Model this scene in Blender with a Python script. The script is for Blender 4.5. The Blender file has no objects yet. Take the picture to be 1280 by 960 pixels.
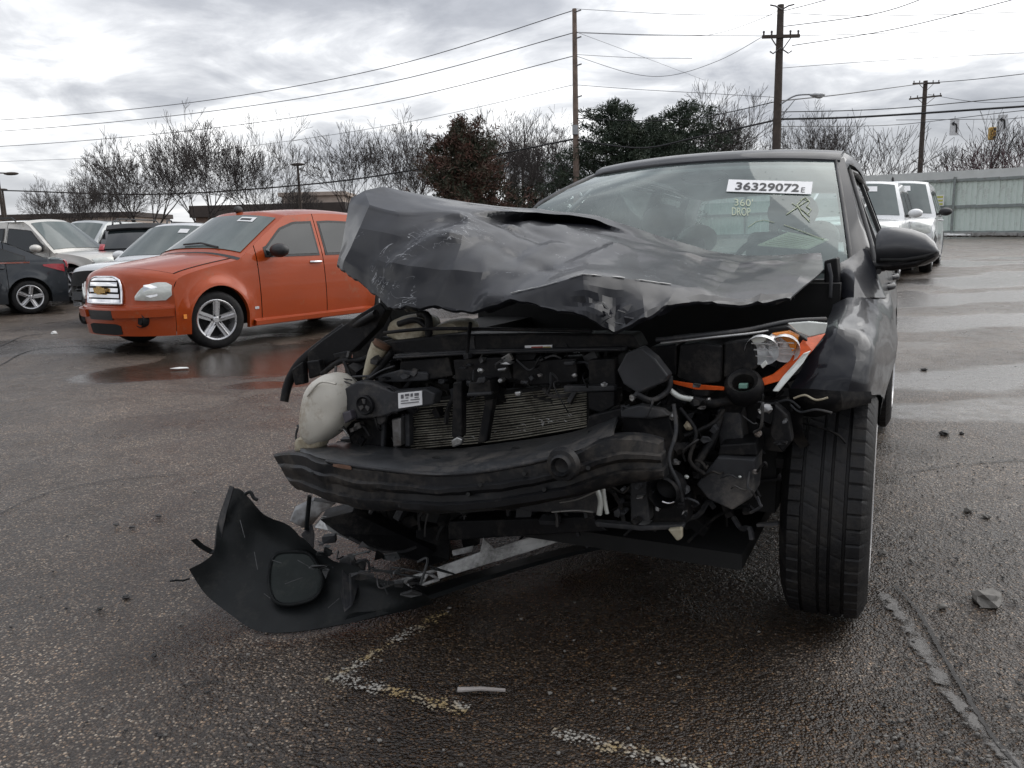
import bpy, bmesh, math, random
from math import sin, cos, pi, radians, sqrt, hypot
from mathutils import Vector, Matrix, noise

random.seed(7)
R = random.random
C = bpy.context.scene.collection
scene = bpy.context.scene

# ------------------------------------------------------------------ camera
CAM_F, CAM_H = 1000.0, 1.2                 # focal length in photo pixels (1280 wide), lens height
PITCH, ROLL = radians(10.1), radians(1.5)
cd = bpy.data.cameras.new('camera')
cam = bpy.data.objects.new('camera', cd)
C.objects.link(cam)
cd.sensor_fit = 'HORIZONTAL'
cd.sensor_width = 36.0
cd.lens = 36.0 * CAM_F / 1280.0
cd.clip_start = 0.05
cd.clip_end = 3000
cam.matrix_world = Matrix.Translation((0, 0, CAM_H)) @ Matrix.Rotation(pi / 2 - PITCH, 4, 'X') @ Matrix.Rotation(-ROLL, 4, 'Z')
scene.camera = cam

# ------------------------------------------------------------------ exposure
scene.view_settings.view_transform = 'Standard'
scene.view_settings.look = 'None'
scene.view_settings.exposure = 0.50
scene.view_settings.gamma = 1.0
scene.view_settings.use_curve_mapping = False

# ------------------------------------------------------------------ node helper
class N:
    """tiny node-graph helper"""
    def __init__(s, tree):
        s.t = tree
        s.n = tree.nodes
    def new(s, kind, **kw):
        n = s.n.new(kind)
        for k, v in kw.items():
            setattr(n, k, v)
        return n
    def put(s, sock, v):
        if isinstance(v, bpy.types.NodeSocket):
            s.t.links.new(v, sock)
        elif isinstance(v, (int, float)):
            if sock.type == 'RGBA':
                sock.default_value = (v, v, v, 1)
            elif sock.type == 'VECTOR':
                sock.default_value = (v, v, v)
            else:
                sock.default_value = v
        else:
            v = tuple(v)
            if sock.type == 'RGBA' and len(v) == 3:
                v = v + (1,)
            sock.default_value = v
    def math(s, op, a, b=0.0, c=None, clamp=False):
        n = s.new('ShaderNodeMath', operation=op, use_clamp=clamp)
        s.put(n.inputs[0], a)
        s.put(n.inputs[1], b)
        if c is not None:
            s.put(n.inputs[2], c)
        return n.outputs[0]
    def mix(s, f, a, b, mode='MIX'):
        n = s.new('ShaderNodeMix', data_type='RGBA', blend_type=mode)
        s.put(n.inputs[0], f)
        s.put(n.inputs[6], a)
        s.put(n.inputs[7], b)
        return n.outputs[2]
    def lerp(s, f, a, b):
        n = s.new('ShaderNodeMix', data_type='FLOAT')
        s.put(n.inputs[0], f)
        s.put(n.inputs[2], a)
        s.put(n.inputs[3], b)
        return n.outputs[0]
    def noise(s, vec, scale, detail=4, rough=0.55, dist=0.0, out=0):
        n = s.new('ShaderNodeTexNoise')
        if vec is not None:
            s.put(n.inputs['Vector'], vec)
        s.put(n.inputs['Scale'], scale)
        s.put(n.inputs['Detail'], detail)
        s.put(n.inputs['Roughness'], rough)
        s.put(n.inputs['Distortion'], dist)
        return n.outputs[out]
    def voro(s, vec, scale, feature='F1', rand=1.0):
        n = s.new('ShaderNodeTexVoronoi', feature=feature)
        if vec is not None:
            s.put(n.inputs['Vector'], vec)
        s.put(n.inputs['Scale'], scale)
        s.put(n.inputs['Randomness'], rand)
        return n
    def ramp(s, f, stops, interp='LINEAR'):
        n = s.new('ShaderNodeValToRGB')
        n.color_ramp.interpolation = interp
        e = n.color_ramp.elements
        while len(e) < len(stops):
            e.new(0.5)
        for i, (p, c) in enumerate(stops):
            e[i].position = p
            if isinstance(c, (int, float)):
                c = (c, c, c)
            e[i].color = tuple(c) + (1,)
        s.put(n.inputs[0], f)
        return n.outputs[0]
    def maprange(s, v, a, b, c=0.0, d=1.0, smooth=False):
        n = s.new('ShaderNodeMapRange')
        n.interpolation_type = 'SMOOTHSTEP' if smooth else 'LINEAR'
        for i, x in enumerate((v, a, b, c, d)):
            s.put(n.inputs[i], x)
        return n.outputs[0]
    def bump(s, h, strength=0.3, dist=0.01, normal=None):
        n = s.new('ShaderNodeBump')
        s.put(n.inputs['Strength'], strength)
        s.put(n.inputs['Distance'], dist)
        s.put(n.inputs['Height'], h)
        if normal is not None:
            s.put(n.inputs['Normal'], normal)
        return n.outputs[0]

# ------------------------------------------------------------------ world: overcast sky with broken cloud
SUN_EL, SUN_AZ = radians(40), radians(55)     # the sun stands behind the cloud, beyond the car and to the right
SUN_DIR = Vector((sin(SUN_AZ) * cos(SUN_EL), cos(SUN_AZ) * cos(SUN_EL), sin(SUN_EL)))
W = bpy.data.worlds.new('World')
scene.world = W
W.use_nodes = True
n = N(W.node_tree)
n.n.clear()
out = n.new('ShaderNodeOutputWorld')
sky = n.new('ShaderNodeTexSky', sky_type='NISHITA')
sky.sun_disc = False
sky.sun_elevation = SUN_EL
sky.sun_rotation = SUN_AZ
tc = n.new('ShaderNodeTexCoord')
sep = n.new('ShaderNodeSeparateXYZ')
n.put(sep.inputs[0], tc.outputs['Generated'])
zz = n.math('ADD', n.math('MAXIMUM', sep.outputs[2], 0.0), 0.16)
comb = n.new('ShaderNodeCombineXYZ')
n.put(comb.inputs[0], n.math('DIVIDE', sep.outputs[0], zz))
n.put(comb.inputs[1], n.math('DIVIDE', sep.outputs[1], zz))
n.put(comb.inputs[2], 4.3)
big = n.noise(comb.outputs[0], 0.75, 7, 0.52, 0.25)
fine = n.noise(comb.outputs[0], 2.3, 8, 0.6, 0.6)
dens = n.math('ADD', n.math('MULTIPLY', big, 0.72), n.math('MULTIPLY', fine, 0.28))
dotn = n.new('ShaderNodeVectorMath', operation='DOT_PRODUCT')
n.put(dotn.inputs[0], tc.outputs['Generated'])
dotn.inputs[1].default_value = SUN_DIR
glow = n.maprange(dotn.outputs['Value'], 0.35, 1.0, 0.0, 1.0, True)
dens = n.math('SUBTRACT', dens, n.math('MULTIPLY', glow, 0.07))
cloud = n.ramp(dens, [(0.37, (1.20, 1.20, 1.20)), (0.42, (0.90, 0.905, 0.915)), (0.465, (0.62, 0.63, 0.655)),
                      (0.52, (0.42, 0.432, 0.465)), (0.60, (0.28, 0.292, 0.325))])
hz = n.maprange(sep.outputs[2], 0.02, 0.16, 1.0, 0.0, True)
cloud = n.mix(n.math('MULTIPLY', hz, 0.45), cloud, (0.80, 0.81, 0.83))
# an overcast sky grows brighter from the horizon to the zenith
grad = n.math('ADD', 0.82, n.math('MULTIPLY', n.math('MAXIMUM', sep.outputs[2], 0.0), 0.80))
cloud = n.mix(1.0, cloud, grad, 'MULTIPLY')
bg1 = n.new('ShaderNodeBackground')
n.put(bg1.inputs[0], cloud)
bg1.inputs[1].default_value = 1.0
bg2 = n.new('ShaderNodeBackground')
n.put(bg2.inputs[0], sky.outputs[0])
bg2.inputs[1].default_value = 0.10
ms = n.new('ShaderNodeMixShader')
ms.inputs[0].default_value = 0.94
W.node_tree.links.new(bg2.outputs[0], ms.inputs[1])
W.node_tree.links.new(bg1.outputs[0], ms.inputs[2])
W.node_tree.links.new(ms.outputs[0], out.inputs[0])

# ------------------------------------------------------------------ sun (diffuse, behind cloud)
sl = bpy.data.lights.new('sun', 'SUN')
sl.energy = 0.7
sl.angle = radians(60)
sl.color = (1.0, 0.97, 0.93)
sun = bpy.data.objects.new('sun', sl)
C.objects.link(sun)
sun.rotation_euler = (-SUN_DIR).to_track_quat('-Z', 'Y').to_euler()
sun.location = (0, 0, 30)

# ------------------------------------------------------------------ measuring: photo pixel -> place in the world
_cp, _sp, _cr, _sr = cos(PITCH), sin(PITCH), cos(ROLL), sin(ROLL)
def ray(u, v):
    x, y = (u - 640) / CAM_F, (480 - v) / CAM_F
    x, y = x * _cr + y * _sr, -x * _sr + y * _cr
    return Vector((x, _cp + y * _sp, -_sp + y * _cp))
def at(u, v, Y):
    r = ray(u, v)
    return Vector((0, 0, CAM_H)) + r * (Y / r.y)
def smooth01(t):
    t = max(0.0, min(1.0, t))
    return t * t * (3 - 2 * t)
def gz(x, y):
    """height of the lot: level near the camera, rising gently to the fence on the right"""
    right = 0.033 * max(0.0, min(y, 41.0) - 9.0)
    left = 0.2 * smooth01((y - 13) / 7.0)
    f = smooth01((x + 1) / 8.0)
    return left * (1 - f) + right * f
def gnd(u, v, dz=0.0):
    z = 0.0
    for _ in range(6):
        r = ray(u, v)
        p = Vector((0, 0, CAM_H)) + r * ((z + dz - CAM_H) / r.z)
        z = gz(p.x, p.y)
    return p

# ------------------------------------------------------------------ object helpers
def tag(o, label=None, cat=None, group=None, kind=None):
    if label: o['label'] = label
    if cat: o['category'] = cat
    if group: o['group'] = group
    if kind: o['kind'] = kind
    return o
def thing(name, label, cat, loc=(0, 0, 0), rz=0.0, group=None, scale=None):
    o = bpy.data.objects.new(name, None)
    C.objects.link(o)
    o.empty_display_size = 0.2
    o.location = loc
    o.rotation_euler = (0, 0, rz)
    if scale: o.scale = (scale, scale, scale)
    return tag(o, label, cat, group)
def copy_tree(o, parent=None):
    c = o.copy()
    C.objects.link(c)
    c.parent = parent
    for ch in list(o.children):
        copy_tree(ch, c)
    return c

class MB:
    """mesh builder: collects shapes, links them as ONE mesh object"""
    def __init__(s):
        s.v, s.f, s.m = [], [], []
        s.mi = 0
    def add(s, vs, fs):
        k = len(s.v)
        s.v += [tuple(p) for p in vs]
        for f in fs:
            s.f.append([i + k for i in f])
            s.m.append(s.mi)
        return s
    def box(s, c, size, rot=None):
        hx, hy, hz = size[0] / 2, size[1] / 2, size[2] / 2
        vs = [Vector((x, y, z)) for x in (-hx, hx) for y in (-hy, hy) for z in (-hz, hz)]
        if rot is not None:
            vs = [rot @ p for p in vs]
        c = Vector(c)
        return s.add([p + c for p in vs], [(0, 1, 3, 2), (4, 6, 7, 5), (0, 4, 5, 1), (2, 3, 7, 6), (0, 2, 6, 4), (1, 5, 7, 3)])
    def bar(s, a, b, w, h, up=(0, 0, 1)):
        a, b = Vector(a), Vector(b)
        d = (b - a)
        L = d.length
        d.normalize()
        x = d.cross(Vector(up))
        if x.length < 1e-4: x = d.cross(Vector((1, 0, 0)))
        x.normalize()
        y = x.cross(d)
        return s.box((a + b) / 2, (w, L, h), Matrix((x, d, y)).transposed())
    def tube(s, pts, r, n=8, cap=True, flat=1.0):
        pts = [Vector(p) for p in pts]
        m = len(pts)
        if not isinstance(r, (list, tuple)): r = [r] * m
        rings = []
        prev = None
        for i, p in enumerate(pts):
            d = (pts[min(i + 1, m - 1)] - pts[max(i - 1, 0)])
            if d.length < 1e-9: d = Vector((0, 0, 1))
            d.normalize()
            if prev is None:
                x = d.cross(Vector((0, 0, 1)))
                if x.length < 1e-3: x = d.cross(Vector((0, 1, 0)))
            else:
                x = prev - d * prev.dot(d)
                if x.length < 1e-4: x = d.cross(Vector((0, 0, 1)))
            x.normalize()
            prev = x
            y = d.cross(x)
            rings.append([p + (x * cos(2 * pi * k / n) + y * sin(2 * pi * k / n) * flat) * r[i] for k in range(n)])
        vs = [q for g in rings for q in g]
        fs = [(i * n + k, i * n + (k + 1) % n, (i + 1) * n + (k + 1) % n, (i + 1) * n + k) for i in range(m - 1) for k in range(n)]
        if cap:
            fs += [tuple(reversed(range(n))), tuple((m - 1) * n + k for k in range(n))]
        return s.add(vs, fs)
    def prism(s, poly, ext):
        ext = Vector(ext)
        a = [Vector(p) for p in poly]
        k = len(a)
        vs = a + [p + ext for p in a]
        fs = [tuple(range(k)), tuple(reversed(range(k, 2 * k)))] + [(i, i + k, (i + 1) % k + k, (i + 1) % k) for i in range(k)]
        return s.add(vs, fs)
    def grid(s, rows, closed=False):
        nr, nc = len(rows), len(rows[0])
        vs = [p for r in rows for p in r]
        fs = []
        for i in range(nr - 1):
            for j in range(nc if closed else nc - 1):
                k = (j + 1) % nc
                fs.append((i * nc + j, i * nc + k, (i + 1) * nc + k, (i + 1) * nc + j))
        return s.add(vs, fs)
    def slabgrid(s, rows, off):
        """grid with thickness: off is a vector or a function (i, j, p) -> vector"""
        f = off if callable(off) else (lambda i, j, p, o=Vector(off): o)
        top = [[Vector(p) for p in r] for r in rows]
        bot = [[p + Vector(f(i, j, p)) for j, p in enumerate(r)] for i, r in enumerate(top)]
        s.grid(top)
        s.grid([list(reversed(r)) for r in bot])
        rim_t = top[0] + [r[-1] for r in top[1:]] + list(reversed(top[-1]))[1:] + [r[0] for r in reversed(top[1:-1])]
        rim_b = bot[0] + [r[-1] for r in bot[1:]] + list(reversed(bot[-1]))[1:] + [r[0] for r in reversed(bot[1:-1])]
        k = len(rim_t)
        return s.add(rim_t + rim_b, [(i, i + k, (i + 1) % k + k, (i + 1) % k) for i in range(k)])
    def lathe(s, prof, n=24, o=(0, 0, 0), axis='Y', closed=False):
        """prof: list of (along axis, radius)"""
        o = Vector(o)
        rows = []
        for h, r in prof:
            ring = []
            for k in range(n):
                a = 2 * pi * k / n
                c_, s_ = cos(a) * r, sin(a) * r
                ring.append(o + (Vector((c_, h, s_)) if axis == 'Y' else Vector((c_, s_, h)) if axis == 'Z' else Vector((h, c_, s_))))
            rows.append(ring)
        if closed: rows.append(rows[0])
        return s.grid(rows, True)
    def ball(s, c, r, sub=2, jitter=0.0, seed=0):
        bm = bmesh.new()
        bmesh.ops.create_icosphere(bm, subdivisions=sub, radius=1.0)
        rr = Vector(r) if not isinstance(r, (int, float)) else Vector((r, r, r))
        vs = []
        for q in bm.verts:
            k = 1 + jitter * noise.noise(q.co * 1.7 + Vector((seed * 3.1, seed * 1.7, seed)))
            vs.append(Vector((q.co.x * rr.x, q.co.y * rr.y, q.co.z * rr.z)) * k + Vector(c))
        s.add(vs, [[q.index for q in f.verts] for f in bm.faces])
        bm.free()
        return s
    def mesh(s, name, mats, smooth=None, weld=True):
        me = bpy.data.meshes.new(name)
        me.from_pydata(s.v, [], s.f)
        if not isinstance(mats, (list, tuple)): mats = [mats]
        for q in mats: me.materials.append(q)
        if len(mats) > 1:
            me.polygons.foreach_set('material_index', s.m)
        bm = bmesh.new()
        bm.from_mesh(me)
        if weld: bmesh.ops.remove_doubles(bm, verts=bm.verts, dist=0.0002)
        bmesh.ops.recalc_face_normals(bm, faces=bm.faces)
        bm.to_mesh(me)
        bm.free()
        if smooth:
            me.shade_smooth()
            me.set_sharp_from_angle(angle=radians(smooth))
        return me
    def build(s, name, mats, parent=None, smooth=None, bevel=0.0, weld=True, seg=2):
        o = bpy.data.objects.new(name, s.mesh(name, mats, smooth, weld))
        C.objects.link(o)
        if parent is not None: o.parent = parent
        if bevel:
            b = o.modifiers.new('bevel', 'BEVEL')
            b.width = bevel
            b.segments = seg
            b.limit_method = 'ANGLE'
            b.angle_limit = radians(35)
            b.harden_normals = False
        return o
def catmull(pts, n=6):
    pts = [Vector(p) for p in pts]
    o = []
    for i in range(len(pts) - 1):
        p0, p1, p2, p3 = pts[max(i - 1, 0)], pts[i], pts[i + 1], pts[min(i + 2, len(pts) - 1)]
        for k in range(n):
            t = k / n
            o.append(0.5 * ((2 * p1) + (p2 - p0) * t + (2 * p0 - 5 * p1 + 4 * p2 - p3) * t * t + (3 * p1 - p0 - 3 * p2 + p3) * t ** 3))
    o.append(pts[-1])
    return o
def soft(pts, n=6, k=0.45):
    """between straight segments (k = 0) and a smooth curve (k = 1): sheet metal that keeps its creases"""
    a = catmull(pts, n)
    pts = [Vector(p) for p in pts]
    b_ = [pts[i].lerp(pts[i + 1], j / n) for i in range(len(pts) - 1) for j in range(n)] + [pts[-1]]
    return [q.lerp(p, k) for p, q in zip(a, b_)]
def interp(xs, ys, x):
    if x <= xs[0]: return ys[0]
    for i in range(len(xs) - 1):
        if x <= xs[i + 1]:
            t = (x - xs[i]) / max(1e-9, xs[i + 1] - xs[i])
            return ys[i] + (ys[i + 1] - ys[i]) * t
    return ys[-1]
def text_mesh(txt, size, mat, name, bold=0.0, depth=0.0):
    cu = bpy.data.curves.new(name, 'FONT')
    cu.body = txt
    cu.size = size
    cu.offset = bold
    cu.extrude = depth
    cu.align_x = 'CENTER'
    cu.align_y = 'CENTER'
    cu.resolution_u = 3
    tmp = bpy.data.objects.new(name, cu)
    C.objects.link(tmp)
    dg = bpy.context.evaluated_depsgraph_get()
    me = bpy.data.meshes.new_from_object(tmp.evaluated_get(dg))
    C.objects.unlink(tmp)
    bpy.data.objects.remove(tmp)
    me.materials.clear()
    me.materials.append(mat)
    o = bpy.data.objects.new(name, me)
    C.objects.link(o)
    return o

# ------------------------------------------------------------------ materials
MATS = {}
def mat(name, col, rough=0.5, metal=0.0, var=0.25, scale=6.0, bump=0.0, bscale=60.0, coat=0.0, spec=0.5,
        dirt=None, dirt_amt=0.5, dirt_scale=3.0, coat_rough=0.04, rvar=0.1):
    """solid material with blotchy colour and gloss variation, optional dirt and grain"""
    if name in MATS: return MATS[name]
    m = bpy.data.materials.new(name)
    m.use_nodes = True
    g = N(m.node_tree)
    p = g.n['Principled BSDF']
    co = g.new('ShaderNodeTexCoord').outputs['Object']
    a = g.noise(co, scale, 5, 0.6)
    lo = tuple(c * (1 - var) for c in col)
    hi = tuple(min(1, c * (1 + var)) for c in col)
    base = g.ramp(a, [(0.3, lo), (0.7, hi)])
    rg = g.math('ADD', rough, g.math('MULTIPLY', g.math('SUBTRACT', g.noise(co, scale * 2.7, 4), 0.5), rvar * 2), clamp=True)
    if dirt:
        d = g.noise(co, dirt_scale, 8, 0.7, 0.4)
        d2 = g.noise(co, dirt_scale * 9, 4, 0.7)
        msk = g.maprange(g.math('ADD', g.math('MULTIPLY', d, 0.75), g.math('MULTIPLY', d2, 0.25)), 0.62 - 0.3 * dirt_amt, 0.72 - 0.1 * dirt_amt)
        base = g.mix(msk, base, dirt)
        rg = g.lerp(msk, rg, 0.8)
    g.put(p.inputs['Base Color'], base)
    g.put(p.inputs['Roughness'], rg)
    p.inputs['Metallic'].default_value = metal
    p.inputs['Specular IOR Level'].default_value = spec
    if coat:
        p.inputs['Coat Weight'].default_value = coat
        p.inputs['Coat Roughness'].default_value = coat_rough
    if bump:
        g.put(p.inputs['Normal'], g.bump(g.noise(co, bscale, 4, 0.6), bump, 0.004))
    MATS[name] = m
    return m
def paint(name, col, metal=0.25, dirty=0.35, rough=0.32):
    return mat(name, col, rough, metal, 0.06, 2.0, coat=0.9, dirt=tuple(0.6 * c + 0.06 for c in col), dirt_amt=dirty, dirt_scale=2.2, bump=0.02, bscale=3.0)
def glass_dark(name, col, rough=0.03):
    return mat(name, col, rough, 0, 0.2, 1.5, spec=0.7, rvar=0.02)
M_BLACK = mat('black_plastic', (0.018, 0.018, 0.019), 0.45, 0, 0.3, 8, 0.15, 90, dirt=(0.06, 0.055, 0.05), dirt_amt=0.35)
M_DARKGAP = mat('shadow_black', (0.006, 0.006, 0.006), 0.8)
M_RUBBER = mat('tyre_rubber', (0.010, 0.010, 0.011), 0.55, 0, 0.4, 10, 0.4, 90, spec=.28, dirt=(0.032, 0.029, 0.026), dirt_amt=0.5, dirt_scale=9)
M_ALLOY = mat('alloy', (0.62, 0.62, 0.63), 0.28, 0.85, 0.12, 5, dirt=(0.15, 0.13, 0.11), dirt_amt=0.3)
M_CHROME = mat('chrome', (0.8, 0.8, 0.82), 0.08, 1.0, 0.08, 5)
M_GLASS = glass_dark('tinted_glass', (0.012, 0.016, 0.017))
M_RED = mat('red_lens', (0.35, 0.01, 0.02), 0.15, 0, 0.2, 20, spec=0.6, coat=0.6)
M_STEEL = mat('steel', (0.30, 0.30, 0.30), 0.4, 0.8, 0.3, 12, dirt=(0.10, 0.07, 0.05), dirt_amt=0.5)
M_WHITE = mat('white_label', (0.8, 0.8, 0.8), 0.5, 0, 0.06, 5)
M_INK = mat('black_ink', (0.01, 0.01, 0.012), 0.5, 0, 0.2, 5)
# ================================================================== GROUND
def wet_at(x, y):
    """standing water: where the lot holds puddles"""
    w = 0.0
    def blob(u, v, rx, ry, a=1.0):
        nonlocal w
        c = gnd(u, v)
        d = hypot((x - c.x) / rx, (y - c.y) / ry)
        d += 0.45 * noise.fractal(Vector((x * 0.9, y * 0.9, 3.3)), 0.7, 2.0, 4)
        w = max(w, a * smooth01((1.3 - d) / 0.8))
    blob(240, 462, 1.9, 0.9)
    blob(345, 440, 2.0, 1.6)
    blob(150, 436, 1.2, 0.6, 0.8)
    blob(335, 480, 0.55, 0.25)
    blob(470, 440, 3.0, 1.5, 0.8)
    blob(60, 430, 2.5, 0.8, 0.7)
    blob(1225, 470, 2.0, 0.7, 0.72)
    blob(1250, 512, 1.6, 0.5, 0.66)
    blob(1230, 400, 3.2, 0.9, 0.75)
    blob(1260, 350, 4.0, 1.4, 0.8)
    blob(1215, 372, 3.0, 0.5, 0.6)
    n1 = noise.fractal(Vector((x * 0.22, y * 0.35, 9.1)), 0.8, 2.1, 5)
    far = smooth01((y - 4.5) / 6)
    w = max(w, far * 0.75 * smooth01((n1 - 0.02) / 0.22))
    return w

def axis(vals):
    o = []
    for a, b, st in vals:
        k = max(1, int(round((b - a) / st)))
        o += [a + (b - a) * i / k for i in range(k)]
    o.append(vals[-1][1])
    return o
gx = axis([(-400, -60, 40), (-60, -14, 2), (-14, -5, 0.4), (-5, 5, 0.12), (5, 14, 0.4), (14, 60, 2), (60, 400, 40)])
gy = axis([(-60, -6, 6), (-6, 0, 1), (0, 9, 0.12), (9, 24, 0.3), (24, 60, 1.5), (60, 120, 10), (120, 900, 80)])
b = MB()
vs, wet, stain_shade = [], [], []
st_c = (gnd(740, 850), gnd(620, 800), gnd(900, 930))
for y in gy:
    for x in gx:
        w = wet_at(x, y) if -20 < x < 30 and 0 < y < 60 else 0.3
        near = abs(x) < 14 and y < 24
        h = gz(x, y) + (0.010 * noise.fractal(Vector((x * 0.8, y * 0.8, 0)), 0.8, 2.0, 3) * (1 - w) if near else 0) - 0.012
        vs.append((x, y, h))
        wet.append(w)
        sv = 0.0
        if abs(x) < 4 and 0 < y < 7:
            d = min(hypot((x - c.x) / rx, (y - c.y) / ry) for c, rx, ry in zip(st_c, (.72, .62, .60), (.62, .42, .50)))  # brown stain before the wreck, deepened with painted shade
            d = min(d, max(abs((x - .95) * .893 - (y - 4.2) * .45) / .95, abs((x - .95) * .45 + (y - 4.2) * .893) / 2.2))  # footprint of the wreck: its shade painted onto the ground
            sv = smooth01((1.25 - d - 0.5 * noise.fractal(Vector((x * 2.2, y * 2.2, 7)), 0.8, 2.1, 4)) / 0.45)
        stain_shade.append(sv)
nx = len(gx)
fs = [(j * nx + i, j * nx + i + 1, (j + 1) * nx + i + 1, (j + 1) * nx + i) for j in range(len(gy) - 1) for i in range(nx - 1)]
b.add(vs, fs)
me = bpy.data.meshes.new('asphalt_lot')
me.from_pydata(b.v, [], b.f)
at_ = me.attributes.new('wet', 'FLOAT', 'POINT')
at_.data.foreach_set('value', wet)
at2_ = me.attributes.new('stain_shade', 'FLOAT', 'POINT')
at2_.data.foreach_set('value', stain_shade)
me.shade_smooth()
asphalt = bpy.data.objects.new('asphalt_lot', me)
C.objects.link(asphalt)
tag(asphalt, kind='structure')

def asphalt_material():
    m = bpy.data.materials.new('wet_asphalt')
    m.use_nodes = True
    g = N(m.node_tree)
    p = g.n['Principled BSDF']
    co = g.new('ShaderNodeTexCoord').outputs['Object']
    att = g.new('ShaderNodeAttribute', attribute_name='wet').outputs['Fac']
    warp = g.mix(0.004, co, g.noise(co, 45, 2, 0.5, 0, 1), 'ADD')
    v1 = g.voro(warp, 122)
    v2 = g.voro(warp, 210)
    v3 = g.voro(warp, 46)
    rnd = g.new('ShaderNodeSeparateColor')
    g.put(rnd.inputs[0], v1.outputs['Color'])
    stone = g.ramp(rnd.outputs[0], [(0.0, (0.034, 0.026, 0.020)), (0.40, (0.106, 0.084, 0.066)), (0.70, (0.20, 0.162, 0.128)),
                                    (0.87, (0.31, 0.25, 0.19)), (0.97, (0.52, 0.45, 0.36))])
    tint = g.ramp(rnd.outputs[1], [(0.0, (0.75, 0.82, 0.92)), (0.5, (1, 1, 1)), (1.0, (1.25, 1.0, 0.78))])
    stone = g.mix(0.7, stone, tint, 'MULTIPLY')
    gap = g.maprange(v1.outputs['Distance'], 0.38, 0.58)
    fines = g.ramp(g.noise(co, 260, 3, 0.7), [(0.3, (0.018, 0.0145, 0.012)), (0.7, (0.066, 0.053, 0.043))])
    col = g.mix(gap, stone, fines)
    # bare binder between the stones, in patches
    patch = g.maprange(g.noise(co, 5.5, 6, 0.65, 0.4), 0.45, 0.65)
    col = g.mix(g.math('MULTIPLY', patch, 0.35), col, fines)
    # broad staining: oily brown and pale dusty zones
    broad = g.noise(co, 0.55, 7, 0.6, 0.5)
    col = g.mix(0.9, col, g.ramp(broad, [(0.32, (0.60, 0.57, 0.55)), (0.5, (1.0, 0.97, 0.95)), (0.68, (1.45, 1.40, 1.36))]), 'MULTIPLY')
    rust = g.maprange(g.noise(co, 1.3, 6, 0.65, 0.8), 0.55, 0.72)
    col = g.mix(g.math('MULTIPLY', rust, 0.45), col, (0.042, 0.026, 0.015))
    dz_ = g.maprange(g.math('ADD', g.math('MULTIPLY', g.noise(co, 1.1, 7, 0.62, 0.7), 0.8), g.math('MULTIPLY', g.noise(co, 14, 5, 0.7), 0.2)), 0.47, 0.56, 0, 1, True)
    col = g.mix(g.math('MULTIPLY', dz_, 0.85), col, g.mix(1.0, col, (0.70, 0.65, 0.60), 'MULTIPLY'))
    stain_sh = g.new('ShaderNodeAttribute', attribute_name='stain_shade').outputs['Fac']
    col = g.mix(stain_sh, col, g.mix(1.0, col, (0.40, 0.32, 0.23), 'MULTIPLY'))  # brown stain plus the wreck's shade, both put into the asphalt colour
    grime = g.noise(co, 2.2, 8, 0.75, 0.3)
    damp = g.maprange(grime, 0.38, 0.62)
    wet_n = g.math('ADD', att, g.math('MULTIPLY', g.math('SUBTRACT', g.noise(co, 9, 6, 0.7), 0.5), 0.55))
    pud = g.maprange(wet_n, 0.36, 0.74, 0, 1, True)
    col = g.mix(pud, col, g.mix(0.6, col, (0.030, 0.025, 0.021)))
    g.put(p.inputs['Base Color'], col)
    r = g.math('SUBTRACT', g.lerp(damp, 0.34, 0.54), g.math('MULTIPLY', dz_, 0.12))
    r = g.lerp(stain_sh, r, g.math('SUBTRACT', r, 0.10))
    r = g.lerp(pud, r, g.lerp(g.maprange(wet_n, 0.6, 0.95), 0.30, 0.14))
    g.put(p.inputs['Roughness'], r)
    p.inputs['Specular IOR Level'].default_value = 0.5
    hgt = g.math('ADD', g.math('MULTIPLY', g.math('SUBTRACT', 1.0, v1.outputs['Distance']), 0.7), g.math('MULTIPLY', g.math('SUBTRACT', 1.0, v2.outputs['Distance']), 0.35))
    hgt = g.math('ADD', hgt, g.math('MULTIPLY', g.math('SUBTRACT', 1.0, v3.outputs['Distance']), 0.8))
    hgt = g.math('ADD', hgt, g.math('MULTIPLY', g.noise(co, 17, 5, 0.7), 1.2))
    nb = g.bump(hgt, g.lerp(pud, 0.95, 0.10), 0.008)
    g.put(p.inputs['Normal'], nb)
    return m
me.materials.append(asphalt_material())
# ================================================================== FENCE
M_FENCE = mat('fence_sheet', (0.64, 0.72, 0.665), 0.45, 0.05, 0.07, 1.2, dirt=(0.44, 0.47, 0.43), dirt_amt=0.35, dirt_scale=1.3)
M_FRAIL = mat('fence_rail', (0.26, 0.29, 0.28), 0.5, 0.2, 0.15, 3, dirt=(0.15, 0.13, 0.11), dirt_amt=0.4)
M_FCAP = mat('fence_cap', (0.62, 0.64, 0.62), 0.5, 0.1, 0.08, 2)
M_CONC = mat('concrete', (0.34, 0.335, 0.32), 0.8, 0, 0.2, 5, 0.3, 40, dirt=(0.13, 0.12, 0.11), dirt_amt=0.5)
fA, fB = Vector((27.5, 28.9, 0)), Vector((8.0, 52.5, 0))
fd = (fB - fA)
fL = fd.length
fd.normalize()
fnrm = Vector((-fd.y, fd.x, 0))
if fnrm.y > 0: fnrm = -fnrm            # towards the lot
frot = math.atan2(fd.y, fd.x)
fence = thing('metal_fence', 'tall pale green corrugated metal fence along the right side of the lot', 'fence', fA, frot)
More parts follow.
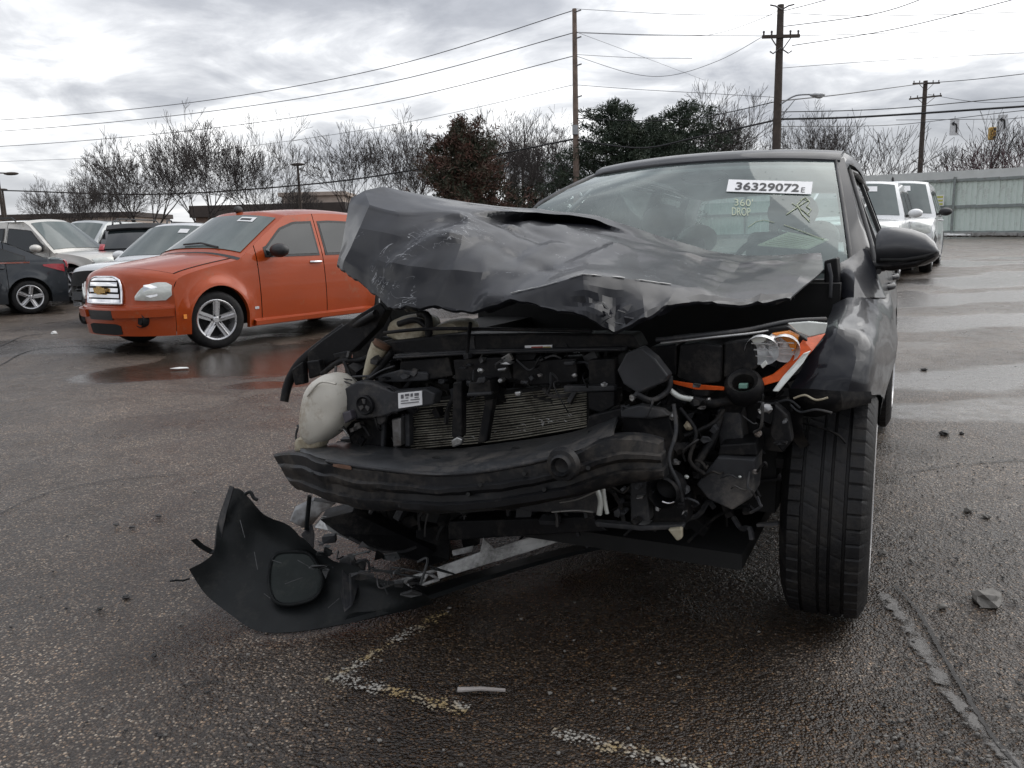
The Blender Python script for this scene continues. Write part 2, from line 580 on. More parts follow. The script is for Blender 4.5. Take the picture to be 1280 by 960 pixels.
# local: x along, y across, z up; the sheets sit on a low kerb
sgn = 1 if (Matrix.Rotation(frot, 3, 'Z') @ Vector((0, 1, 0))).dot(fnrm) > 0 else -1
def corr(w, h0, h1):
    q = MB()
    rows = []
    prof = []
    k = 4
    for i in range(k):
        x0 = w * i / k
        s_ = w / k
        prof += [(x0, 0.0), (x0 + s_ * 0.62, 0.0), (x0 + s_ * 0.70, 0.028), (x0 + s_ * 0.92, 0.028)]
    prof.append((w - 0.004, 0.0))
    rows = [[Vector((x, -sgn * y * 1.0, z)) for x, y in prof] for z in (h0, h1)]
    q.slabgrid(rows, (0, -sgn * 0.004, 0))
    return q
PW = 0.92
TOPZ = 2.72
sheet_lo = corr(PW, 0.16, 1.30).mesh('corrugated_sheet', M_FENCE)
sheet_hi = corr(PW, 1.32, 2.52).mesh('corrugated_sheet', M_FENCE)
npan = int(fL / PW)
def fz(i):
    p = fA + fd * (PW * (i + 0.5))
    return gz(p.x, p.y)
for i in range(npan):
    for me_ in (sheet_lo, sheet_hi):
        o = bpy.data.objects.new('corrugated_sheet', me_)
        C.objects.link(o)
        o.parent = fence
        o.location = (i * PW, random.uniform(-0.006, 0.006), fz(i))
        o.rotation_euler = (0, radians(random.uniform(-0.25, 0.25)), 0)
def rail(name, z, w, h, m, off):
    q = MB()
    for i in range(npan):
        q.slabgrid([[Vector((i * PW, sgn * off, fz(i) + z)), Vector(((i + 1) * PW, sgn * off, fz(i) + z))],
                    [Vector((i * PW, sgn * off, fz(i) + z + h)), Vector(((i + 1) * PW, sgn * off, fz(i) + z + h))]], (0, sgn * w, 0))
    return q.build(name, m, fence)
rail('rail', 1.24, 0.06, 0.13, M_FRAIL, 0.035)
rail('rail', 2.42, 0.06, 0.12, M_FRAIL, 0.035)
rail('rail', 0.12, 0.05, 0.10, M_FRAIL, 0.035)
rail('cap_flashing', 2.54, 0.10, 0.36, M_FCAP, -0.02)
for i in range(0, npan, 4):
    q = MB()
    q.tube([(i * PW, sgn * 0.13, fz(i) - 0.05), (i * PW, sgn * 0.13, fz(i) + 2.62)], 0.055, 10)
    q.build('post', M_FRAIL, fence, smooth=40)
kerb_rows = []
q = MB()
for i in range(npan):
    q.box((i * PW + PW / 2, sgn * 0.10, fz(i) + 0.04), (PW - 0.02, 0.34, 0.22))
q.build('concrete_kerb', M_CONC, fence, bevel=0.015)
M_YEL = mat('yellow_print', (0.55, 0.55, 0.12), 0.5, 0, 0.3, 20)
def fence_at(u):
    r = ray(u, 290)
    # intersect vertical plane of the fence
    nrm = fnrm
    t = (fA - Vector((0, 0, CAM_H))).dot(nrm) / r.dot(nrm)
    return Vector((0, 0, CAM_H)) + r * t
ps = fence_at(1172)
t = thing('fence_sign', 'small yellow and white notice fixed to the metal fence beside the white truck', 'sign', (ps.x + fnrm.x * 0.2, ps.y + fnrm.y * 0.2, gz(ps.x, ps.y) + 1.35), frot)
MB().box((0, 0, 0.25), (0.55, 0.02, 0.5)).build('sign_plate', M_WHITE, t)
for k in range(3):
    MB().box((0, sgn * 0.014, 0.08 + 0.16 * k), (0.46, 0.008, 0.09)).build('printed_bar', M_YEL, t)

# litter and weeds at the foot of the fence
q = MB()
for k in range(260):
    x = random.uniform(2.5, 15.0)
    p = fA + fd * x + fnrm * random.uniform(0.3, 0.9)
    z = gz(p.x, p.y)
    s_ = random.uniform(0.02, 0.09)
    q.ball((p.x, p.y, z + s_ * 0.2), (s_ * 1.6, s_, s_ * 0.5), 1, 0.6, k)
o = q.build('leaf_litter', mat('litter', (0.05, 0.042, 0.032), 0.85, 0, 0.5, 4))
tag(o, 'dark leaf litter and dirt gathered along the foot of the fence', 'litter', kind='stuff')
M_PAPER = mat('paper_white', (0.72, 0.72, 0.70), 0.7, 0, 0.1, 9)
for k, (u, w) in enumerate(((1186, 0.5), (1207, 0.42))):
    p = fence_at(u) + fnrm * 0.75
    q = MB()
    q.ball((0, 0, 0.05), (w, 0.12, 0.07), 2, 0.6, 40 + k)
    o = q.build('litter_scrap', M_PAPER, smooth=30)
    o.location = (p.x, p.y, gz(p.x, p.y))
    o.rotation_euler = (0, 0, frot)
    tag(o, ['white crumpled scrap at the fence foot nearest the white truck', 'white crumpled scrap at the fence foot to the right of the fence post'][k], 'litter', 'white scraps by the fence')

# ================================================================== POLES AND WIRES
M_WOOD = mat('pole_wood', (0.060, 0.046, 0.037), 0.8, 0, 0.35, 3, 0.3, 30)
M_WOODP = mat('pole_wood_pale', (0.17, 0.125, 0.10), 0.8, 0, 0.35, 3, 0.3, 30)
M_WIRE = mat('wire_black', (0.012, 0.012, 0.013), 0.6)
M_WIREG = mat('wire_grey', (0.13, 0.13, 0.14), 0.6)
M_INSUL = mat('insulator', (0.10, 0.09, 0.09), 0.3)
M_GREY = mat('grey_metal', (0.30, 0.31, 0.32), 0.45, 0.4, 0.15, 4)
def pole(u, vtop, Y, r0, r1, label, m=M_WOOD):
    top = at(u, vtop, Y)
    z0 = gz(top.x, Y) - 0.3
    t = thing('utility_pole', label, 'utility pole', (top.x, top.y, z0), group='wooden utility poles')
    MB().tube([(0, 0, 0), (0, 0, (top.z - z0) * 0.5), (0, 0, top.z - z0)], [r0, (r0 + r1) / 2, r1], 12).build('shaft', m, t, smooth=40)
    t['h'] = top.z - z0
    return t
def crossarm(t, z, half, dirx=1.0, diry=0.0, name='crossarm', tilt=0.0):
    d = Vector((dirx, diry, 0)).normalized()
    q = MB()
    q.bar(d * -half + Vector((0, -0.16, z - tilt)), d * half + Vector((0, -0.16, z + tilt)), 0.12, 0.14)
    q.bar(d * -half * 0.55 + Vector((0, -0.2, z - 0.04)), Vector((0, -0.17, z - 0.7)), 0.04, 0.04)
    q.bar(d * half * 0.55 + Vector((0, -0.2, z - 0.04)), Vector((0, -0.17, z - 0.7)), 0.04, 0.04)
    a = q.build(name, M_WOOD, t)
    for s_ in (-0.92, -0.5, 0.5, 0.92):
        c = d * half * s_ + Vector((0, -0.16, z + 0.07 + tilt * s_))
        MB().lathe([(0, 0.03), (0.05, 0.05), (0.09, 0.04), (0.12, 0.06), (0.18, 0.045), (0.2, 0.0)], 8, c, 'Z').build('insulator', M_INSUL, t, smooth=50)
P1 = pole(718, 11, 46, 0.20, 0.12, 'tall plain wooden utility pole without crossarm, left of the dark pine', M_WOODP)
for k, zz_ in enumerate((0.1, 1.45, 2.85, 4.5)):
    MB().bar((0, -0.1, P1['h'] - zz_ - 0.1), (0.35, -0.12, P1['h'] - zz_), 0.06, 0.06).build('bracket', M_INSUL, P1)
MB().box((-0.05, -0.2, P1['h'] - 6.3), (0.3, 0.2, 0.5)).build('meter_box', M_GREY, P1)
P2 = pole(976, 6, 39, 0.24, 0.15, 'tall dark utility pole with crossarm and street lamp above the car roof')
crossarm(P2, P2['h'] - 1.40, 0.86)
for s_ in (-1, 1):
    q = MB()
    q.tube([(0, -0.15, P2['h'] - 0.25), (s_ * 0.3, -0.2, P2['h'] - 0.1), (s_ * 0.55, -0.2, P2['h'] - 0.05)], 0.035, 6)
    q.tube([(0, -0.15, P2['h'] - 1.9), (s_ * 0.35, -0.2, P2['h'] - 2.15), (s_ * 0.5, -0.2, P2['h'] - 2.05)], 0.03, 6)
    q.build('bracket', M_INSUL, P2)
P3 = pole(1157, 101, 78, 0.26, 0.19, 'distant utility pole with two crossarms behind the metal fence')
crossarm(P3, P3['h'] - 0.25, 1.25)
crossarm(P3, P3['h'] - 1.5, 1.5, tilt=0.12)
P4 = pole(653, 195, 95, 0.22, 0.16, 'small far utility pole with one crossarm between the red brown pine and the bare tree')
crossarm(P4, P4['h'] - 0.3, 1.3)
# street lamp on the dark pole: arm, head
lamp_z = at(978, 128, 39).z - P2.location.z
tip = at(1017, 118, 38.2)
t = P2
q = MB()
tl = Vector((tip.x - P2.location.x, tip.y - P2.location.y, tip.z - P2.location.z))
q.tube(catmull([(0.1, -0.15, lamp_z - 0.1), (0.5, -0.3, lamp_z + 0.15), tuple(tl * 0.6 + Vector((0, 0, (lamp_z) * 0.4 + 0.12))), tuple(tl)], 5), 0.035, 8)
q.tube([(0.1, -0.15, lamp_z - 0.7), tuple(tl * 0.5 + Vector((0, 0, lamp_z * 0.5 - 0.02)))], 0.02, 6)
arm = q.build('lamp_arm', M_GREY, P2, smooth=40)
q = MB()
q.ball(tl + Vector((0.18, 0, -0.03)), (0.36, 0.16, 0.10), 3)
q.ball(tl + Vector((0.25, 0, -0.09)), (0.20, 0.13, 0.10), 3)
q.build('lamp_head', mat('lamp_grey', (0.42, 0.43, 0.44), 0.4, 0.3), P2, smooth=60)

def wire(pts, r, label, group='overhead wires', m=None, sag=None):
    """pts: list of (u, v, Y)"""
    w = [at(*p) for p in pts]
    if len(w) > 2: w = catmull(w, 8)
    o = MB().tube(w, r, 5).build('overhead_wire', m or M_WIRE, smooth=60)
    return tag(o, label, 'wire', group)
wire([(-160, 153, 74), (0, 150, 70), (240, 128, 62), (480, 85, 54), (717, 13, 46)], 0.026, 'topmost wire running left from the plain pole across the sky', m=M_WIREG)
wire([(-160, 168, 74), (0, 164, 70), (240, 142, 62), (480, 104, 54), (717, 41, 46)], 0.026, 'second wire from the top running left from the plain pole', m=M_WIREG)
wire([(-160, 185, 74), (0, 183, 70), (240, 163, 62), (480, 128, 54), (717, 70, 46)], 0.024, 'third wire from the top running left from the plain pole', m=M_WIREG)
wire([(-160, 205, 74), (0, 202, 72), (240, 190, 64), (480, 158, 56), (717, 106, 46)], 0.015, 'thin fourth wire running left from the plain pole into the bare trees', m=M_WIREG)
wire([(-160, 236, 70), (0, 238, 66), (190, 243, 60), (380, 231, 55), (520, 212, 51), (717, 174, 46)], 0.05, 'thick black cable hanging low across the bare trees on the left')
wire([(717, 174, 46), (800, 185, 44), (870, 172, 42), (975, 149, 39)], 0.045, 'thick black cable hanging between the plain pole and the dark pole')
wire([(717, 148, 46), (850, 150, 42.5), (975, 126, 39)], 0.022, 'thinner black cable above the thick one between the two near poles')
wire([(975, 149, 39), (1080, 146, 37), (1280, 133, 34), (1420, 123, 32)], 0.045, 'thick black cable running right from the dark pole towards the fence corner')
wire([(976, 140, 39), (1110, 136, 40), (1280, 121, 42), (1420, 112, 44)], 0.022, 'middle cable running right from the dark pole just above the thick one')
wire([(976, 158, 39), (1120, 156, 52), (1280, 138, 42), (1420, 126, 38)], 0.018, 'lowest cable running right from the dark pole past the far pole')
wire([(976, 126, 39), (1060, 117, 55), (1157, 104, 78)], 0.03, 'wire from the dark pole to the top arm of the far pole')
wire([(1157, 104, 78), (1220, 99, 72), (1300, 90, 66)], 0.03, 'wire leaving the top arm of the far pole to the right edge')
wire([(1160, 118, 78), (1230, 128, 76), (1320, 124, 74)], 0.02, 'thin wire leaving the lower arm of the far pole to the right')
wire([(717, 11, 46), (850, 18, 44), (976, 19, 39)], 0.013, 'topmost slack wire between the two near poles', m=M_WIREG)
wire([(717, 41, 46), (850, 45, 43), (900, 41, 41), (955, 22, 39.2), (974, 12, 39)], 0.013, 'curved jumper wire rising to the top of the dark pole', m=M_WIREG)
wire([(718, 40, 46), (800, 43, 43), (955, 45, 39.3)], 0.013, 'second slack wire between the two near poles', m=M_WIREG)
wire([(718, 68, 46), (790, 72, 44), (865, 73, 42)], 0.012, 'third slack wire right of the plain pole', m=M_WIREG)
wire([(720, 70, 46), (790, 92, 44), (840, 94, 42.6), (900, 75, 41), (953, 46, 39.2)], 0.013, 'deeply sagging wire between the plain pole and the crossarm', m=M_WIREG)
wire([(718, 106, 46), (800, 112, 44), (890, 117, 41.5), (974, 122, 39)], 0.013, 'lower slack wire between the two near poles', m=M_WIREG)
wire([(720, 40, 46), (790, 66, 60), (880, 100, 80)], 0.012, 'thin wire dropping right from the plain pole to far trees', m=M_WIREG)
wire([(978, 16, 39), (1090, 20, 40), (1280, 15, 42), (1380, 12, 43)], 0.014, 'upper wire running right from the top of the dark pole', m=M_WIREG)
wire([(980, 33, 39), (1090, 18, 33), (1160, -4, 30)], 0.018, 'wire climbing steeply right from the dark pole near its top', m=M_WIREG)
wire([(990, 57, 39), (1120, 36, 34), (1280, -4, 30)], 0.018, 'wire climbing right from below the crossarm of the dark pole', m=M_WIREG)
wire([(978, 14, 39), (1010, 6, 36), (1050, -5, 33)], 0.018, 'short wire leaving the top of the dark pole to the upper edge', m=M_WIREG)
wire([(990, 45, 39), (1130, 41, 40), (1220, 38, 41)], 0.012, 'level wire running right from the crossarm of the dark pole', m=M_WIREG)
wire([(978, 85, 39), (1100, 76, 42), (1280, 66, 46), (1380, 62, 48)], 0.012, 'thin level wire across the bright sky on the right', m=M_WIREG)

# lamp posts far left
def lampost(u, vtop, Y, label, arm=0.0):
    top = at(u, vtop, Y)
    z0 = gz(top.x, Y)
    t = thing('street_lamp', label, 'street lamp', (top.x, Y, z0), group='far street lamps')
    MB().tube([(0, 0, -0.1), (0, 0, top.z - z0)], [0.14, 0.09], 10).build('shaft', M_WOOD, t, smooth=40)
    q = MB()
    if arm:
        q.tube(catmull([(0, 0, top.z - z0), (-arm * 0.0, 0, top.z - z0 + 0.15), (arm, 0, top.z - z0 + 0.1)], 4), 0.05, 6)
    q.ball((arm, 0, top.z - z0 + 0.08), (0.55, 0.25, 0.12), 2)
    q.build('lamp_head', M_WOOD, t, smooth=60)
lampost(372, 207, 62, 'slim dark lamp post rising between the bare trees left of the grey bonnet')
lampost(-3, 219, 60, 'street lamp at the far left edge with its head reaching right', 1.0)
lampost(3, 238, 85, 'short thin lamp post low at the left edge above the white roofs')

# traffic signal and turn signs hanging far right
M_YEL2 = mat('signal_yellow', (0.62, 0.40, 0.10), 0.5, 0, 0.15, 5)
sp_l, sp_r = at(1120, 150, 92), at(1420, 134, 82)
o = MB().tube([sp_l, (sp_l + sp_r) / 2 - Vector((0, 0, 0.5)), sp_r], 0.03, 5).build('overhead_wire', M_WIRE)
tag(o, 'span wire carrying the yellow traffic signal and the arrow signs', 'wire', 'overhead wires')
def turn_sign(u, v, Y, label):
    c = at(u, v, Y)
    t = thing('turn_sign', label, 'road sign', (c.x, c.y, c.z - 0.95), group='left turn signs on the span wire')
    MB().box((0, 0, 0.95), (1.0, 0.03, 1.7)).build('sign_plate', mat('sign_grey', (0.60, 0.61, 0.62), 0.5), t, bevel=0.05)
    q = MB()
    arc = [(0.22, -0.03, 0.4), (0.22, -0.03, 0.95), (0.14, -0.03, 1.25), (-0.08, -0.03, 1.32)]
    pts = catmull(arc, 5)
    for a, b_ in zip(pts, pts[1:]): q.bar(a, b_, 0.03, 0.15, up=(0, 1, 0)) if False else q.tube([a, b_], 0.085, 6)
    q.prism([(-0.05, -0.05, 1.58), (-0.05, -0.05, 1.06), (-0.36, -0.05, 1.32)], (0, 0.04, 0))
    q.build('turn_arrow', M_INK, t)
    MB().tube([(0, 0, 1.8), (0, 0, 2.1)], 0.03, 6).build('hanger', M_WIRE, t)
turn_sign(1193, 159, 90, 'grey sign with a black left turn arrow, left of the yellow signal')
turn_sign(1253, 154, 86, 'grey sign with a black left turn arrow, right of the yellow signal')
c = at(1240, 167, 88)
t = thing('traffic_signal', 'yellow traffic signal hanging between the two arrow signs', 'traffic light', (c.x, c.y, c.z - 0.65))
MB().box((0, 0, 0.65), (0.62, 0.5, 1.3)).build('housing', M_YEL2, t, bevel=0.06)
for k in range(3):
    MB().tube([(0, -0.25, 0.25 + 0.4 * k), (0, -0.45, 0.25 + 0.4 * k)], 0.19, 12).build('visor', M_YEL2, t, smooth=40)
    MB().lathe([(0, 0.0), (0.0, 0.15)], 12, (0, -0.455, 0.25 + 0.4 * k)).build('lens', M_INK if k != 1 else mat('lens_dark_amber', (0.2, 0.09, 0.02), 0.3), t)
MB().tube([(0, 0, 1.3), (0, 0, 1.7)], 0.03, 6).build('hanger', M_WIRE, t)

# ================================================================== FAR BUILDINGS
def building(x0, x1, Y, dep, h, zroof, label, mw, mr, nwin=6):
    t = thing('low_building', label, 'building', ((x0 + x1) / 2, Y, gz(x0, Y)))
    w = x1 - x0
    MB().box((0, dep / 2, h / 2), (w, dep, h)).build('wall', mw, t)
    MB().box((0, dep / 2, h + zroof / 2), (w + 0.8, dep + 0.8, zroof)).build('roof_fascia', mr, t, bevel=0.05)
    for k in range(nwin):
        x = -w / 2 + w * (k + 0.5) / nwin
        f = MB().box((x, -0.03, h * 0.55), (w / nwin * 0.5, 0.1, h * 0.4)).build('window', M_GREY, t)
        MB().box((x, -0.06, h * 0.55), (w / nwin * 0.44, 0.1, h * 0.34)).build('pane', M_GLASS, f)
M_BRN = mat('brown_fascia', (0.055, 0.042, 0.036), 0.7, 0, 0.2, 1)
M_BRICK = mat('far_brick', (0.20, 0.14, 0.11), 0.8, 0, 0.2, 2)
M_BEIGE = mat('far_beige', (0.40, 0.33, 0.28), 0.8, 0, 0.15, 1)
p0, p1 = at(230, 262, 78), at(375, 256, 78)
building(p0.x + 1, p1.x + 4, 78, 14, p1.z - 1.15, 1.1, 'low brown building with a dark flat roof behind the bare trees', M_BRICK, M_BRN, 8)
p0, p1 = at(352, 243, 105), at(428, 240, 105)
building(p0.x, p1.x, 105, 16, p1.z - 0.6, 0.5, 'beige block rising behind the low brown building', M_BEIGE, M_BEIGE, 4)
p0, p1 = at(-60, 270, 120), at(60, 268, 120)
building(p0.x - 10, p1.x + 12, 120, 14, p1.z - 0.8, 0.7, 'far flat roofed building at the left edge behind the white cars', M_BEIGE, M_BRN, 6)

# ================================================================== TREES
M_BARK = mat('bark_dark', (0.050, 0.042, 0.038), 0.85, 0, 0.35, 4, 0.3, 20)
M_TWIG = mat('twig', (0.050, 0.042, 0.039), 0.85, 0, 0.3, 3)
def grow(seed, h, limbs, spread, levels, twig=1.0, trunk_h=0.18, droop=0.0, ratio=0.74, nsplit=(2, 3), r0=None):
    rnd = random.Random(seed)
    trunk, crown = MB(), MB()
    r0 = r0 or h * 0.024
    def seg(p, d, L, r, lev):
        tgt = trunk if lev <= 0 else crown
        n_ = 3
        pts = [p]
        rs = [r]
        dd = d.copy()
        for k in range(n_):
            dd = (dd + Vector((rnd.gauss(0, 0.07), rnd.gauss(0, 0.07), rnd.gauss(0.045, 0.05) - droop * lev * 0.02))).normalized()
            p = p + dd * (L / n_)
            pts.append(p)
            rs.append(max(0.0155, r * (1 - 0.38 * (k + 1) / n_)))
        tgt.tube(pts, rs, 7 if lev <= 0 else 5 if lev == 1 else 3, cap=False)
        if lev >= levels: return
        k = rnd.choice(nsplit)
        base = rnd.uniform(0, 2 * pi)
        for j in range(k):
            a = base + 2 * pi * j / k + rnd.uniform(-0.5, 0.5)
            side = dd.cross(Vector((0.3, 0.2, 1))).normalized()
            side = Matrix.Rotation(a, 3, dd) @ side
            nd = (dd + side * rnd.uniform(0.28, 0.62) + Vector((0, 0, 0.10))).normalized()
            nd = (nd + Vector((nd.x, nd.y, 0)) * 0.12).normalized()
            seg(pts[-1], nd, L * ratio * rnd.uniform(0.8, 1.15), rs[-1] * 0.74, lev + 1)
        # side twigs along the branch
        if lev >= 1:
            for q_ in range(2 if lev < levels - 2 else 1):
                i = rnd.randint(1, n_)
                side = Matrix.Rotation(rnd.uniform(0, 2 * pi), 3, dd) @ dd.cross(Vector((0.2, 0.3, 1))).normalized()
                nd = (dd * 0.9 + side * 0.7 + Vector((0, 0, 0.1))).normalized()
                seg(pts[i], nd, L * 0.6, rs[i] * 0.5, min(levels, lev + 2))
    th = h * trunk_h
    trunk.tube([Vector((0, 0, -0.3)), Vector((0, 0, th * 0.3)), Vector((rnd.gauss(0, .06), rnd.gauss(0, .06), th))], [r0 * 1.5, r0 * 1.05, r0], 9, cap=False)
    for j in range(limbs):
        a = 2 * pi * j / limbs + rnd.uniform(-0.4, 0.4)
        s_ = rnd.uniform(0.5, 1.0) * spread
        d = Vector((cos(a) * s_, sin(a) * s_, 1)).normalized()
        seg(Vector((0, 0, th * rnd.uniform(0.8, 1.0))), d, h * 0.27 * rnd.uniform(0.85, 1.2), r0 * 0.62, 0)
    zmax = max(p[2] for p in crown.v)
    k = h / zmax
    for q in (trunk, crown):
        q.v = [(x * k, y * k, z * k) for x, y, z in q.v]
    return trunk.mesh('trunk', M_BARK, 60, False), crown.mesh('crown', M_TWIG, None, False)
PROTO = [grow(11, 10, 4, 0.80, 6, ratio=0.78), grow(23, 10, 3, 0.66, 6, ratio=0.79), grow(37, 10, 5, 0.95, 6, ratio=0.76), grow(51, 10, 3, 0.55, 6, trunk_h=0.14, ratio=0.78)]
SHRUB = [grow(71, 8, 9, 0.95, 4, trunk_h=0.05, ratio=0.78), grow(83, 8, 8, 1.2, 4, trunk_h=0.05, ratio=0.78)]
def tree(proto, u, vtop, Y, label, width=1.0, rz=None, group='bare trees beyond the lot', name='bare_tree', cat='tree', crown_mat=None, hproto=10):
    top = at(u, vtop, Y)
    z0 = gz(top.x, Y)
    t = thing(name, label, cat, (top.x, Y, z0), R() * 6.28 if rz is None else rz, group)
    s_ = 1.10 * (top.z - z0) / hproto
    t.scale = (s_ * width, s_ * width, s_)
    for nm, me_ in zip(('trunk', 'crown'), proto):
        o = bpy.data.objects.new(nm, me_)
        C.objects.link(o)
        o.parent = t
    return t
tree(PROTO[2], 72, 222, 60, 'low bare tree furthest left behind the white sport utility cars', 0.75)
tree(PROTO[0], 118, 205, 54, 'bare tree just left of the wide dense one on the left', 0.75)
tree(PROTO[2], 168, 165, 52, 'wide dense bare tree on the left behind the silver car with its door open', 0.78)
tree(PROTO[1], 243, 142, 50, 'tallest bare tree on the left, behind the windscreen of the orange car', 0.78)
tree(PROTO[0], 318, 150, 51, 'bare tree behind the orange car roof, left of the slim dark lamp post', 0.68)
tree(PROTO[2], 362, 232, 74, 'small far bare tree behind the brown building and lamp post', 0.8)
tree(PROTO[3], 433, 162, 58, 'bare tree directly left of the crumpled bonnet peak', 0.95)
tree(PROTO[1], 508, 146, 55, 'tall bare tree between the bonnet peak and the red brown pine', 0.8)
tree(PROTO[0], 608, 142, 62, 'bare tree whose top shows above the red brown pine', 0.9)
tree(PROTO[3], 648, 152, 66, 'slim bare tree right behind the red brown pine', 0.9)
tree(PROTO[1], 688, 148, 54, 'bare tree between the red brown pine and the plain pole', 0.8)
tree(PROTO[0], 878, 112, 56, 'bare tree rising behind the right half of the dark pine', 0.85)
tree(PROTO[3], 930, 150, 60, 'bare tree just left of the dark pole', 0.9)
tree(PROTO[1], 1022, 134, 66, 'bare tree just right of the dark pole', 0.75)
tree(SHRUB[0], 1085, 148, 58, 'many stemmed bare tree behind the fence above the white trucks', 1.0, hproto=8)
tree(SHRUB[1], 1205, 150, 62, 'many stemmed spreading bare tree under the left arrow sign', 0.8, hproto=8)
tree(SHRUB[0], 1290, 140, 60, 'many stemmed bare tree at the right edge beside the right arrow sign', 0.9, hproto=8)
tree(SHRUB[1], 1040, 178, 56, 'low bare bush behind the fence between the dark pole and the trucks', 0.9, hproto=8)
M_MAROON = mat('maroon_twig', (0.055, 0.018, 0.022), 0.8, 0, 0.4, 3)
mr = grow(97, 8, 10, 1.3, 4, trunk_h=0.05, ratio=0.78)
mr[1].materials.clear(); mr[1].materials.append(M_MAROON)
tree(mr, 1258, 176, 56, 'maroon twigged bush behind the fence at the right', 0.9, hproto=8, name='maroon_bush', cat='bush', group=None)

# evergreens: trunk, boughs and needle clumps
def needle_mat(name, stops):
    m = bpy.data.materials.new(name)
    m.use_nodes = True
    g = N(m.node_tree)
    p = g.n['Principled BSDF']
    geo = g.new('ShaderNodeObjectInfo')
    co = g.new('ShaderNodeTexCoord').outputs['Object']
    g.put(p.inputs['Base Color'], g.ramp(g.noise(co, 1.1, 4, 0.7), stops))
    p.inputs['Roughness'].default_value = 0.7
    return m
M_PINER = needle_mat('needles_red_brown', [(0.30, (0.022, 0.036, 0.018)), (0.44, (0.040, 0.044, 0.024)), (0.54, (0.085, 0.040, 0.027)), (0.68, (0.13, 0.055, 0.038))])
M_PINEG = needle_mat('needles_dark_green', [(0.3, (0.012, 0.024, 0.014)), (0.5, (0.022, 0.038, 0.020)), (0.7, (0.045, 0.058, 0.030))])
def pine(seed, h, rad, nb, flat, top_bare=0.0, shape=1.0, clump=0.55, dens=1.0, z_lo=0.10):
    rnd = random.Random(seed)
    trunk, limb, leaf = MB(), MB(), MB()
    trunk.tube([(0, 0, -0.3), (0.05, 0, h * 0.5), (0, 0.05, h * 0.97)], [h * 0.022, h * 0.014, h * 0.004], 8, cap=False)
    def tuft(c, s_, outd):
        for _ in range(int(20 * dens)):
            d = Vector((rnd.gauss(0, 1), rnd.gauss(0, 1), rnd.gauss(0.45, 0.7))).normalized()
            d = (d + outd * 0.5).normalized()
            L = s_ * rnd.uniform(0.55, 1.1)
            b_ = c + Vector((rnd.gauss(0, s_ * .4), rnd.gauss(0, s_ * .4), rnd.gauss(0, s_ * .25)))
            sd = d.cross(Vector((rnd.gauss(0, 1), rnd.gauss(0, 1), rnd.gauss(0, 1)))).normalized() * (L * 0.11)
            e = b_ + d * L
            leaf.add([b_, b_ + d * L * 0.5 + sd, e, b_ + d * L * 0.5 - sd], [(0, 1, 2, 3)])
    for k in range(nb):
        f = (k + rnd.random()) / nb
        z = h * (z_lo + (0.97 - z_lo) * f)
        a = k * 2.4 + rnd.uniform(-0.5, 0.5)
        L = rad * ((1 - f) ** shape * 0.92 + 0.12) * rnd.uniform(0.65, 1.2)
        d = Vector((cos(a), sin(a), rnd.uniform(-0.05, 0.25) + 0.25 * f))
        tip = Vector((0, 0, z)) + d * L + Vector((0, 0, 0.12 * L))
        mid = Vector((0, 0, z)) + d * L * 0.5 - Vector((0, 0, 0.04 * L))
        limb.tube([(0, 0, z), mid, tip], [0.012 * h * (1 - f * .7), 0.008 * h * (1 - f * .7), 0.012], 4, cap=False)
        nt = max(3, int(L / (clump * 0.38)))
        for j in range(nt):
            q = 0.22 + 0.8 * (j + rnd.random()) / nt
            c = Vector((0, 0, z)).lerp(mid, min(1, q * 2)) if q < 0.5 else mid.lerp(tip, min(1.08, q * 2 - 1))
            w = L * 0.30 * (1.1 - abs(q - 0.55))
            for _ in range(3):
                tuft(c + Vector((rnd.gauss(0, w * .7), rnd.gauss(0, w * .7), rnd.gauss(0, flat * 0.35) + 0.05)), clump * rnd.uniform(0.6, 1.1), d.normalized())
    return trunk, limb, leaf
def put_pine(bld, u, vtop, Y, name, label, m, h):
    top = at(u, vtop, Y)
    z0 = gz(top.x, Y)
    t = thing(name, label, 'tree', (top.x, Y, z0), R() * 6.28)
    k = (top.z - z0) / h
    t.scale = (k, k, k)
    trunk, limb, leaf = bld
    trunk.build('trunk', M_BARK, t, smooth=60, weld=False)
    limb.build('limbs', M_BARK, t, weld=False)
    o = bpy.data.objects.new('crown', leaf.mesh('crown', m, None, False))
    C.objects.link(o)
    o.parent = t
    return t
put_pine(pine(5, 8, 3.1, 64, 0.9, shape=0.5, clump=0.36, dens=.95), 578, 156, 44, 'pine_tree', 'broad pine with red brown and green needles right behind the crumpled bonnet', M_PINER, 8)
put_pine(pine(9, 10, 4.3, 44, 0.35, shape=0.55, clump=0.38, dens=.8), 764, 127, 48, 'pine_tree', 'dark green pine with layered boughs right of the plain pole', M_PINEG, 10)
put_pine(pine(29, 9, 4.6, 40, 0.35, shape=0.45, clump=0.38, dens=.8), 806, 152, 50, 'pine_tree', 'lower dark green pine filling the gap between the two taller ones', M_PINEG, 9)
put_pine(pine(19, 10, 4.2, 40, 0.35, shape=0.45, clump=0.38, dens=.8), 850, 132, 52, 'pine_tree', 'dark green pine standing behind the first, with its top leaning over the car roof', M_PINEG, 10)
for k, (u, v, Y, lb) in enumerate(((640, 220, 70, 'small dark conifer left of the little far pole'), (664, 207, 68, 'small dark conifer just right of the little far pole'),
                                   (702, 206, 66, 'small dark conifer at the foot of the plain pole'), (676, 222, 72, 'lowest small dark conifer between the little far pole and the plain pole'))):
    t = put_pine(pine(30 + k, 6, 1.5, 30, 0.3, shape=0.9, clump=0.34), u, v, Y, 'conifer', lb, M_PINEG, 6)
    t['group'] = 'small dark conifers'
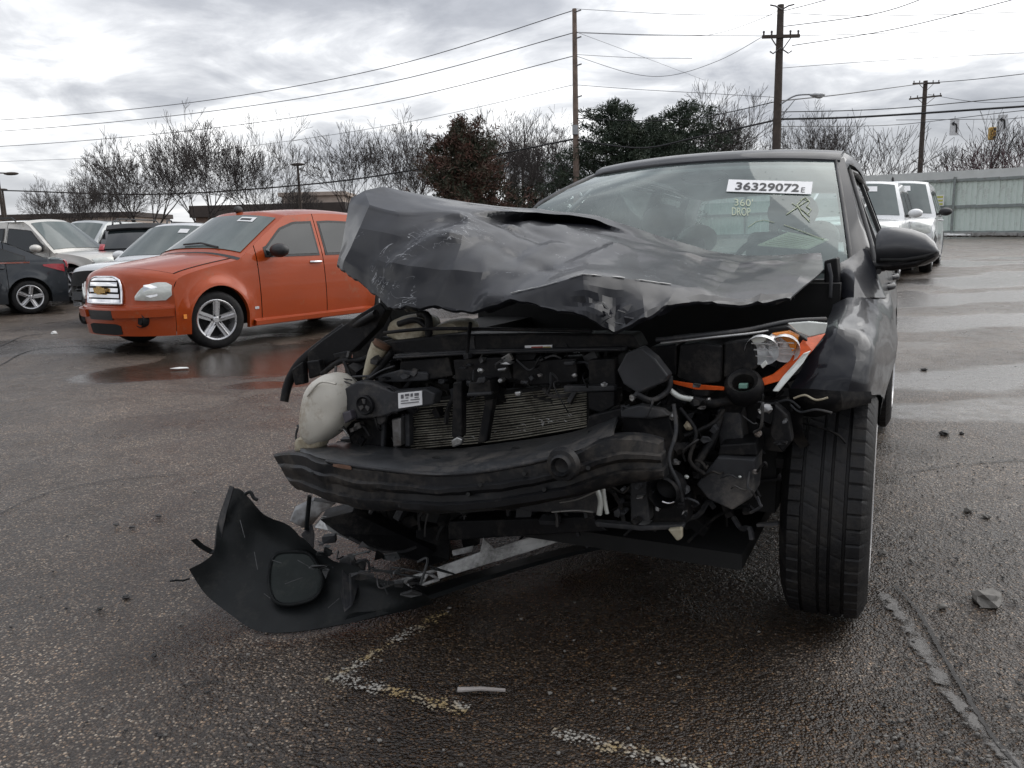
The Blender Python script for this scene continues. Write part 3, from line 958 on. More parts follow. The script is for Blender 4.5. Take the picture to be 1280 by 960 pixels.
# a low dark hedge bank behind the fence and on the far side of the lot
def hedge(pts, h, d, name, label, m, seed, n_):
    rnd = random.Random(seed)
    q = MB()
    for k in range(n_):
        f = rnd.random()
        i = min(len(pts) - 2, int(f * (len(pts) - 1)))
        c = Vector(pts[i]).lerp(Vector(pts[i + 1]), f * (len(pts) - 1) - i)
        hh = h * (0.7 + 0.5 * noise.noise(Vector((c.x * 0.25, seed, 0))))
        c = c + Vector((rnd.gauss(0, d), rnd.gauss(0, d), rnd.random() ** 1.5 * hh))
        a = Vector((rnd.gauss(0, 1), rnd.gauss(0, 1), rnd.gauss(0.3, 1))).normalized() * rnd.uniform(0.12, 0.4)
        s_ = a.cross(Vector((rnd.gauss(0, 1), rnd.gauss(0, 1), 1))).normalized() * 0.07
        q.add([c - a, c + s_, c + a, c - s_], [(0, 1, 2, 3)])
    o = q.build(name, m, weld=False)
    tag(o, label, 'hedge', kind='stuff')
hedge([at(1010, 290, 54), at(1120, 290, 56), at(1300, 285, 58)], 4.6, 0.9, 'scrub_bank', 'dark scrub growing thickly behind the metal fence', mat('scrub', (0.040, 0.034, 0.030), 0.85, 0, 0.5, 0.6), 3, 9000)
hedge([at(-80, 320, 95), at(200, 318, 92), at(420, 312, 90), at(720, 300, 90)], 2.6, 0.8, 'scrub_bank', 'dark far scrub behind the bare trees on the left', mat('scrub_far', (0.055, 0.048, 0.044), 0.85, 0, 0.5, 0.4), 4, 6000)
# ================================================================== CARS (parked)
# a car is built in local space: x runs from the front (0) to the rear (L), -y is the driver's side, z up
M_UNDER = mat('underbody', (0.010, 0.010, 0.010), 0.8)
M_LENS = mat('clear_lens', (0.62, 0.64, 0.60), 0.12, 0.1, 0.2, 9, spec=0.7, coat=0.7)
M_WSHIELD = glass_dark('windscreen_glass', (0.10, 0.125, 0.12), 0.04)
M_AMBER = mat('amber_lens', (0.75, 0.24, 0.02), 0.15, 0, 0.2, 20, coat=0.6)
WHEELS = {}
def wheel_meshes(r, w, rim_r, spokes, style):
    key = (r, w, rim_r, spokes, style)
    if key in WHEELS: return WHEELS[key]
    h = w / 2
    prof = [(-h * .75, rim_r), (-h, rim_r + 0.02), (-h * 1.02, (r + rim_r) / 2), (-h * .92, r - 0.02), (-h * .7, r - 0.004)]
    for k in (-0.35, 0.0, 0.35):
        prof += [(h * (k - .06), r), (h * (k - .05), r - 0.009), (h * (k + .05), r - 0.009), (h * (k + .06), r)]
    prof += [(h * .7, r - 0.004), (h * .92, r - 0.02), (h * 1.02, (r + rim_r) / 2), (h, rim_r + 0.02), (h * .75, rim_r)]
    ty = MB().lathe(prof, 40).mesh('tyre', M_RUBBER, 40)
    q = MB()
    q.lathe([(-h * .95, rim_r + 0.012), (-h * 1.0, rim_r + 0.004), (-h * .95, rim_r - 0.012), (-h * .5, rim_r - 0.03), (h * .6, rim_r - 0.04), (h * .8, rim_r)], 40)
    rimm = q.mesh('rim', M_ALLOY, 40)
    disc = MB().lathe([(-h * .2, 0.0), (-h * .2, rim_r * .62), (-h * .05, rim_r * .62), (0, rim_r - 0.02), (h * .3, rim_r - 0.02)], 24).mesh('brake_disc', M_UNDER, 30)
    q = MB()
    for k in range(spokes):
        a = 2 * pi * k / spokes + 0.3
        def pt(rad, off, y): 
            return Vector((cos(a) * rad - sin(a) * off, y, sin(a) * rad + cos(a) * off))
        wi, wo = (0.30, 0.20) if style == 'wide' else (0.12, 0.16)
        wi, wo = wi * rim_r * (5 / spokes) ** .5, wo * rim_r * (5 / spokes) ** .5 * 1.2
        y0, y1 = -h * .72, -h * .92
        ring = [pt(rim_r * .12, -wi / 2, y0), pt(rim_r * .12, wi / 2, y0), pt(rim_r * .99, wo * .75, y1), pt(rim_r * .99, -wo * .75, y1)]
        q.prism(ring, (0, 0.035, 0))
        q.tube([pt(rim_r * .2, 0, y0 - .004), pt(rim_r * .95, 0, y1 - .004)], [wi * .33, wo * .36], 6, flat=0.5)
    q.lathe([(-h * .86, 0.0), (-h * .86, rim_r * .13), (-h * .74, rim_r * .2), (-h * .5, rim_r * .22)], 18)
    sp = q.mesh('spokes', M_ALLOY, 30)
    q = MB()
    for k in range(5):
        a = 2 * pi * (k + .5) / 5
        q.lathe([(-h * .84, 0.0), (-h * .84, 0.011), (-h * .7, 0.012)], 8, (cos(a) * rim_r * .24, 0, sin(a) * rim_r * .24))
    nuts = q.mesh('wheel_nuts', M_UNDER, 40)
    WHEELS[key] = (ty, rimm, disc, sp, nuts)
    return WHEELS[key]
def add_wheel(par, x, y, r, w, rim_r, spokes=5, style='wide', steer=0.0, camber=0.0, z=None, spin=0.0):
    hub = bpy.data.objects.new('wheel', None)
    ms_ = wheel_meshes(r, w, rim_r, spokes, style)
    hub = bpy.data.objects.new('wheel', ms_[0])       # the tyre carries rim, disc, spokes
    C.objects.link(hub)
    hub.parent = par
    hub.location = (x, y, (z if z is not None else r - 0.012))
    hub.rotation_euler = Matrix.Rotation((pi if y > 0 else 0) + steer, 3, 'Z').to_euler()
    hub.rotation_euler = (camber, spin, (pi if y > 0 else 0) + steer)
    for nm, me_ in zip(('rim', 'brake_disc', 'spokes', 'wheel_nuts'), ms_[1:]):
        o = bpy.data.objects.new(nm, me_)
        C.objects.link(o)
        o.parent = hub
        if nm == 'wheel_nuts': o['kind'] = 'stuff'
    return hub

class Car:
    def __init__(s, root, prof, W, belt, sill, axles, ra, tumble=0.33, zw=0.55, plan_f=(1.0, 0.10), plan_r=(1.0, 0.08), nsub=4, k=2.6, flare=0.02):
        s.root, s.W, s.belt, s.sill, s.axles, s.ra, s.tumble, s.zw, s.k, s.flare = root, W, belt, sill, axles, ra, tumble, zw, k, flare
        s.pf, s.pr = plan_f, plan_r
        s.L = max(p[2] for p in prof)
        e = catmull([(p[0], 0, p[1]) for p in prof], nsub)
        c = catmull([(p[2], 0, p[3]) for p in prof], nsub)
        s.ns = nsub
        s.e = [(p.x, p.z) for p in e]
        s.c = [(p.x, p.z) for p in c]
        s.x0 = min(p[0] for p in s.e)
        s.x1 = max(p[0] for p in s.e)
        s.wheel_r = None
    def w(s, x, z):
        W = s.W
        if x < s.pf[0]: W *= 1 - s.pf[1] * ((s.pf[0] - x) / s.pf[0]) ** 2
        xr = s.x1 - s.pr[0]
        if x > xr: W *= 1 - s.pr[1] * ((x - xr) / s.pr[0]) ** 2
        if z > s.belt:
            W = W * 0.965 - s.tumble * (z - s.belt)
        elif z > s.zw:
            W *= 1 - 0.035 * ((z - s.zw) / (s.belt - s.zw)) ** 2
        else:
            W *= 1 - 0.06 * ((s.zw - z) / s.zw) ** 2
        for xa in s.axles:
            d = hypot(x - xa, z - s.ra * .86) - s.ra
            W += s.flare * math.exp(-(d / 0.085) ** 2) if z < s.belt else 0
        return W
    def sk(s, t, q, off=0.0):
        """point on the top skin: t in profile-point units, q = -1 .. 1 across"""
        f = max(0, min(t * s.ns, len(s.e) - 1.001))
        i = int(f)
        f -= i
        ex, ez = (s.e[i][k] + (s.e[i + 1][k] - s.e[i][k]) * f for k in (0, 1))
        cx, cz = (s.c[i][k] + (s.c[i + 1][k] - s.c[i][k]) * f for k in (0, 1))
        g = abs(q) ** s.k
        p = Vector((cx + (ex - cx) * g, q * s.w(ex, ez), cz + (ez - cz) * g))
        if off:
            d = 0.02
            a = s.sk(t + d, q) - s.sk(t - d, q)
            b_ = s.sk(t, min(1, q + d)) - s.sk(t, max(-1, q - d))
            nn = a.cross(b_)
            if nn.length > 1e-9:
                nn.normalize()
                mid = Vector((s.L / 2, 0, 0.6))
                if nn.dot(p - mid) < 0: nn = -nn
                p += nn * off
        return p
    def skin(s, t0, t1, name, m, q0=-1, q1=1, nq=16, off=0.0, th=0.0, parent=None, smooth=40):
        n_ = max(2, int((t1 - t0) * s.ns))
        rows = [[s.sk(t0 + (t1 - t0) * i / n_, q0 + (q1 - q0) * j / nq, off) for j in range(nq + 1)] for i in range(n_ + 1)]
        q = MB()
        if th:
            rows2 = [[s.sk(t0 + (t1 - t0) * i / n_, q0 + (q1 - q0) * j / nq, off + th) for j in range(nq + 1)] for i in range(n_ + 1)]
            q.slabgrid(rows, lambda i, j, p: rows2[i][j] - p)
        else:
            q.grid(rows)
        return q.build(name, m, parent or s.root, smooth=smooth)
    def patch(s, qs, tlo, thi, name, m, off=0.006, nt=6, parent=None, th=0.012, dome=0.0):
        """piece lying on the skin: for every q between two t curves"""
        qq = [qs[0] + (qs[-1] - qs[0]) * i / 14 for i in range(15)]
        rows, rows2 = [], []
        for i, q in enumerate(qq):
            a, b_ = interp(qs, tlo, q), interp(qs, thi, q)
            r_, r2 = [], []
            for j in range(nt + 1):
                t = a + (b_ - a) * j / nt
                dm = dome * (1 - (2 * j / nt - 1) ** 2) * (1 - (2 * i / 14 - 1) ** 4)
                r_.append(s.sk(t, q, off + dm + th))
                r2.append(s.sk(t, q, off - 0.004))
            rows.append(r_)
            rows2.append(r2)
        q = MB()
        q.slabgrid(rows, lambda i, j, p: rows2[i][j] - p)
        return q.build(name, m, parent or s.root, smooth=40)
    def top(s, x):
        z = None
        for (xa, za), (xb, zb) in zip(s.e, s.e[1:]):
            lo, hi = min(xa, xb), max(xa, xb)
            if lo - 1e-6 <= x <= hi + 1e-6:
                zz_ = max(za, zb) if hi - lo < 1e-6 else za + (zb - za) * (x - xa) / (xb - xa)
                z = zz_ if z is None else max(z, zz_)
        return z if z is not None else s.sill
    def bot(s, x):
        z = s.sill
        for xa in s.axles:
            d = abs(x - xa)
            if d < s.ra: z = max(z, s.ra * .86 + sqrt(max(0, s.ra ** 2 - d * d)))
        return z
    def side(s, xa, xb, name, m, sides=(-1, 1), rows=12, gap=0.006, crush=None):
        xs = []
        n_ = max(2, int((xb - xa) / 0.05))
        xs = [xa + gap + (xb - xa - 2 * gap) * i / n_ for i in range(n_ + 1)]
        for ax in s.axles:
            for d in (-s.ra, -s.ra * .995, -s.ra * .97, -s.ra * .92, s.ra * .92, s.ra * .97, s.ra * .995, s.ra):
                if xa < ax + d < xb: xs.append(ax + d)
        xs.sort()
        objs = []
        for sg in sides:
            g = []
            for x in xs:
                b_, t_ = s.bot(x), s.top(x)
                col = []
                for i in range(rows + 1):
                    z = b_ + (t_ - b_) * i / rows
                    p = Vector((x, sg * s.w(x, z), z))
                    if crush: p = crush(p)
                    col.append(p)
                # roll the lower edge under
                p = col[0]
                col.insert(0, p + Vector((0, -sg * 0.05, 0.0)))
                g.append(col)
            objs.append(MB().grid(g).build(name, m, s.root, smooth=35))
        return objs
    def pane(s, xs, zlo, zhi, name, m, sides=(-1, 1), frame=0.022, mf=None, n_=16):
        for sg in sides:
            def surf(e, off):
                g = []
                xa, xb = xs[0] - e, xs[-1] + e
                for i in range(n_ + 1):
                    x = xa + (xb - xa) * i / n_
                    lo, hi = interp(xs, zlo, x) - e, interp(xs, zhi, x) + e
                    g.append([Vector((x, sg * (s.w(x, lo + (hi - lo) * j / 5) + off), lo + (hi - lo) * j / 5)) for j in range(6)])
                return g
            f = None
            if frame:
                f = MB().slabgrid(surf(frame, 0.004), (0, -sg * 0.012, 0)).build('window_frame', mf or M_BLACK, s.root, smooth=40)
            MB().slabgrid(surf(0, 0.007), (0, -sg * 0.008, 0)).build(name, m, f or s.root, smooth=40)
    def under(s, xa, xb, z0, z1, inset=0.25, m=None):
        return MB().box(((xa + xb) / 2, 0, (z0 + z1) / 2), (xb - xa, 2 * (s.W - inset), z1 - z0)).build('underbody', m or M_UNDER, s.root)
    def wheels(s, r, w, rim, spokes=5, style='wide', steer=0.0, inset=0.02):
        for i, xa in enumerate(s.axles):
            for sg in (-1, 1):
                add_wheel(s.root, xa, sg * (s.W - inset - w / 2), r, w, rim, spokes, style, steer if i == 0 else 0, spin=R())
    def mirror(s, x, z, m, sides=(-1, 1), sx=0.11, sy=0.13, sz=0.085, m2=None):
        for sg in sides:
            y = s.w(x, z)
            q = MB()
            q.ball((x, sg * (y + 0.17), z + 0.03), (sx, sy, sz), 3)
            a = q.build('side_mirror', m, s.root, smooth=60)
            MB().bar((x, sg * (y - 0.02), z - 0.02), (x + 0.01, sg * (y + 0.12), z), 0.06, 0.04).build('mirror_arm', m2 or M_BLACK, a)
    def handle(s, x, z, m, sides=(-1, 1), ln=0.17):
        for sg in sides:
            y = s.w(x, z)
            q = MB()
            q.tube([(x - ln / 2, sg * y, z), (x - ln / 2 + .02, sg * (y + .035), z), (x + ln / 2 - .02, sg * (y + .035), z), (x + ln / 2, sg * y, z)], 0.016, 8)
            q.build('door_handle', m, s.root, smooth=50)

def put(root, P, phi, lx, ly):
    """place the car so that local point (lx, ly) stands at world point P, rear pointing along phi"""
    k = root.scale.x
    root.location = (P[0] - k * (cos(phi) * lx - sin(phi) * ly), P[1] - k * (sin(phi) * lx + cos(phi) * ly), gz(P[0], P[1]))
    root.rotation_euler = (0, 0, phi)
def sticker(car, t0, t1, q0, q1, txt=None, name='lot_sticker'):
    o = car.skin(t0, t1, name, M_WHITE, q0, q1, 6, 0.010, 0.003)
    return o

# ------------------------------------------------------------------ orange retro wagon
def orange_car():
    root = thing('orange_wagon', 'orange retro wagon with a chrome barred grille parked left of the wrecked car', 'car')
    P_OR = mat('paint_orange', (0.37, 0.056, 0.009), 0.32, 0.15, 0.07, 2.0, spec=.2, coat=0.55, coat_rough=.02, dirt=(0.30, 0.12, 0.06), dirt_amt=0.18, dirt_scale=2.2, bump=0.01, bscale=2)
    prof = [(.36, .20, .05, .20), (.36, .50, .00, .49), (.365, .545, .06, .545), (.375, .74, .11, .84), (.50, .845, .24, .945), (.85, .93, .62, 1.015),
            (1.18, .985, 1.12, 1.085), (1.30, 1.03, 1.20, 1.11), (2.02, 1.47, 1.86, 1.53), (2.25, 1.525, 2.10, 1.59), (2.9, 1.55, 2.9, 1.63), (3.7, 1.50, 3.7, 1.58),
            (4.40, 1.43, 4.42, 1.49), (4.58, 1.0, 4.65, 1.0), (4.59, .55, 4.67, .55), (4.58, .22, 4.65, .22)]
    c = Car(root, prof, 0.89, 1.02, 0.20, (0.90, 3.80), 0.385, tumble=0.30, plan_f=(1.1, 0.09), flare=0.045, k=2.8)
    c.skin(0, 2, 'front_bumper', P_OR, nq=28)
    c.skin(2, 4, 'nose_panel', P_OR, nq=28)
    c.skin(4.02, 6.6, 'bonnet', P_OR, q0=-0.90, q1=0.90, nq=22)
    for a, b_ in ((-1, -0.905), (0.905, 1)):
        c.skin(4, 6.6, 'fender_top', P_OR, q0=a, q1=b_, nq=4)
    c.skin(6.6, 6.9, 'cowl', M_BLACK, nq=18)
    c.skin(6.9, 8.3, 'roof_surround', P_OR, nq=20)
    c.skin(8.3, 12, 'roof', P_OR, nq=20)
    ws_ = c.skin(7.08, 8.0, 'windscreen', M_WSHIELD, -0.93, 0.93, 20, 0.005, 0.006)
    c.skin(12, 15, 'tailgate', P_OR, nq=20)
    c.skin(12.1, 12.9, 'rear_window', M_GLASS, -0.85, 0.85, 14, 0.004, 0.006)
    c.side(c.x0, 1.50, 'fender', P_OR)
    c.side(1.50, 2.56, 'front_door', P_OR)
    c.side(2.56, 3.50, 'rear_door', P_OR)
    c.side(3.50, c.x1, 'quarter_panel', P_OR)
    c.pane([1.66, 1.95, 2.2, 2.48], [1.04, 1.04, 1.04, 1.04], [1.10, 1.33, 1.41, 1.42], 'front_side_window', M_GLASS, frame=0.03)
    c.pane([2.64, 2.8, 3.44], [1.04, 1.04, 1.04], [1.42, 1.43, 1.41], 'rear_side_window', M_GLASS, frame=0.03)
    c.pane([3.56, 3.8, 4.3], [1.06, 1.06, 1.10], [1.40, 1.39, 1.30], 'quarter_window', M_GLASS, frame=0.025)
    c.under(0.38, 4.5, 0.22, 0.9, 0.27)
    c.wheels(0.335, 0.215, 0.225, 5, 'wide', steer=radians(-14))
    c.mirror(1.72, 1.06, M_BLACK, sx=0.10, sy=0.135, sz=0.085)
    c.handle(2.42, 0.93, M_CHROME)
    c.handle(3.38, 0.93, M_CHROME)
    # grille: dark recess, chrome bars, surround, gold emblem
    g = c.patch([-.37, -.25, .25, .37], [2.10, 2.05, 2.05, 2.10], [2.72, 2.95, 2.95, 2.72], 'grille', M_DARKGAP, off=0.0, th=0.004)
    for k in range(5):
        t0 = 2.10 + k * 0.19
        ql = 0.365 - 0.018 * k
        c.patch([-ql, 0, ql], [t0] * 3, [t0 + 0.125] * 3, 'grille_bar', M_CHROME, off=0.008, th=0.022, nt=3, parent=g)
    q = MB()
    rim_pts = [c.sk(2.05, q_, 0.02) for q_ in [(-.39 + .78 * i / 10) for i in range(11)]] + [c.sk(t_, q_, 0.02) for t_, q_ in ((2.5, .385), (2.7, .37), (2.88, .33), (2.97, .26))] + \
              [c.sk(3.0, q_, 0.02) for q_ in [(.2 - .4 * i / 6) for i in range(7)]] + [c.sk(t_, q_, 0.02) for t_, q_ in ((2.97, -.26), (2.88, -.33), (2.7, -.37), (2.5, -.385), (2.05, -.39))]
    q.tube(rim_pts, 0.016, 6)
    q.build('grille_surround', M_CHROME, root, smooth=60)
    M_GOLD = mat('emblem_gold', (0.62, 0.40, 0.14), 0.25, 0.6, 0.1, 20)
    ctr = c.sk(2.52, 0, 0.055)
    q = MB()
    q.prism([ctr + Vector((0, y, z)) for y, z in ((-.10, -.028), (-.035, -.028), (-.035, -.045), (.045, -.045), (.045, -.028), (.09, -.028), (.105, .028), (.04, .028), (.04, .045), (-.04, .045), (-.04, .028), (-.085, .028))], (-0.02, 0, 0))
    q.build('emblem', M_GOLD, root)
    # headlights sweep from the grille side to the fender
    for sg in (-1, 1):
        qs = [0.58, 0.66, 0.80, 0.93, 0.985]
        lo, hi = [2.22, 2.2, 2.2, 2.25, 2.5], [2.36, 2.65, 2.95, 3.12, 3.0]
        if sg < 0: qs, lo, hi = [-x for x in reversed(qs)], lo[::-1], hi[::-1]
        hl = c.patch(qs, lo, hi, 'headlight', M_LENS, off=0.004, dome=0.018, th=0.012)
        qa = 0.78 * sg
        c.patch([qa - .075, qa, qa + .075], [2.42, 2.34, 2.42], [2.78, 2.86, 2.78], 'reflector', M_CHROME, off=.030, th=.002, nt=5, parent=hl)
        cc = c.sk(1.75, 0.9 * sg, -0.012)
        # lower bumper: fog lamp, amber marker
        q = MB()
        a = c.sk(0.62, 0.66 * sg, 0.0)
        q.lathe([(-0.012, 0.0), (-0.012, 0.055), (0.03, 0.075), (-0.02, 0.085), (0.05, 0.09)], 16, a, 'X')
        q.build('fog_lamp', M_DARKGAP, root, smooth=40)
        x_ = c.x0 + 0.10
        MB().box((x_, sg * (c.w(x_, .40) + 0.002), .40), (0.05, 0.008, 0.05)).build('side_marker', M_AMBER, root)
    # lower intake and plate recess, bumper shelf
    c.patch([-.36, -.28, .28, .36], [0.10, 0.05, 0.05, 0.10], [0.42, 0.48, 0.48, 0.42], 'air_intake', M_DARKGAP, off=0.002, th=0.004)
    c.patch([-.26, .26], [0.62, 0.62], [0.98, 0.98], 'plate_recess', M_BLACK, off=0.006, th=0.010)
    c.skin(0.70, 1.0, 'bumper_bar', P_OR, -0.99, -0.30, 12, 0.004, 0.035)
    c.skin(0.70, 1.0, 'bumper_bar', P_OR, 0.30, 0.99, 12, 0.004, 0.035)
    # wiper and antenna and white lot label at the top of the glass
    q = MB()
    q.tube([c.sk(7.1, -.55, .02), c.sk(7.18, -.15, .035), c.sk(7.16, .25, .03)], 0.012, 6)
    q.build('wiper', M_BLACK, root)
    st_ = c.skin(7.78, 7.93, 'lot_sticker', M_WHITE, -0.66, -0.34, 6, 0.014, 0.002)
    st2 = c.skin(7.82, 7.88, 'sticker_print', M_INK, -0.60, -0.38, 6, 0.0175, 0.001, parent=st_)
    MB().ball(c.sk(8.5, 0.0, 0.03), (0.07, 0.03, 0.05), 2).build('roof_antenna', M_BLACK, root, smooth=60)
    # fuel flap-like badge on the fender and running board
    MB().box((1.42, -c.w(1.42, .42) - 0.004, .42), (0.06, 0.01, 0.03)).build('fender_badge', M_CHROME, root)
    for sg in (-1, 1):
        q = MB()
        q.slabgrid([[Vector((x, sg * (c.w(x, .27) - 0.03), .20)), Vector((x, sg * (c.w(x, .27) + 0.045), .215)), Vector((x, sg * (c.w(x, .27) + 0.05), .265)), Vector((x, sg * (c.w(x, .3) - 0.01), .285))] for x in (1.36, 1.9, 2.6, 3.36)], (0, -sg * 0.02, 0.01))
        q.build('running_board', P_OR, root, smooth=40)
    for sg in (-1, 1):      # shut line between bonnet and fender
        q = MB()
        q.tube([c.sk(4.0 + 2.6 * k / 12, .905 * sg, .001) for k in range(13)], .007, 5)
        q.build('shut_line', M_DARKGAP, root)
    root.scale = (1.07, 1.07, 1.07)
    P = gnd(272, 434)
    put(root, P, math.atan2(.83, .557), 0.90, -0.79)
    return root
orange_car()

# ------------------------------------------------------------------ generic sport utility / sedan bodies for the row behind
def suv(name, label, pm, L=4.75, H=1.76, W=0.93, hood=1.02, ax=(0.95, 3.75), r=0.37, rear_rake=0.35, nose=0.30, glass=None, windscreen=None, rim=0.24, spokes=6, style='thin', mirror=None, cat='sport utility car', rack=True, lamp=True, crush=None, sides3=True, hood_len=1.25, front=True):
    root = thing(name, label, cat)
    g = glass or M_GLASS
    wsg = windscreen or M_WSHIELD
    b_ = hood + 0.05
    hl = hood_len
    prof = [(nose + .06, .26, .06, .26), (nose + .06, .58, 0, .56), (nose + .07, .64, .05, .64), (nose + .10, hood - .22, .08, hood - .12), (nose + .25, hood - .12, .20, hood - .03),
            (.85, hood - .05, .7, hood + .02), (hl, hood, hl - .05, hood + .05), (hl + .12, hood + .04, hl + .04, hood + .08), (hl + .80, H - .10, hl + .66, H - .04), (hl + 1.1, H - .05, hl + 1.0, H),
            (L * .62, H - .04, L * .62, H), (L * .82, H - .07, L * .82, H - .03), (L - .45 - rear_rake * .3, H - .13, L - .42 - rear_rake * .3, H - .08), (L - .14, b_, L - .05, b_), (L - .10, .62, L, .62), (L - .12, .28, L - .03, .28)]
    c = Car(root, prof, W, b_, .28, ax, r + .065, tumble=.33, plan_f=(.9, .07), flare=.02, nsub=3)
    if front: c.skin(0, 2, 'front_bumper', pm, nq=14)
    tn = 4 if front else 3.0
    c.skin(2, tn, 'nose_panel', pm if front else M_DARKGAP, nq=14)
    c.skin(tn, 6.7, 'bonnet', pm, nq=14)
    c.skin(6.7, 8.35, 'windscreen_surround', pm, nq=14)
    c.skin(7.05, 8.0, 'windscreen', wsg, -.91, .91, 12, .004, .006)
    c.skin(8.35, 12, 'roof', pm, nq=14)
    c.skin(12, 13.1, 'tailgate', pm, nq=14)
    c.skin(12.12, 12.92, 'rear_window', g, -.86, .86, 12, .005, .006)
    c.skin(13.1, 15, 'rear_bumper', pm, nq=14)
    x1, x2, x3 = hl + .25, hl + 1.32, min(hl + 2.3, ax[1] - .1)
    c.side(c.x0, x1, 'fender', pm, crush=crush)
    c.side(x1, x2, 'front_door', pm, crush=crush)
    c.side(x2, x3, 'rear_door', pm, crush=crush)
    c.side(x3, c.x1, 'quarter_panel', pm, crush=crush)
    zt = H - .20
    c.pane([x1 + .12, x1 + .45, x2 - .07], [b_ + .01] * 3, [b_ + .10, zt - .06, zt], 'front_side_window', g, n_=8)
    c.pane([x2 + .07, x3 - .07], [b_ + .01] * 2, [zt, zt], 'rear_side_window', g, n_=6)
    c.pane([x3 + .08, L - .72, L - .50], [b_ + .02, b_ + .03, b_ + .06], [zt, zt - .02, zt - .10], 'quarter_window', g, n_=8)
    c.under(.4, L - .2, .25, hood - .08, .28)
    c.wheels(r, .24, rim, spokes, style)
    c.mirror(x1 + .12, b_ + .03, mirror or pm)
    c.handle(x2 - .16, b_ - .10, pm)
    c.handle(x3 - .16, b_ - .10, pm)
    for sg in (-1, 1):
        if lamp:
            qs, lo, hi = [.60, .75, .97], [2.6, 2.45, 2.6], [3.1, 3.45, 3.5]
            if sg < 0: qs, lo, hi = [-x for x in qs[::-1]], lo[::-1], hi[::-1]
            c.patch(qs, lo, hi, 'headlight', M_LENS, off=.003, dome=.02, nt=4)
        qs, lo, hi = [.72, .85, .99], [13.05, 13.0, 13.0], [13.35, 13.4, 13.4]
        if sg < 0: qs, lo, hi = [-x for x in qs[::-1]], lo[::-1], hi[::-1]
        c.patch(qs, lo, hi, 'tail_light', M_RED, off=.003, dome=.02, nt=4)
        if rack:
            q = MB()
            q.tube([(hl + 1.2, sg * .58, H - .02), (hl + 1.3, sg * .58, H + .05), (L - .9, sg * .58, H + .03), (L - .8, sg * .58, H - .05)], .02, 6)
            q.build('roof_rail', M_BLACK, root, smooth=50)
    if front:
        gr = c.patch([-.45, .45], [2.3, 2.3], [3.2, 3.2], 'grille', M_DARKGAP, off=.003)
        c.patch([-.5, .5], [.3, .3], [.8, .8], 'air_intake', M_DARKGAP, off=.003, th=.004)
    return c
P_WHITE = paint('paint_white', (0.72, 0.73, 0.73), 0.0, 0.25)
P_PEARL = paint('paint_pearl', (0.62, 0.60, 0.55), 0.1, 0.35)
P_SILVER = paint('paint_silver', (0.48, 0.50, 0.50), 0.35, 0.3)
P_DARK = paint('paint_dark_blue', (0.016, 0.021, 0.027), 0.3, 0.2)
P_CHAR = paint('paint_charcoal', (0.020, 0.021, 0.024), 0.3, 0.25)

def crumple(seed, amp, x0, x1, sgn_=None):
    def f(p):
        if x0 < p.x < x1 and (sgn_ is None or p.y * sgn_ > 0):
            fade = min(1, (p.x - x0) / .25, (x1 - p.x) / .25)
            d = noise.noise(Vector((p.x * 2.6, p.z * 3.2, seed))) * 1.2 + noise.noise(Vector((p.x * 7, p.z * 6, seed + 5))) * .5
            s_ = 1 if p.y > 0 else -1
            return p + Vector((0, -s_ * amp * fade * (0.55 + d), d * amp * .2 * fade))
        return p
    return f

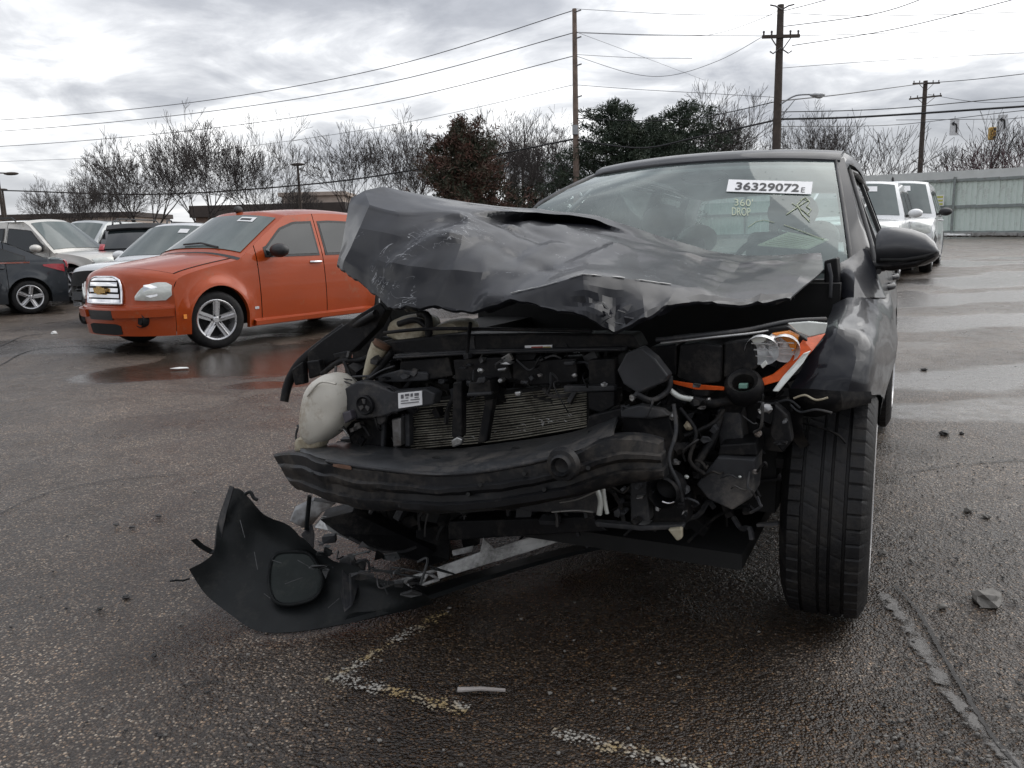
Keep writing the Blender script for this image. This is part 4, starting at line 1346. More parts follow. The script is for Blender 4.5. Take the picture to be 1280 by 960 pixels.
# black sedan at the left edge, its tail towards us
def sedan():
    root = thing('black_sedan', 'black sedan at the left edge with chrome window strip and silver rear wheel', 'car')
    prof = [(.40, .20, .06, .20), (.40, .52, 0, .50), (.41, .58, .05, .58), (.45, .68, .10, .72), (.6, .76, .28, .80), (1.0, .86, .85, .90), (1.35, .93, 1.25, .97), (1.5, .97, 1.36, 1.0),
            (2.2, 1.36, 2.05, 1.41), (2.5, 1.42, 2.4, 1.47), (3.0, 1.42, 3.0, 1.47), (3.4, 1.36, 3.4, 1.41), (4.05, 1.06, 4.0, 1.10), (4.38, 1.0, 4.45, 1.05), (4.42, .80, 4.52, .80), (4.40, .50, 4.52, .50), (4.38, .24, 4.47, .24)]
    c = Car(root, prof, .90, .99, .20, (.93, 3.74), .375, tumble=.32, plan_f=(1.0, .09), plan_r=(.9, .09), flare=.02)
    c.skin(0, 4, 'front_bumper', P_DARK)
    c.skin(4, 6.8, 'bonnet', P_DARK)
    c.skin(6.8, 8.3, 'windscreen_surround', P_DARK)
    c.skin(7.05, 8, 'windscreen', M_WSHIELD, -.91, .91, 12, .004, .006)
    c.skin(8.3, 10.8, 'roof', P_DARK)
    c.skin(10.8, 12.3, 'rear_window_surround', P_DARK)
    c.skin(11.0, 12.0, 'rear_window', M_GLASS, -.88, .88, 12, .004, .006)
    c.skin(12.3, 14, 'boot_lid', P_DARK)
    c.skin(14, 16, 'rear_bumper', P_DARK)
    for a, b2, nm in ((c.x0, 1.55, 'fender'), (1.55, 2.6, 'front_door'), (2.6, 3.4, 'rear_door'), (3.4, c.x1, 'quarter_panel')):
        c.side(a, b2, nm, P_DARK)
    c.pane([1.75, 2.1, 2.5], [1.0] * 3, [1.05, 1.26, 1.34], 'front_side_window', M_GLASS)
    c.pane([2.66, 3.0, 3.35, 3.72], [1.0, 1.0, 1.01, 1.03], [1.35, 1.33, 1.24, 1.08], 'rear_side_window', M_GLASS)
    for sg in (-1, 1):
        q = MB()
        q.slabgrid([[Vector((x, sg * (c.w(x, .975) + .004), .965)), Vector((x, sg * (c.w(x, .99) + .006), .992))] for x in (1.6, 2.2, 2.8, 3.3, 3.8)], (0, sg * .012, 0))
        q.build('chrome_strip', M_CHROME, root)
        qs, lo, hi = [.66, .8, .995], [13.15, 13.05, 13.02], [13.75, 13.9, 13.7]
        if sg < 0: qs, lo, hi = [-x for x in qs[::-1]], lo[::-1], hi[::-1]
        c.patch(qs, lo, hi, 'tail_light', M_RED, off=.004, dome=.02)
        q = MB()
        q.slabgrid([[Vector((x, sg * (c.w(x, z) + .004), z)) for z in (zl, zh)] for x, zl, zh in ((4.02, .90, .93), (4.2, .84, .94), (4.39, .78, .93))], (0, sg * .012, 0))
        q.build('tail_light', M_RED, root)
    c.handle(2.45, .87, P_DARK)
    c.handle(3.28, .88, P_DARK)
    c.under(.42, 4.4, .2, .85, .27)
    c.wheels(.325, .21, .222, 5, 'wide')
    c.mirror(1.85, 1.0, P_DARK)
    P = gnd(40, 391)
    put(root, P, math.atan2(.62, .785), 3.74, -.80)
sedan()

def w_at(u, v, Y):
    p = at(u, v, Y)
    return (p.x, p.y)
# pearl white wrecked car behind the sedan, facing right
c = suv('white_wagon', 'pearl white sport utility car with a crushed door behind the black sedan', P_PEARL, H=1.80, r=.385, crush=crumple(3, .11, 1.2, 2.7, 1), rim=.265, spokes=6, style='wide', front=False, hood=1.06)
put(c.root, w_at(97, 372, 17.6), math.atan2(.19, -.98), .95, .80)
# silver car with raised tailgate flap and open door, facing left
c = suv('silver_wagon', 'silver white sport utility car parked between the pearl white wreck and the dark hatchback', P_SILVER, H=1.80, hood=1.04)
put(c.root, w_at(128, 368, 20.5), math.atan2(.93, .36), 1.55, -.86)
q = MB()
q.slabgrid([[Vector((1.52, -.95, .45)), Vector((1.50, -.97, 1.0)), Vector((1.6, -.93, 1.08))], [Vector((1.9, -1.72, .45)), Vector((1.9, -1.76, 1.0)), Vector((1.95, -1.7, 1.08))]], (0.05, .02, 0))
q.build('open_door', P_SILVER, c.root, bevel=.01)
q = MB()
for a, b_ in (((1.55, -.95, 1.06), (1.95, -.9, 1.6)), ((1.95, -.9, 1.6), (1.98, -1.55, 1.6)), ((1.98, -1.55, 1.6), (1.95, -1.72, 1.06))):
    q.bar(a, b_, .05, .05)
q.build('door_frame', P_SILVER, c.root)
# dark hatch with red tail lights, rear towards us
c = suv('dark_hatchback', 'dark sport utility car showing its black spoiler and red tail lights behind the orange car', P_CHAR, H=1.70, hood=1.0, rear_rake=1.2, L=4.5, ax=(.9, 3.6))
c.skin(11.9, 12.25, 'spoiler', M_BLACK, -.92, .92, 10, .03, .05)
for sg in (-1, 1):
    qs = [.86, .92, .995] if sg > 0 else [-.995, -.92, -.86]
    c.patch(qs, [12.76, 12.74, 12.74] if sg > 0 else [12.74, 12.74, 12.76], [12.96] * 3, 'tail_light', M_RED, off=.012, dome=.02, nt=4)
c.patch([-.16, .16], [13.3, 13.3], [13.6, 13.6], 'number_plate', M_WHITE, off=.004)
put(c.root, w_at(177, 352, 18.2), math.atan2(-.95, .30), 4.5, 0)
# white car without a front bumper behind the orange one
c = suv('white_wagon', 'white sport utility car with its bumper and grille missing behind the orange car', P_WHITE, H=1.68, hood=1.02, front=False, lamp=False, windscreen=M_WSHIELD, L=4.6)
put(c.root, w_at(158, 392, 13.7), math.atan2(.93, .36), .45, -.2)
q = MB()
for k in range(14):
    q.box((.18 + R() * .25, random.uniform(-.7, .7), random.uniform(.4, .82)), (random.uniform(.05, .3), random.uniform(.08, .35), random.uniform(.05, .2)), Matrix.Rotation(R(), 3, 'Y'))
o = q.build('engine_parts', M_BLACK, c.root)
o['kind'] = 'stuff'
c.skin(3.0, 3.25, 'bonnet_lip', M_STEEL, -.98, .98, 14, -.03, .02)
q = MB().box((.42, -.78, .80), (.22, .18, .16)).build('hanging_headlight', M_LENS, c.root, bevel=.03)
c.skin(7.72, 7.86, 'lot_sticker', M_WHITE, -.6, -.35, 4, .012, .002)
# two white trucks on the right, facing us
def truck(label, P, phi, mcol, H, lx, ly, crush=None, hood=1.12, Lb=5.2):
    c = suv('white_truck', label, P_WHITE, L=Lb, H=H, W=.98, hood=hood, ax=(1.0, 4.1), r=.385, rim=.23, mirror=mcol, cat='truck', rack=False, crush=crush, hood_len=1.45)
    c.skin(7.72, 7.90, 'lot_sticker', M_WHITE, -.5, .12, 5, .012, .002)
    MB().ball(c.sk(8.6, .0, .05), (.06, .03, .07), 2).build('roof_antenna', M_BLACK, c.root, smooth=60)
    c.root.scale = (1.07, 1.07, 1.07)
    put(c.root, P, phi, lx, ly)
    return c
c1 = truck('white truck half hidden behind the wrecked car, with a white side mirror', w_at(1098, 340, 16.2), math.atan2(.86, .51), P_WHITE, 1.88, 1.0, -.6)
c2 = truck('white truck beside the fence with a dented fender and a black side mirror', w_at(1158, 338, 18.0), math.atan2(.86, .51), M_BLACK, 1.92, 1.0, -.86, crumple(8, .05, .4, 2.0))
# ================================================================== THE WRECKED CAR
# local space: x across (driver's side +), y towards the rear, origin on the ground under the front axle
PSI, SO = radians(26.7), Vector((0.306, 2.805, 0))
wreck = thing('wrecked_car', 'dark grey wrecked sport utility car with crumpled bonnet and torn open front end', 'car', SO, -PSI)
W2L = (Matrix.Translation(SO) @ Matrix.Rotation(-PSI, 4, 'Z')).inverted()
_o = W2L @ Vector((0, 0, CAM_H))
def S(u, v, b):
    r = W2L.to_3x3() @ ray(u, v)
    return _o + r * ((b - _o.y) / r.y)

M_BODY = mat('paint_slate', (0.011, 0.012, 0.016), 0.36, 0.0, 0.10, 3.0, coat=0.4, spec=.08, bump=0.015, bscale=3, dirt=(0.03, 0.03, 0.03), dirt_amt=0.1, dirt_scale=5)
M_HOODP = None
def hood_material():
    m = bpy.data.materials.new('paint_slate_scratched')
    m.use_nodes = True
    g = N(m.node_tree)
    p = g.n['Principled BSDF']
    co = g.new('ShaderNodeTexCoord').outputs['Object']
    base = g.ramp(g.noise(co, 2.5, 6, 0.6), [(0.3, (0.009, 0.0095, 0.012)), (0.7, (0.013, 0.0135, 0.017))])
    line = g.math('ABSOLUTE', g.math('SUBTRACT', g.noise(co, 7, 3, 0.6, 1.2), 0.5))
    line = g.maprange(line, 0.0, 0.006, 1, 0)
    fleck = g.maprange(g.noise(co, 60, 3, 0.6), 0.66, 0.70)
    zone = g.maprange(g.noise(co, 3.2, 4, 0.6, 0.5), 0.56, 0.64)
    msk = g.math('MULTIPLY', g.math('MAXIMUM', line, fleck), zone)
    col = g.mix(g.math('MULTIPLY', msk, 0.8), base, (0.42, 0.43, 0.45))
    g.put(p.inputs['Base Color'], col)
    dust = g.noise(co, 5, 8, 0.7)
    g.put(p.inputs['Roughness'], g.maprange(dust, 0.35, 0.7, 0.36, 0.42))
    p.inputs['Metallic'].default_value = 0.0
    p.inputs['Specular IOR Level'].default_value = 0.08
    p.inputs['Coat Weight'].default_value = 0.34
    p.inputs['Coat Roughness'].default_value = 0.11
    g.put(p.inputs['Normal'], g.bump(g.noise(co, 9, 5, 0.6), 0.03, 0.02))
    return m
M_HOODP = hood_material()
M_PLAST = mat('grey_plastic', (0.034, 0.035, 0.038), 0.45, 0, 0.3, 9, 0.1, 80, spec=.24, dirt=(0.12, 0.11, 0.10), dirt_amt=0.4, dirt_scale=6)
M_DPLAST = mat('dark_plastic', (0.009, 0.009, 0.010), 0.45, 0, 0.4, 9, 0.25, 60, spec=.16, dirt=(0.05, 0.045, 0.04), dirt_amt=0.4, dirt_scale=7)
M_BEAM = mat('beam_black_paint', (0.013, 0.0135, 0.015), 0.40, 0.05, 0.35, 7, 0.2, 50, spec=.24, dirt=(0.075, 0.065, 0.055), dirt_amt=0.45, dirt_scale=5)
M_RUST = mat('rust', (0.10, 0.048, 0.026), 0.8, 0, 0.4, 20, 0.3, 80)
M_MILK = mat('milky_plastic', (0.60, 0.57, 0.50), 0.45, 0, 0.10, 6, dirt=(0.28, 0.22, 0.15), dirt_amt=0.4, dirt_scale=7)
M_CREAM = mat('cream_plastic', (0.42, 0.38, 0.28), 0.5, 0, 0.15, 8, dirt=(0.18, 0.13, 0.08), dirt_amt=0.5, dirt_scale=9)
M_ALU = mat('bare_aluminium', (0.46, 0.46, 0.45), 0.35, 0.9, 0.2, 15, 0.1, 80, dirt=(0.14, 0.12, 0.10), dirt_amt=0.45, dirt_scale=10)
M_FIN = mat('condenser_fin', (0.36, 0.34, 0.28), 0.5, 0.2, 0.3, 20, dirt=(0.05, 0.04, 0.03), dirt_amt=0.5, dirt_scale=12)
M_ORED = mat('orange_red_reflector', (0.50, 0.075, 0.012), 0.3, 0, 0.3, 30, spec=.15)
M_LINER = mat('headliner', (0.42, 0.42, 0.40), 0.85, 0, 0.08, 8)
M_SEAT = mat('seat_grey', (0.055, 0.058, 0.06), 0.85, 0, 0.15, 12, 0.1, 120)
M_DASH = mat('dash_grey', (0.16, 0.165, 0.16), 0.7, 0, 0.1, 12, 0.1, 120)

# ------------------------------------------------------------------ crumpled bonnet
HG = [  # columns left to right, each six points from the rear edge to the front lip: (u, v, y)
 [(439,247,-.02),(436,256,-.06),(431,285,-.15),(427,308,-.22),(423,322,-.28),(421,331,-.30)],
 [(455,238,.02),(462,256,-.20),(449,285,-.32),(438,310,-.38),(430,325,-.40),(427,337,-.40)],
 [(480,234,.10),(500,267,-.22),(498,295,-.36),(482,330,-.44),(470,352,-.47),(462,363,-.47)],
 [(508,239,.20),(545,264,-.10),(540,295,-.35),(520,335,-.50),(500,372,-.55),(491,386,-.56)],
 [(560,249,.35),(590,263,.08),(580,296,-.30),(565,338,-.52),(548,370,-.58),(544,383,-.60)],
 [(615,257,.50),(635,264,.30),(615,297,-.15),(603,340,-.50),(595,378,-.60),(590,391,-.63)],
 [(660,261,.62),(672,266,.50),(650,300,.00),(645,335,-.35),(634,368,-.60),(638,373,-.63)],
 [(710,265,.70),(712,270,.60),(700,305,.10),(690,335,-.30),(680,357,-.60),(687,387,-.66)],
 [(748,270,.72),(750,277,.62),(748,305,.20),(738,328,-.20),(728,343,-.62),(735,397,-.70)],
 [(800,287,.74),(797,295,.60),(795,312,.25),(785,332,-.15),(770,346,-.55),(768,416,-.70)],
 [(842,301,.74),(838,308,.60),(832,322,.30),(825,338,-.10),(802,351,-.50),(806,396,-.66)],
 [(885,313,.74),(880,320,.58),(872,332,.25),(862,345,-.10),(850,358,-.42),(833,379,-.58)],
 [(930,320,.74),(928,327,.60),(918,340,.30),(905,352,.00),(893,366,-.30),(885,380,-.45)],
 [(980,319,.74),(985,325,.62),(975,338,.35),(962,350,.08),(948,364,-.15),(935,380,-.32)],
 [(1026,316,.74),(1028,325,.65),(1029,337,.45),(1020,346,.22),(1004,358,.00),(988,372,-.18)]]
ctrl = []
for ci, col in enumerate(HG):
    pts = [S(*p) for p in col]
    a, b_ = pts[1], pts[2]
    mid = a.lerp(b_, 0.22)
    if 5 <= ci <= 8:                                   # the buckle: metal folds under itself, a dark slit
        u, v, y = col[1]
        mid = S(u - 4, v + (12, 9, 8, 5)[ci - 5], y + (.02, .12, .10, .04)[ci - 5])
        a2 = S(u - 9, v + (22, 14, 13, 9)[ci - 5], y - (.25, .16, .14, .10)[ci - 5])
    else:
        a2 = a.lerp(b_, 0.45)
    ctrl.append([pts[0], a, mid, a2] + pts[2:])
NSU, NSV = 9, 8
cols = [soft(c, NSV, .25) for c in ctrl]
rows = []
for j in range(len(cols[0])):
    rows.append(soft([c[j] for c in cols], NSU, .2))
crush_c = S(765, 385, -.66)
creases = [(S(480, 330, -.44), S(560, 300, -.33), .010), (S(575, 345, -.5), S(660, 292, .0), .014), (S(860, 322, .5), S(800, 375, -.5), .020), (S(905, 325, .55), S(880, 378, -.4), .016),
           (S(940, 330, .5), S(1010, 352, .1), .016), (S(640, 300, .0), S(610, 380, -.6), .012), (S(700, 300, .1), S(640, 350, -.4), .010), (S(500, 267, -.2), S(475, 355, -.47), .010)]
rnd = random.Random(41)
for k in range(34):
    ci, cj = rnd.uniform(2, 13), rnd.uniform(2, 6)
    pa = ctrl[int(ci)][int(cj)].lerp(ctrl[int(ci) + 1][int(cj)], ci % 1)
    ci2, cj2 = max(0, min(13.9, ci + rnd.uniform(-2.4, 2.4))), max(1, min(6.9, cj + rnd.uniform(-2, 2)))
    pb = ctrl[int(ci2)][int(cj2)].lerp(ctrl[int(ci2) + 1][int(cj2)], ci2 % 1)
    creases.append((pa, pb, rnd.choice((-1, 1, 1)) * rnd.uniform(.006, .018)))
def crease_h(p):
    h = 0
    for a, b_, amp in creases:
        d = b_ - a
        t = max(0, min(1, (p - a).dot(d) / d.length_squared))
        q = (p - (a + d * t)).length
        h += amp * max(0, 1 - q / 0.06)
    return h
for r_ in rows:
    for i, p in enumerate(r_):
        d = (p - crush_c).length
        k = math.exp(-(d / 0.10) ** 2)
        n1 = noise.noise(p * 3.1) * .003 + (abs(noise.noise(p * 4.3 + Vector((3, 1, 2)))) - .2) * .016
        n2 = (abs(noise.noise(p * 11)) - .25) * .06 * k
        e = min(1, i / 3, (len(r_) - 1 - i) / 3)
        r_[i] = p + Vector((0.1, -0.9, 0.45)) * ((n1 + crease_h(p)) * e + n2) + Vector((0, 0, .012 * noise.noise(p * 16) * max(0, 1 - (len(r_) - 1 - i) / 3))) * (1 if False else 0)
q = MB()
for p_i, p in enumerate(rows[-1]): rows[-1][p_i] = p + Vector((0, .004, 1)) * (.010 * noise.noise(p * 15) + .006 * noise.noise(p * 37))
q.slabgrid(rows, (0, 0.005, -0.005))
bonnet = q.build('bonnet', M_HOODP, wreck, smooth=11)
# chipped paint along the fold above the lip
edge_ = [r_ for r_ in rows[NSV * 6:NSV * 6 + 1]][0] if len(rows) > NSV * 6 else rows[-3]
for a, b_ in ((55, 67), (69, 78), (80, 85), (88, 98)):
    q = MB()
    q.tube([p + Vector((0, -.002, .002)) for p in edge_[a:b_]], [.0006 + .0016 * R() for _ in edge_[a:b_]], 5)
    q.build('chipped_edge', M_ALU, bonnet, smooth=60)
# folded inner lip behind the front edge
fr = rows[-1]
q = MB()
q.slabgrid([[p + Vector((0, .004, -.004)) for p in fr], [p + Vector((0, .05, .014 + .012 * noise.noise(p * 9))) for p in fr], [p + Vector((0, .10, -.01 + .02 * noise.noise(p * 7))) for p in fr]], (0, .006, -.004))
q.build('bonnet_lip', M_BODY, bonnet, smooth=40)
# crushed metal tongue in the middle of the lip
q = MB()
rnd = random.Random(4)
for k in range(9):
    c = S(rnd.uniform(752, 786), rnd.uniform(384, 408), -.69 - rnd.random() * .04)
    a, b_, d = (c + Vector((rnd.gauss(0, .009), rnd.gauss(0, .008), rnd.gauss(0, .008))) for _ in range(3))
    q.prism([a, b_, d], (0.002, .005, .002))
o = q.build('crushed_flakes', M_HOODP, bonnet)
o['kind'] = 'stuff'

# ------------------------------------------------------------------ roof, pillars, sides (local coordinates in metres)
WF = [0, .11, .3, .61, .8, 1]
def ws_a(f, q):          # the impact has pushed the passenger side of the frame outwards
    r_ = 0.76 - 0.145 * f
    return r_ if q >= 0 else interp(WF, [.80, .797, .79, .765, .70, .625], f)
def ws_y(f, q):
    yr = 0.90 + 0.76 * f
    if q < 0:
        yl = interp(WF, [.70, .78, .93, 1.17, 1.38, 1.66], f)
        yr = yr + (yl - yr) * smooth01(-q)
    return yr - 0.11 * (1 - q * q)
def ws_pt(f, q):
    """windscreen surface: f 0 at the base .. 1 at the roof, q -1 .. 1 across"""
    z = 1.055 + 0.49 * f + 0.022 * sin(pi * max(0, min(1, f))) + 0.022 * (1 - q * q) * f
    return Vector((ws_a(f, q) * q, ws_y(f, q), z))
def WSP(u, v, off=0.0):
    """point of the windscreen seen at photo pixel (u, v)"""
    lo, hi = 0.3, 2.2
    def side(b):
        p = S(u, v, b)
        f = (p.z - 1.055) / 0.49
        for _ in range(4):
            qq = max(-1.1, min(1.1, p.x / ws_a(f, p.x)))
            f = (p.z - 1.055 - 0.022 * sin(pi * max(0, min(1, f)))) / (0.49 + 0.022 * (1 - qq * qq))
        return b - ws_y(f, qq)
    for _ in range(40):
        m = (lo + hi) / 2
        if side(m) < 0: lo = m
        else: hi = m
    r = (W2L.to_3x3() @ ray(u, v)).normalized()
    return S(u, v, lo) - r * off

def ws_material():
    m = bpy.data.materials.new('windscreen_wet')
    m.use_nodes = True
    g = N(m.node_tree)
    for x in list(g.n): g.n.remove(x)
    out = g.new('ShaderNodeOutputMaterial')
    co = g.new('ShaderNodeTexCoord').outputs['Object']
    tr = g.new('ShaderNodeBsdfTransparent')
    tr.inputs[0].default_value = (0.78, 0.92, 0.90, 1)
    gl = g.new('ShaderNodeBsdfGlossy')
    gl.inputs['Roughness'].default_value = 0.03
    gl.inputs[0].default_value = (0.95, 1.0, 0.98, 1)
    film = g.new('ShaderNodeBsdfDiffuse')
    film.inputs[0].default_value = (0.50, 0.60, 0.58, 1)
    fr_ = g.new('ShaderNodeFresnel')
    fr_.inputs[0].default_value = 1.6
    v = g.voro(co, 34)
    sc = g.new('ShaderNodeSeparateColor')
    g.put(sc.inputs[0], v.outputs['Color'])
    drop = g.math('MULTIPLY', g.maprange(v.outputs['Distance'], 0.10, 0.16, 1, 0), g.math('GREATER_THAN', sc.outputs[0], 0.72))
    nb = g.bump(drop, 0.8, 0.01)
    g.put(gl.inputs['Normal'], nb)
    haze = g.maprange(g.noise(co, 2.6, 7, 0.65, 0.4), 0.35, 0.68, 0.07, 0.22)
    m1 = g.new('ShaderNodeMixShader')
    g.put(m1.inputs[0], g.math('ADD', haze, g.math('MULTIPLY', drop, 0.2)))
    m.node_tree.links.new(tr.outputs[0], m1.inputs[1])
    m.node_tree.links.new(film.outputs[0], m1.inputs[2])
    m2 = g.new('ShaderNodeMixShader')
    g.put(m2.inputs[0], g.math('MULTIPLY', fr_.outputs[0], 1.2, clamp=True))
    m.node_tree.links.new(m1.outputs[0], m2.inputs[1])
    m.node_tree.links.new(gl.outputs[0], m2.inputs[2])
    m.node_tree.links.new(m2.outputs[0], out.inputs[0])
    return m
M_WS = ws_material()
def clear_glass(name, tint, refl=1.0):
    m = bpy.data.materials.new(name)
    m.use_nodes = True
    g = N(m.node_tree)
    for x in list(g.n): g.n.remove(x)
    out = g.new('ShaderNodeOutputMaterial')
    tr = g.new('ShaderNodeBsdfTransparent')
    tr.inputs[0].default_value = tint + (1,)
    gl = g.new('ShaderNodeBsdfGlossy')
    gl.inputs['Roughness'].default_value = 0.02
    fr_ = g.new('ShaderNodeFresnel')
    fr_.inputs[0].default_value = 1.5
    m2 = g.new('ShaderNodeMixShader')
    g.put(m2.inputs[0], g.math('MULTIPLY', fr_.outputs[0], refl, clamp=True))
    m.node_tree.links.new(tr.outputs[0], m2.inputs[1])
    m.node_tree.links.new(gl.outputs[0], m2.inputs[2])
    m.node_tree.links.new(m2.outputs[0], out.inputs[0])
    return m
M_SIDEGL = clear_glass('side_glass', (0.78, 0.84, 0.82))
q = MB()
q.grid([[ws_pt(f / 10, -0.985 + 1.97 * k / 20) for k in range(21)] for f in range(11)])
windscreen = q.build('windscreen', M_WS, wreck, smooth=60)
q = MB()      # black gasket round the glass
e = [ws_pt(f / 12, -1.0) for f in range(13)] + [ws_pt(1.015, -1 + 2 * k / 20) for k in range(1, 20)] + [ws_pt(1 - f / 12, 1.0) for f in range(13)]
q.tube(e, 0.009, 6)
q.build('windscreen_gasket', M_BLACK, windscreen, smooth=60)
def roof_pt(y, q, dz=0.0):
    t = (y - 1.66) / 2.44
    w_ = 0.635 - 0.03 * max(0, t - .5)
    z = interp([1.66, 1.70, 1.80, 2.1, 2.6, 3.2, 4.1], [1.548, 1.576, 1.602, 1.622, 1.628, 1.612, 1.53], y)
    return Vector((w_ * q, y - 0.11 * (1 - q * q) * max(0, 1 - t * 3), z + 0.030 * (1 - abs(q) ** 2.4) + dz))
q = MB()
ys = [1.66, 1.70, 1.75, 1.8, 2.0, 2.3, 2.7, 3.1, 3.5, 3.9, 4.1]
q.slabgrid([[roof_pt(y, -1 + 2 * k / 16) for k in range(17)] for y in ys], (0, 0, -0.02))
q.build('roof', M_BODY, wreck, smooth=35)
q = MB()
q.slabgrid([[roof_pt(y, -.97 + 1.94 * k / 12, -.04) for k in range(13)] for y in ys], (0, 0, -.01))
q.build('headliner', M_LINER, wreck, smooth=35)
BEL, SIL = 1.03, 0.30
def side_a(y, z):
    a = 0.905 - 0.03 * max(0, (y - 3.0)) ** 1.6
    if z > BEL: return a * 0.945 - (z - BEL) * 0.40
    return a * (1 - 0.055 * max(0, (z - .62) / .41) ** 2 - .05 * max(0, (.62 - z) / .32) ** 2)
RA = 0.405
def botz(y):
    z = SIL
    for ya in (0, 2.80):
        d = abs(y - ya)
        if d < RA: z = max(z, 0.34 + sqrt(max(0, RA * RA - d * d)))
    return z
def side_panel(y0, y1, sg, name, m=None):
    ys_ = sorted([y0 + .004 + (y1 - y0 - .008) * i / 14 for i in range(15)] + [2.8 + d * RA for d in (-1, -.99, -.95, -.9, .9, .95, .99, 1) if y0 < 2.8 + d * RA < y1])
    g = []
    for y in ys_:
        b0 = botz(y)
        zt = BEL + (0.03 * (y - .8) / 3)
        col = [Vector((sg * (side_a(y, b0) - .05), y, b0))] + [Vector((sg * side_a(y, b0 + (zt - b0) * i / 9), y, b0 + (zt - b0) * i / 9)) for i in range(10)] + [Vector((sg * (side_a(y, zt) - .05), y, zt + .005))]
        g.append(col)
    return MB().grid(g).build(name, m or M_BODY, wreck, smooth=35)
for sg in (-1, 1):
    fd_ = side_panel(0.80, 1.95, sg, 'front_door')
    rd_ = side_panel(1.95, 2.85, sg, 'rear_door')
    side_panel(2.85, 4.15, sg, 'quarter_panel')
    for par, y in ((fd_, 1.78), (rd_, 2.70)):
        a = side_a(y, .93)
        q = MB()
        q.tube([(sg * (a - .01), y - .11, .93), (sg * (a + .018), y - .08, .935), (sg * (a + .018), y + .08, .935), (sg * (a - .01), y + .11, .93)], .016, 8)
        q.build('door_handle', M_BODY, par, smooth=50)
    # A pillar, roof rail, B C D pillars
    q = MB()
    ap = [ws_pt(f / 8, sg * 1.0) for f in range(9)]
    outer = [Vector((sg * max(side_a(p.y + .10, max(BEL, p.z)), abs(p.x) + (.012 if sg < 0 else 0)), p.y + .12, p.z + .004)) for p in ap]
    mid_ = [(a + b_) / 2 + Vector((sg * .016, -.012, .016)) for a, b_ in zip(ap, outer)]
    q.slabgrid([ap, mid_, outer], (-sg * .02, .03, -.02))
    q.build('a_pillar', M_BODY, wreck, smooth=50)
    def gh(y, z): return Vector((sg * side_a(y, z), y, z))
    q = MB()      # roof rail
    rp = [roof_pt(y, sg * .985, -.002) for y in (1.66, 1.9, 2.3, 2.8, 3.3, 3.8, 4.1)]
    q.slabgrid([rp, [p + Vector((sg * .03, 0, -.02)) for p in rp], [p + Vector((sg * .035, 0, -.065)) for p in rp]], (-sg * .03, 0, -.005))
    q.build('roof_rail', M_BODY, wreck, smooth=50)
    def pillar(yb, yt, wd, zt=1.53, m=M_BLACK, nm='pillar'):
        q = MB()
        q.slabgrid([[gh(yb, BEL), gh(yb + wd, BEL)], [gh(yt, zt), gh(yt + wd * .8, zt)]], (-sg * .05, 0, 0))
        q.build(nm, m, wreck)
    pillar(1.93, 2.0, .10, nm='b_pillar')
    pillar(2.90, 2.92, .10, nm='c_pillar')
    pillar(3.80, 3.68, .42, 1.49, M_BODY, 'd_pillar')
    def sglass(pts, nm):
        MB().prism([gh(*p) - Vector((sg * .012, 0, 0)) for p in pts], (-sg * .005, 0, 0)).build(nm, M_SIDEGL, wreck)
    sglass([(1.05, BEL + .01), (1.93, BEL + .01), (1.99, 1.50), (1.80, 1.50)], 'front_side_window')
    sglass([(2.03, BEL + .01), (2.90, BEL + .01), (2.92, 1.50), (2.09, 1.50)], 'rear_side_window')
    sglass([(3.00, BEL + .02), (3.80, BEL + .03), (3.68, 1.46), (3.01, 1.49)], 'quarter_window')
    # window trim line along the belt and up the A pillar
    q = MB()
    q.tube([gh(.96, BEL + .02) + Vector((sg * .006, 0, 0)), gh(1.2, 1.16) + Vector((sg * .006, 0, 0)), gh(1.5, 1.34) + Vector((sg * .006, 0, 0)), gh(1.79, 1.50) + Vector((sg * .006, 0, 0)), gh(2.4, 1.525) + Vector((sg * .006, 0, 0)), gh(3.6, 1.49) + Vector((sg * .006, 0, 0))], .012, 6)
    q.tube([gh(y, BEL + .012) + Vector((sg * .006, 0, 0)) for y in (.94, 1.5, 2.3, 3.1, 3.8)], .012, 6)
    q.build('window_trim', M_BLACK, wreck, smooth=60)
# tailgate with rear glass
q = MB()
q.slabgrid([[Vector((x * .80, 4.22 - .03 * x * x, z)) for x in (-1, -.5, 0, .5, 1)] for z in (.35, .7, 1.04)], (0, .04, 0))
q.build('tailgate', M_BODY, wreck, smooth=40)
q = MB()
q.prism([Vector((-.72, 4.18, 1.05)), Vector((.72, 4.18, 1.05)), Vector((.56, 4.0, 1.46)), Vector((-.56, 4.0, 1.46))], (0, .005, 0))
q.build('rear_window', M_SIDEGL, wreck)
# floor, firewall, far inner panels
MB().box((0, 2.3, .33), (1.6, 3.7, .12)).build('floor_pan', M_UNDER, wreck)
MB().box((0, .52, .66), (1.50, .06, .72)).build('firewall', M_DARKGAP, wreck)
MB().box((-.60, .1, .60), (.22, .8, .55)).build('inner_wheelhouse', M_DARKGAP, wreck)
MB().box((.57, .15, .62), (.16, .75, .5)).build('inner_wheelhouse', M_DARKGAP, wreck)
MB().box((0, .25, .50), (1.0, .5, .42)).build('engine_block', M_DARKGAP, wreck, bevel=.04)
MB().box((0, .12, .24), (1.15, .9, .05)).build('undertray', M_DARKGAP, wreck)
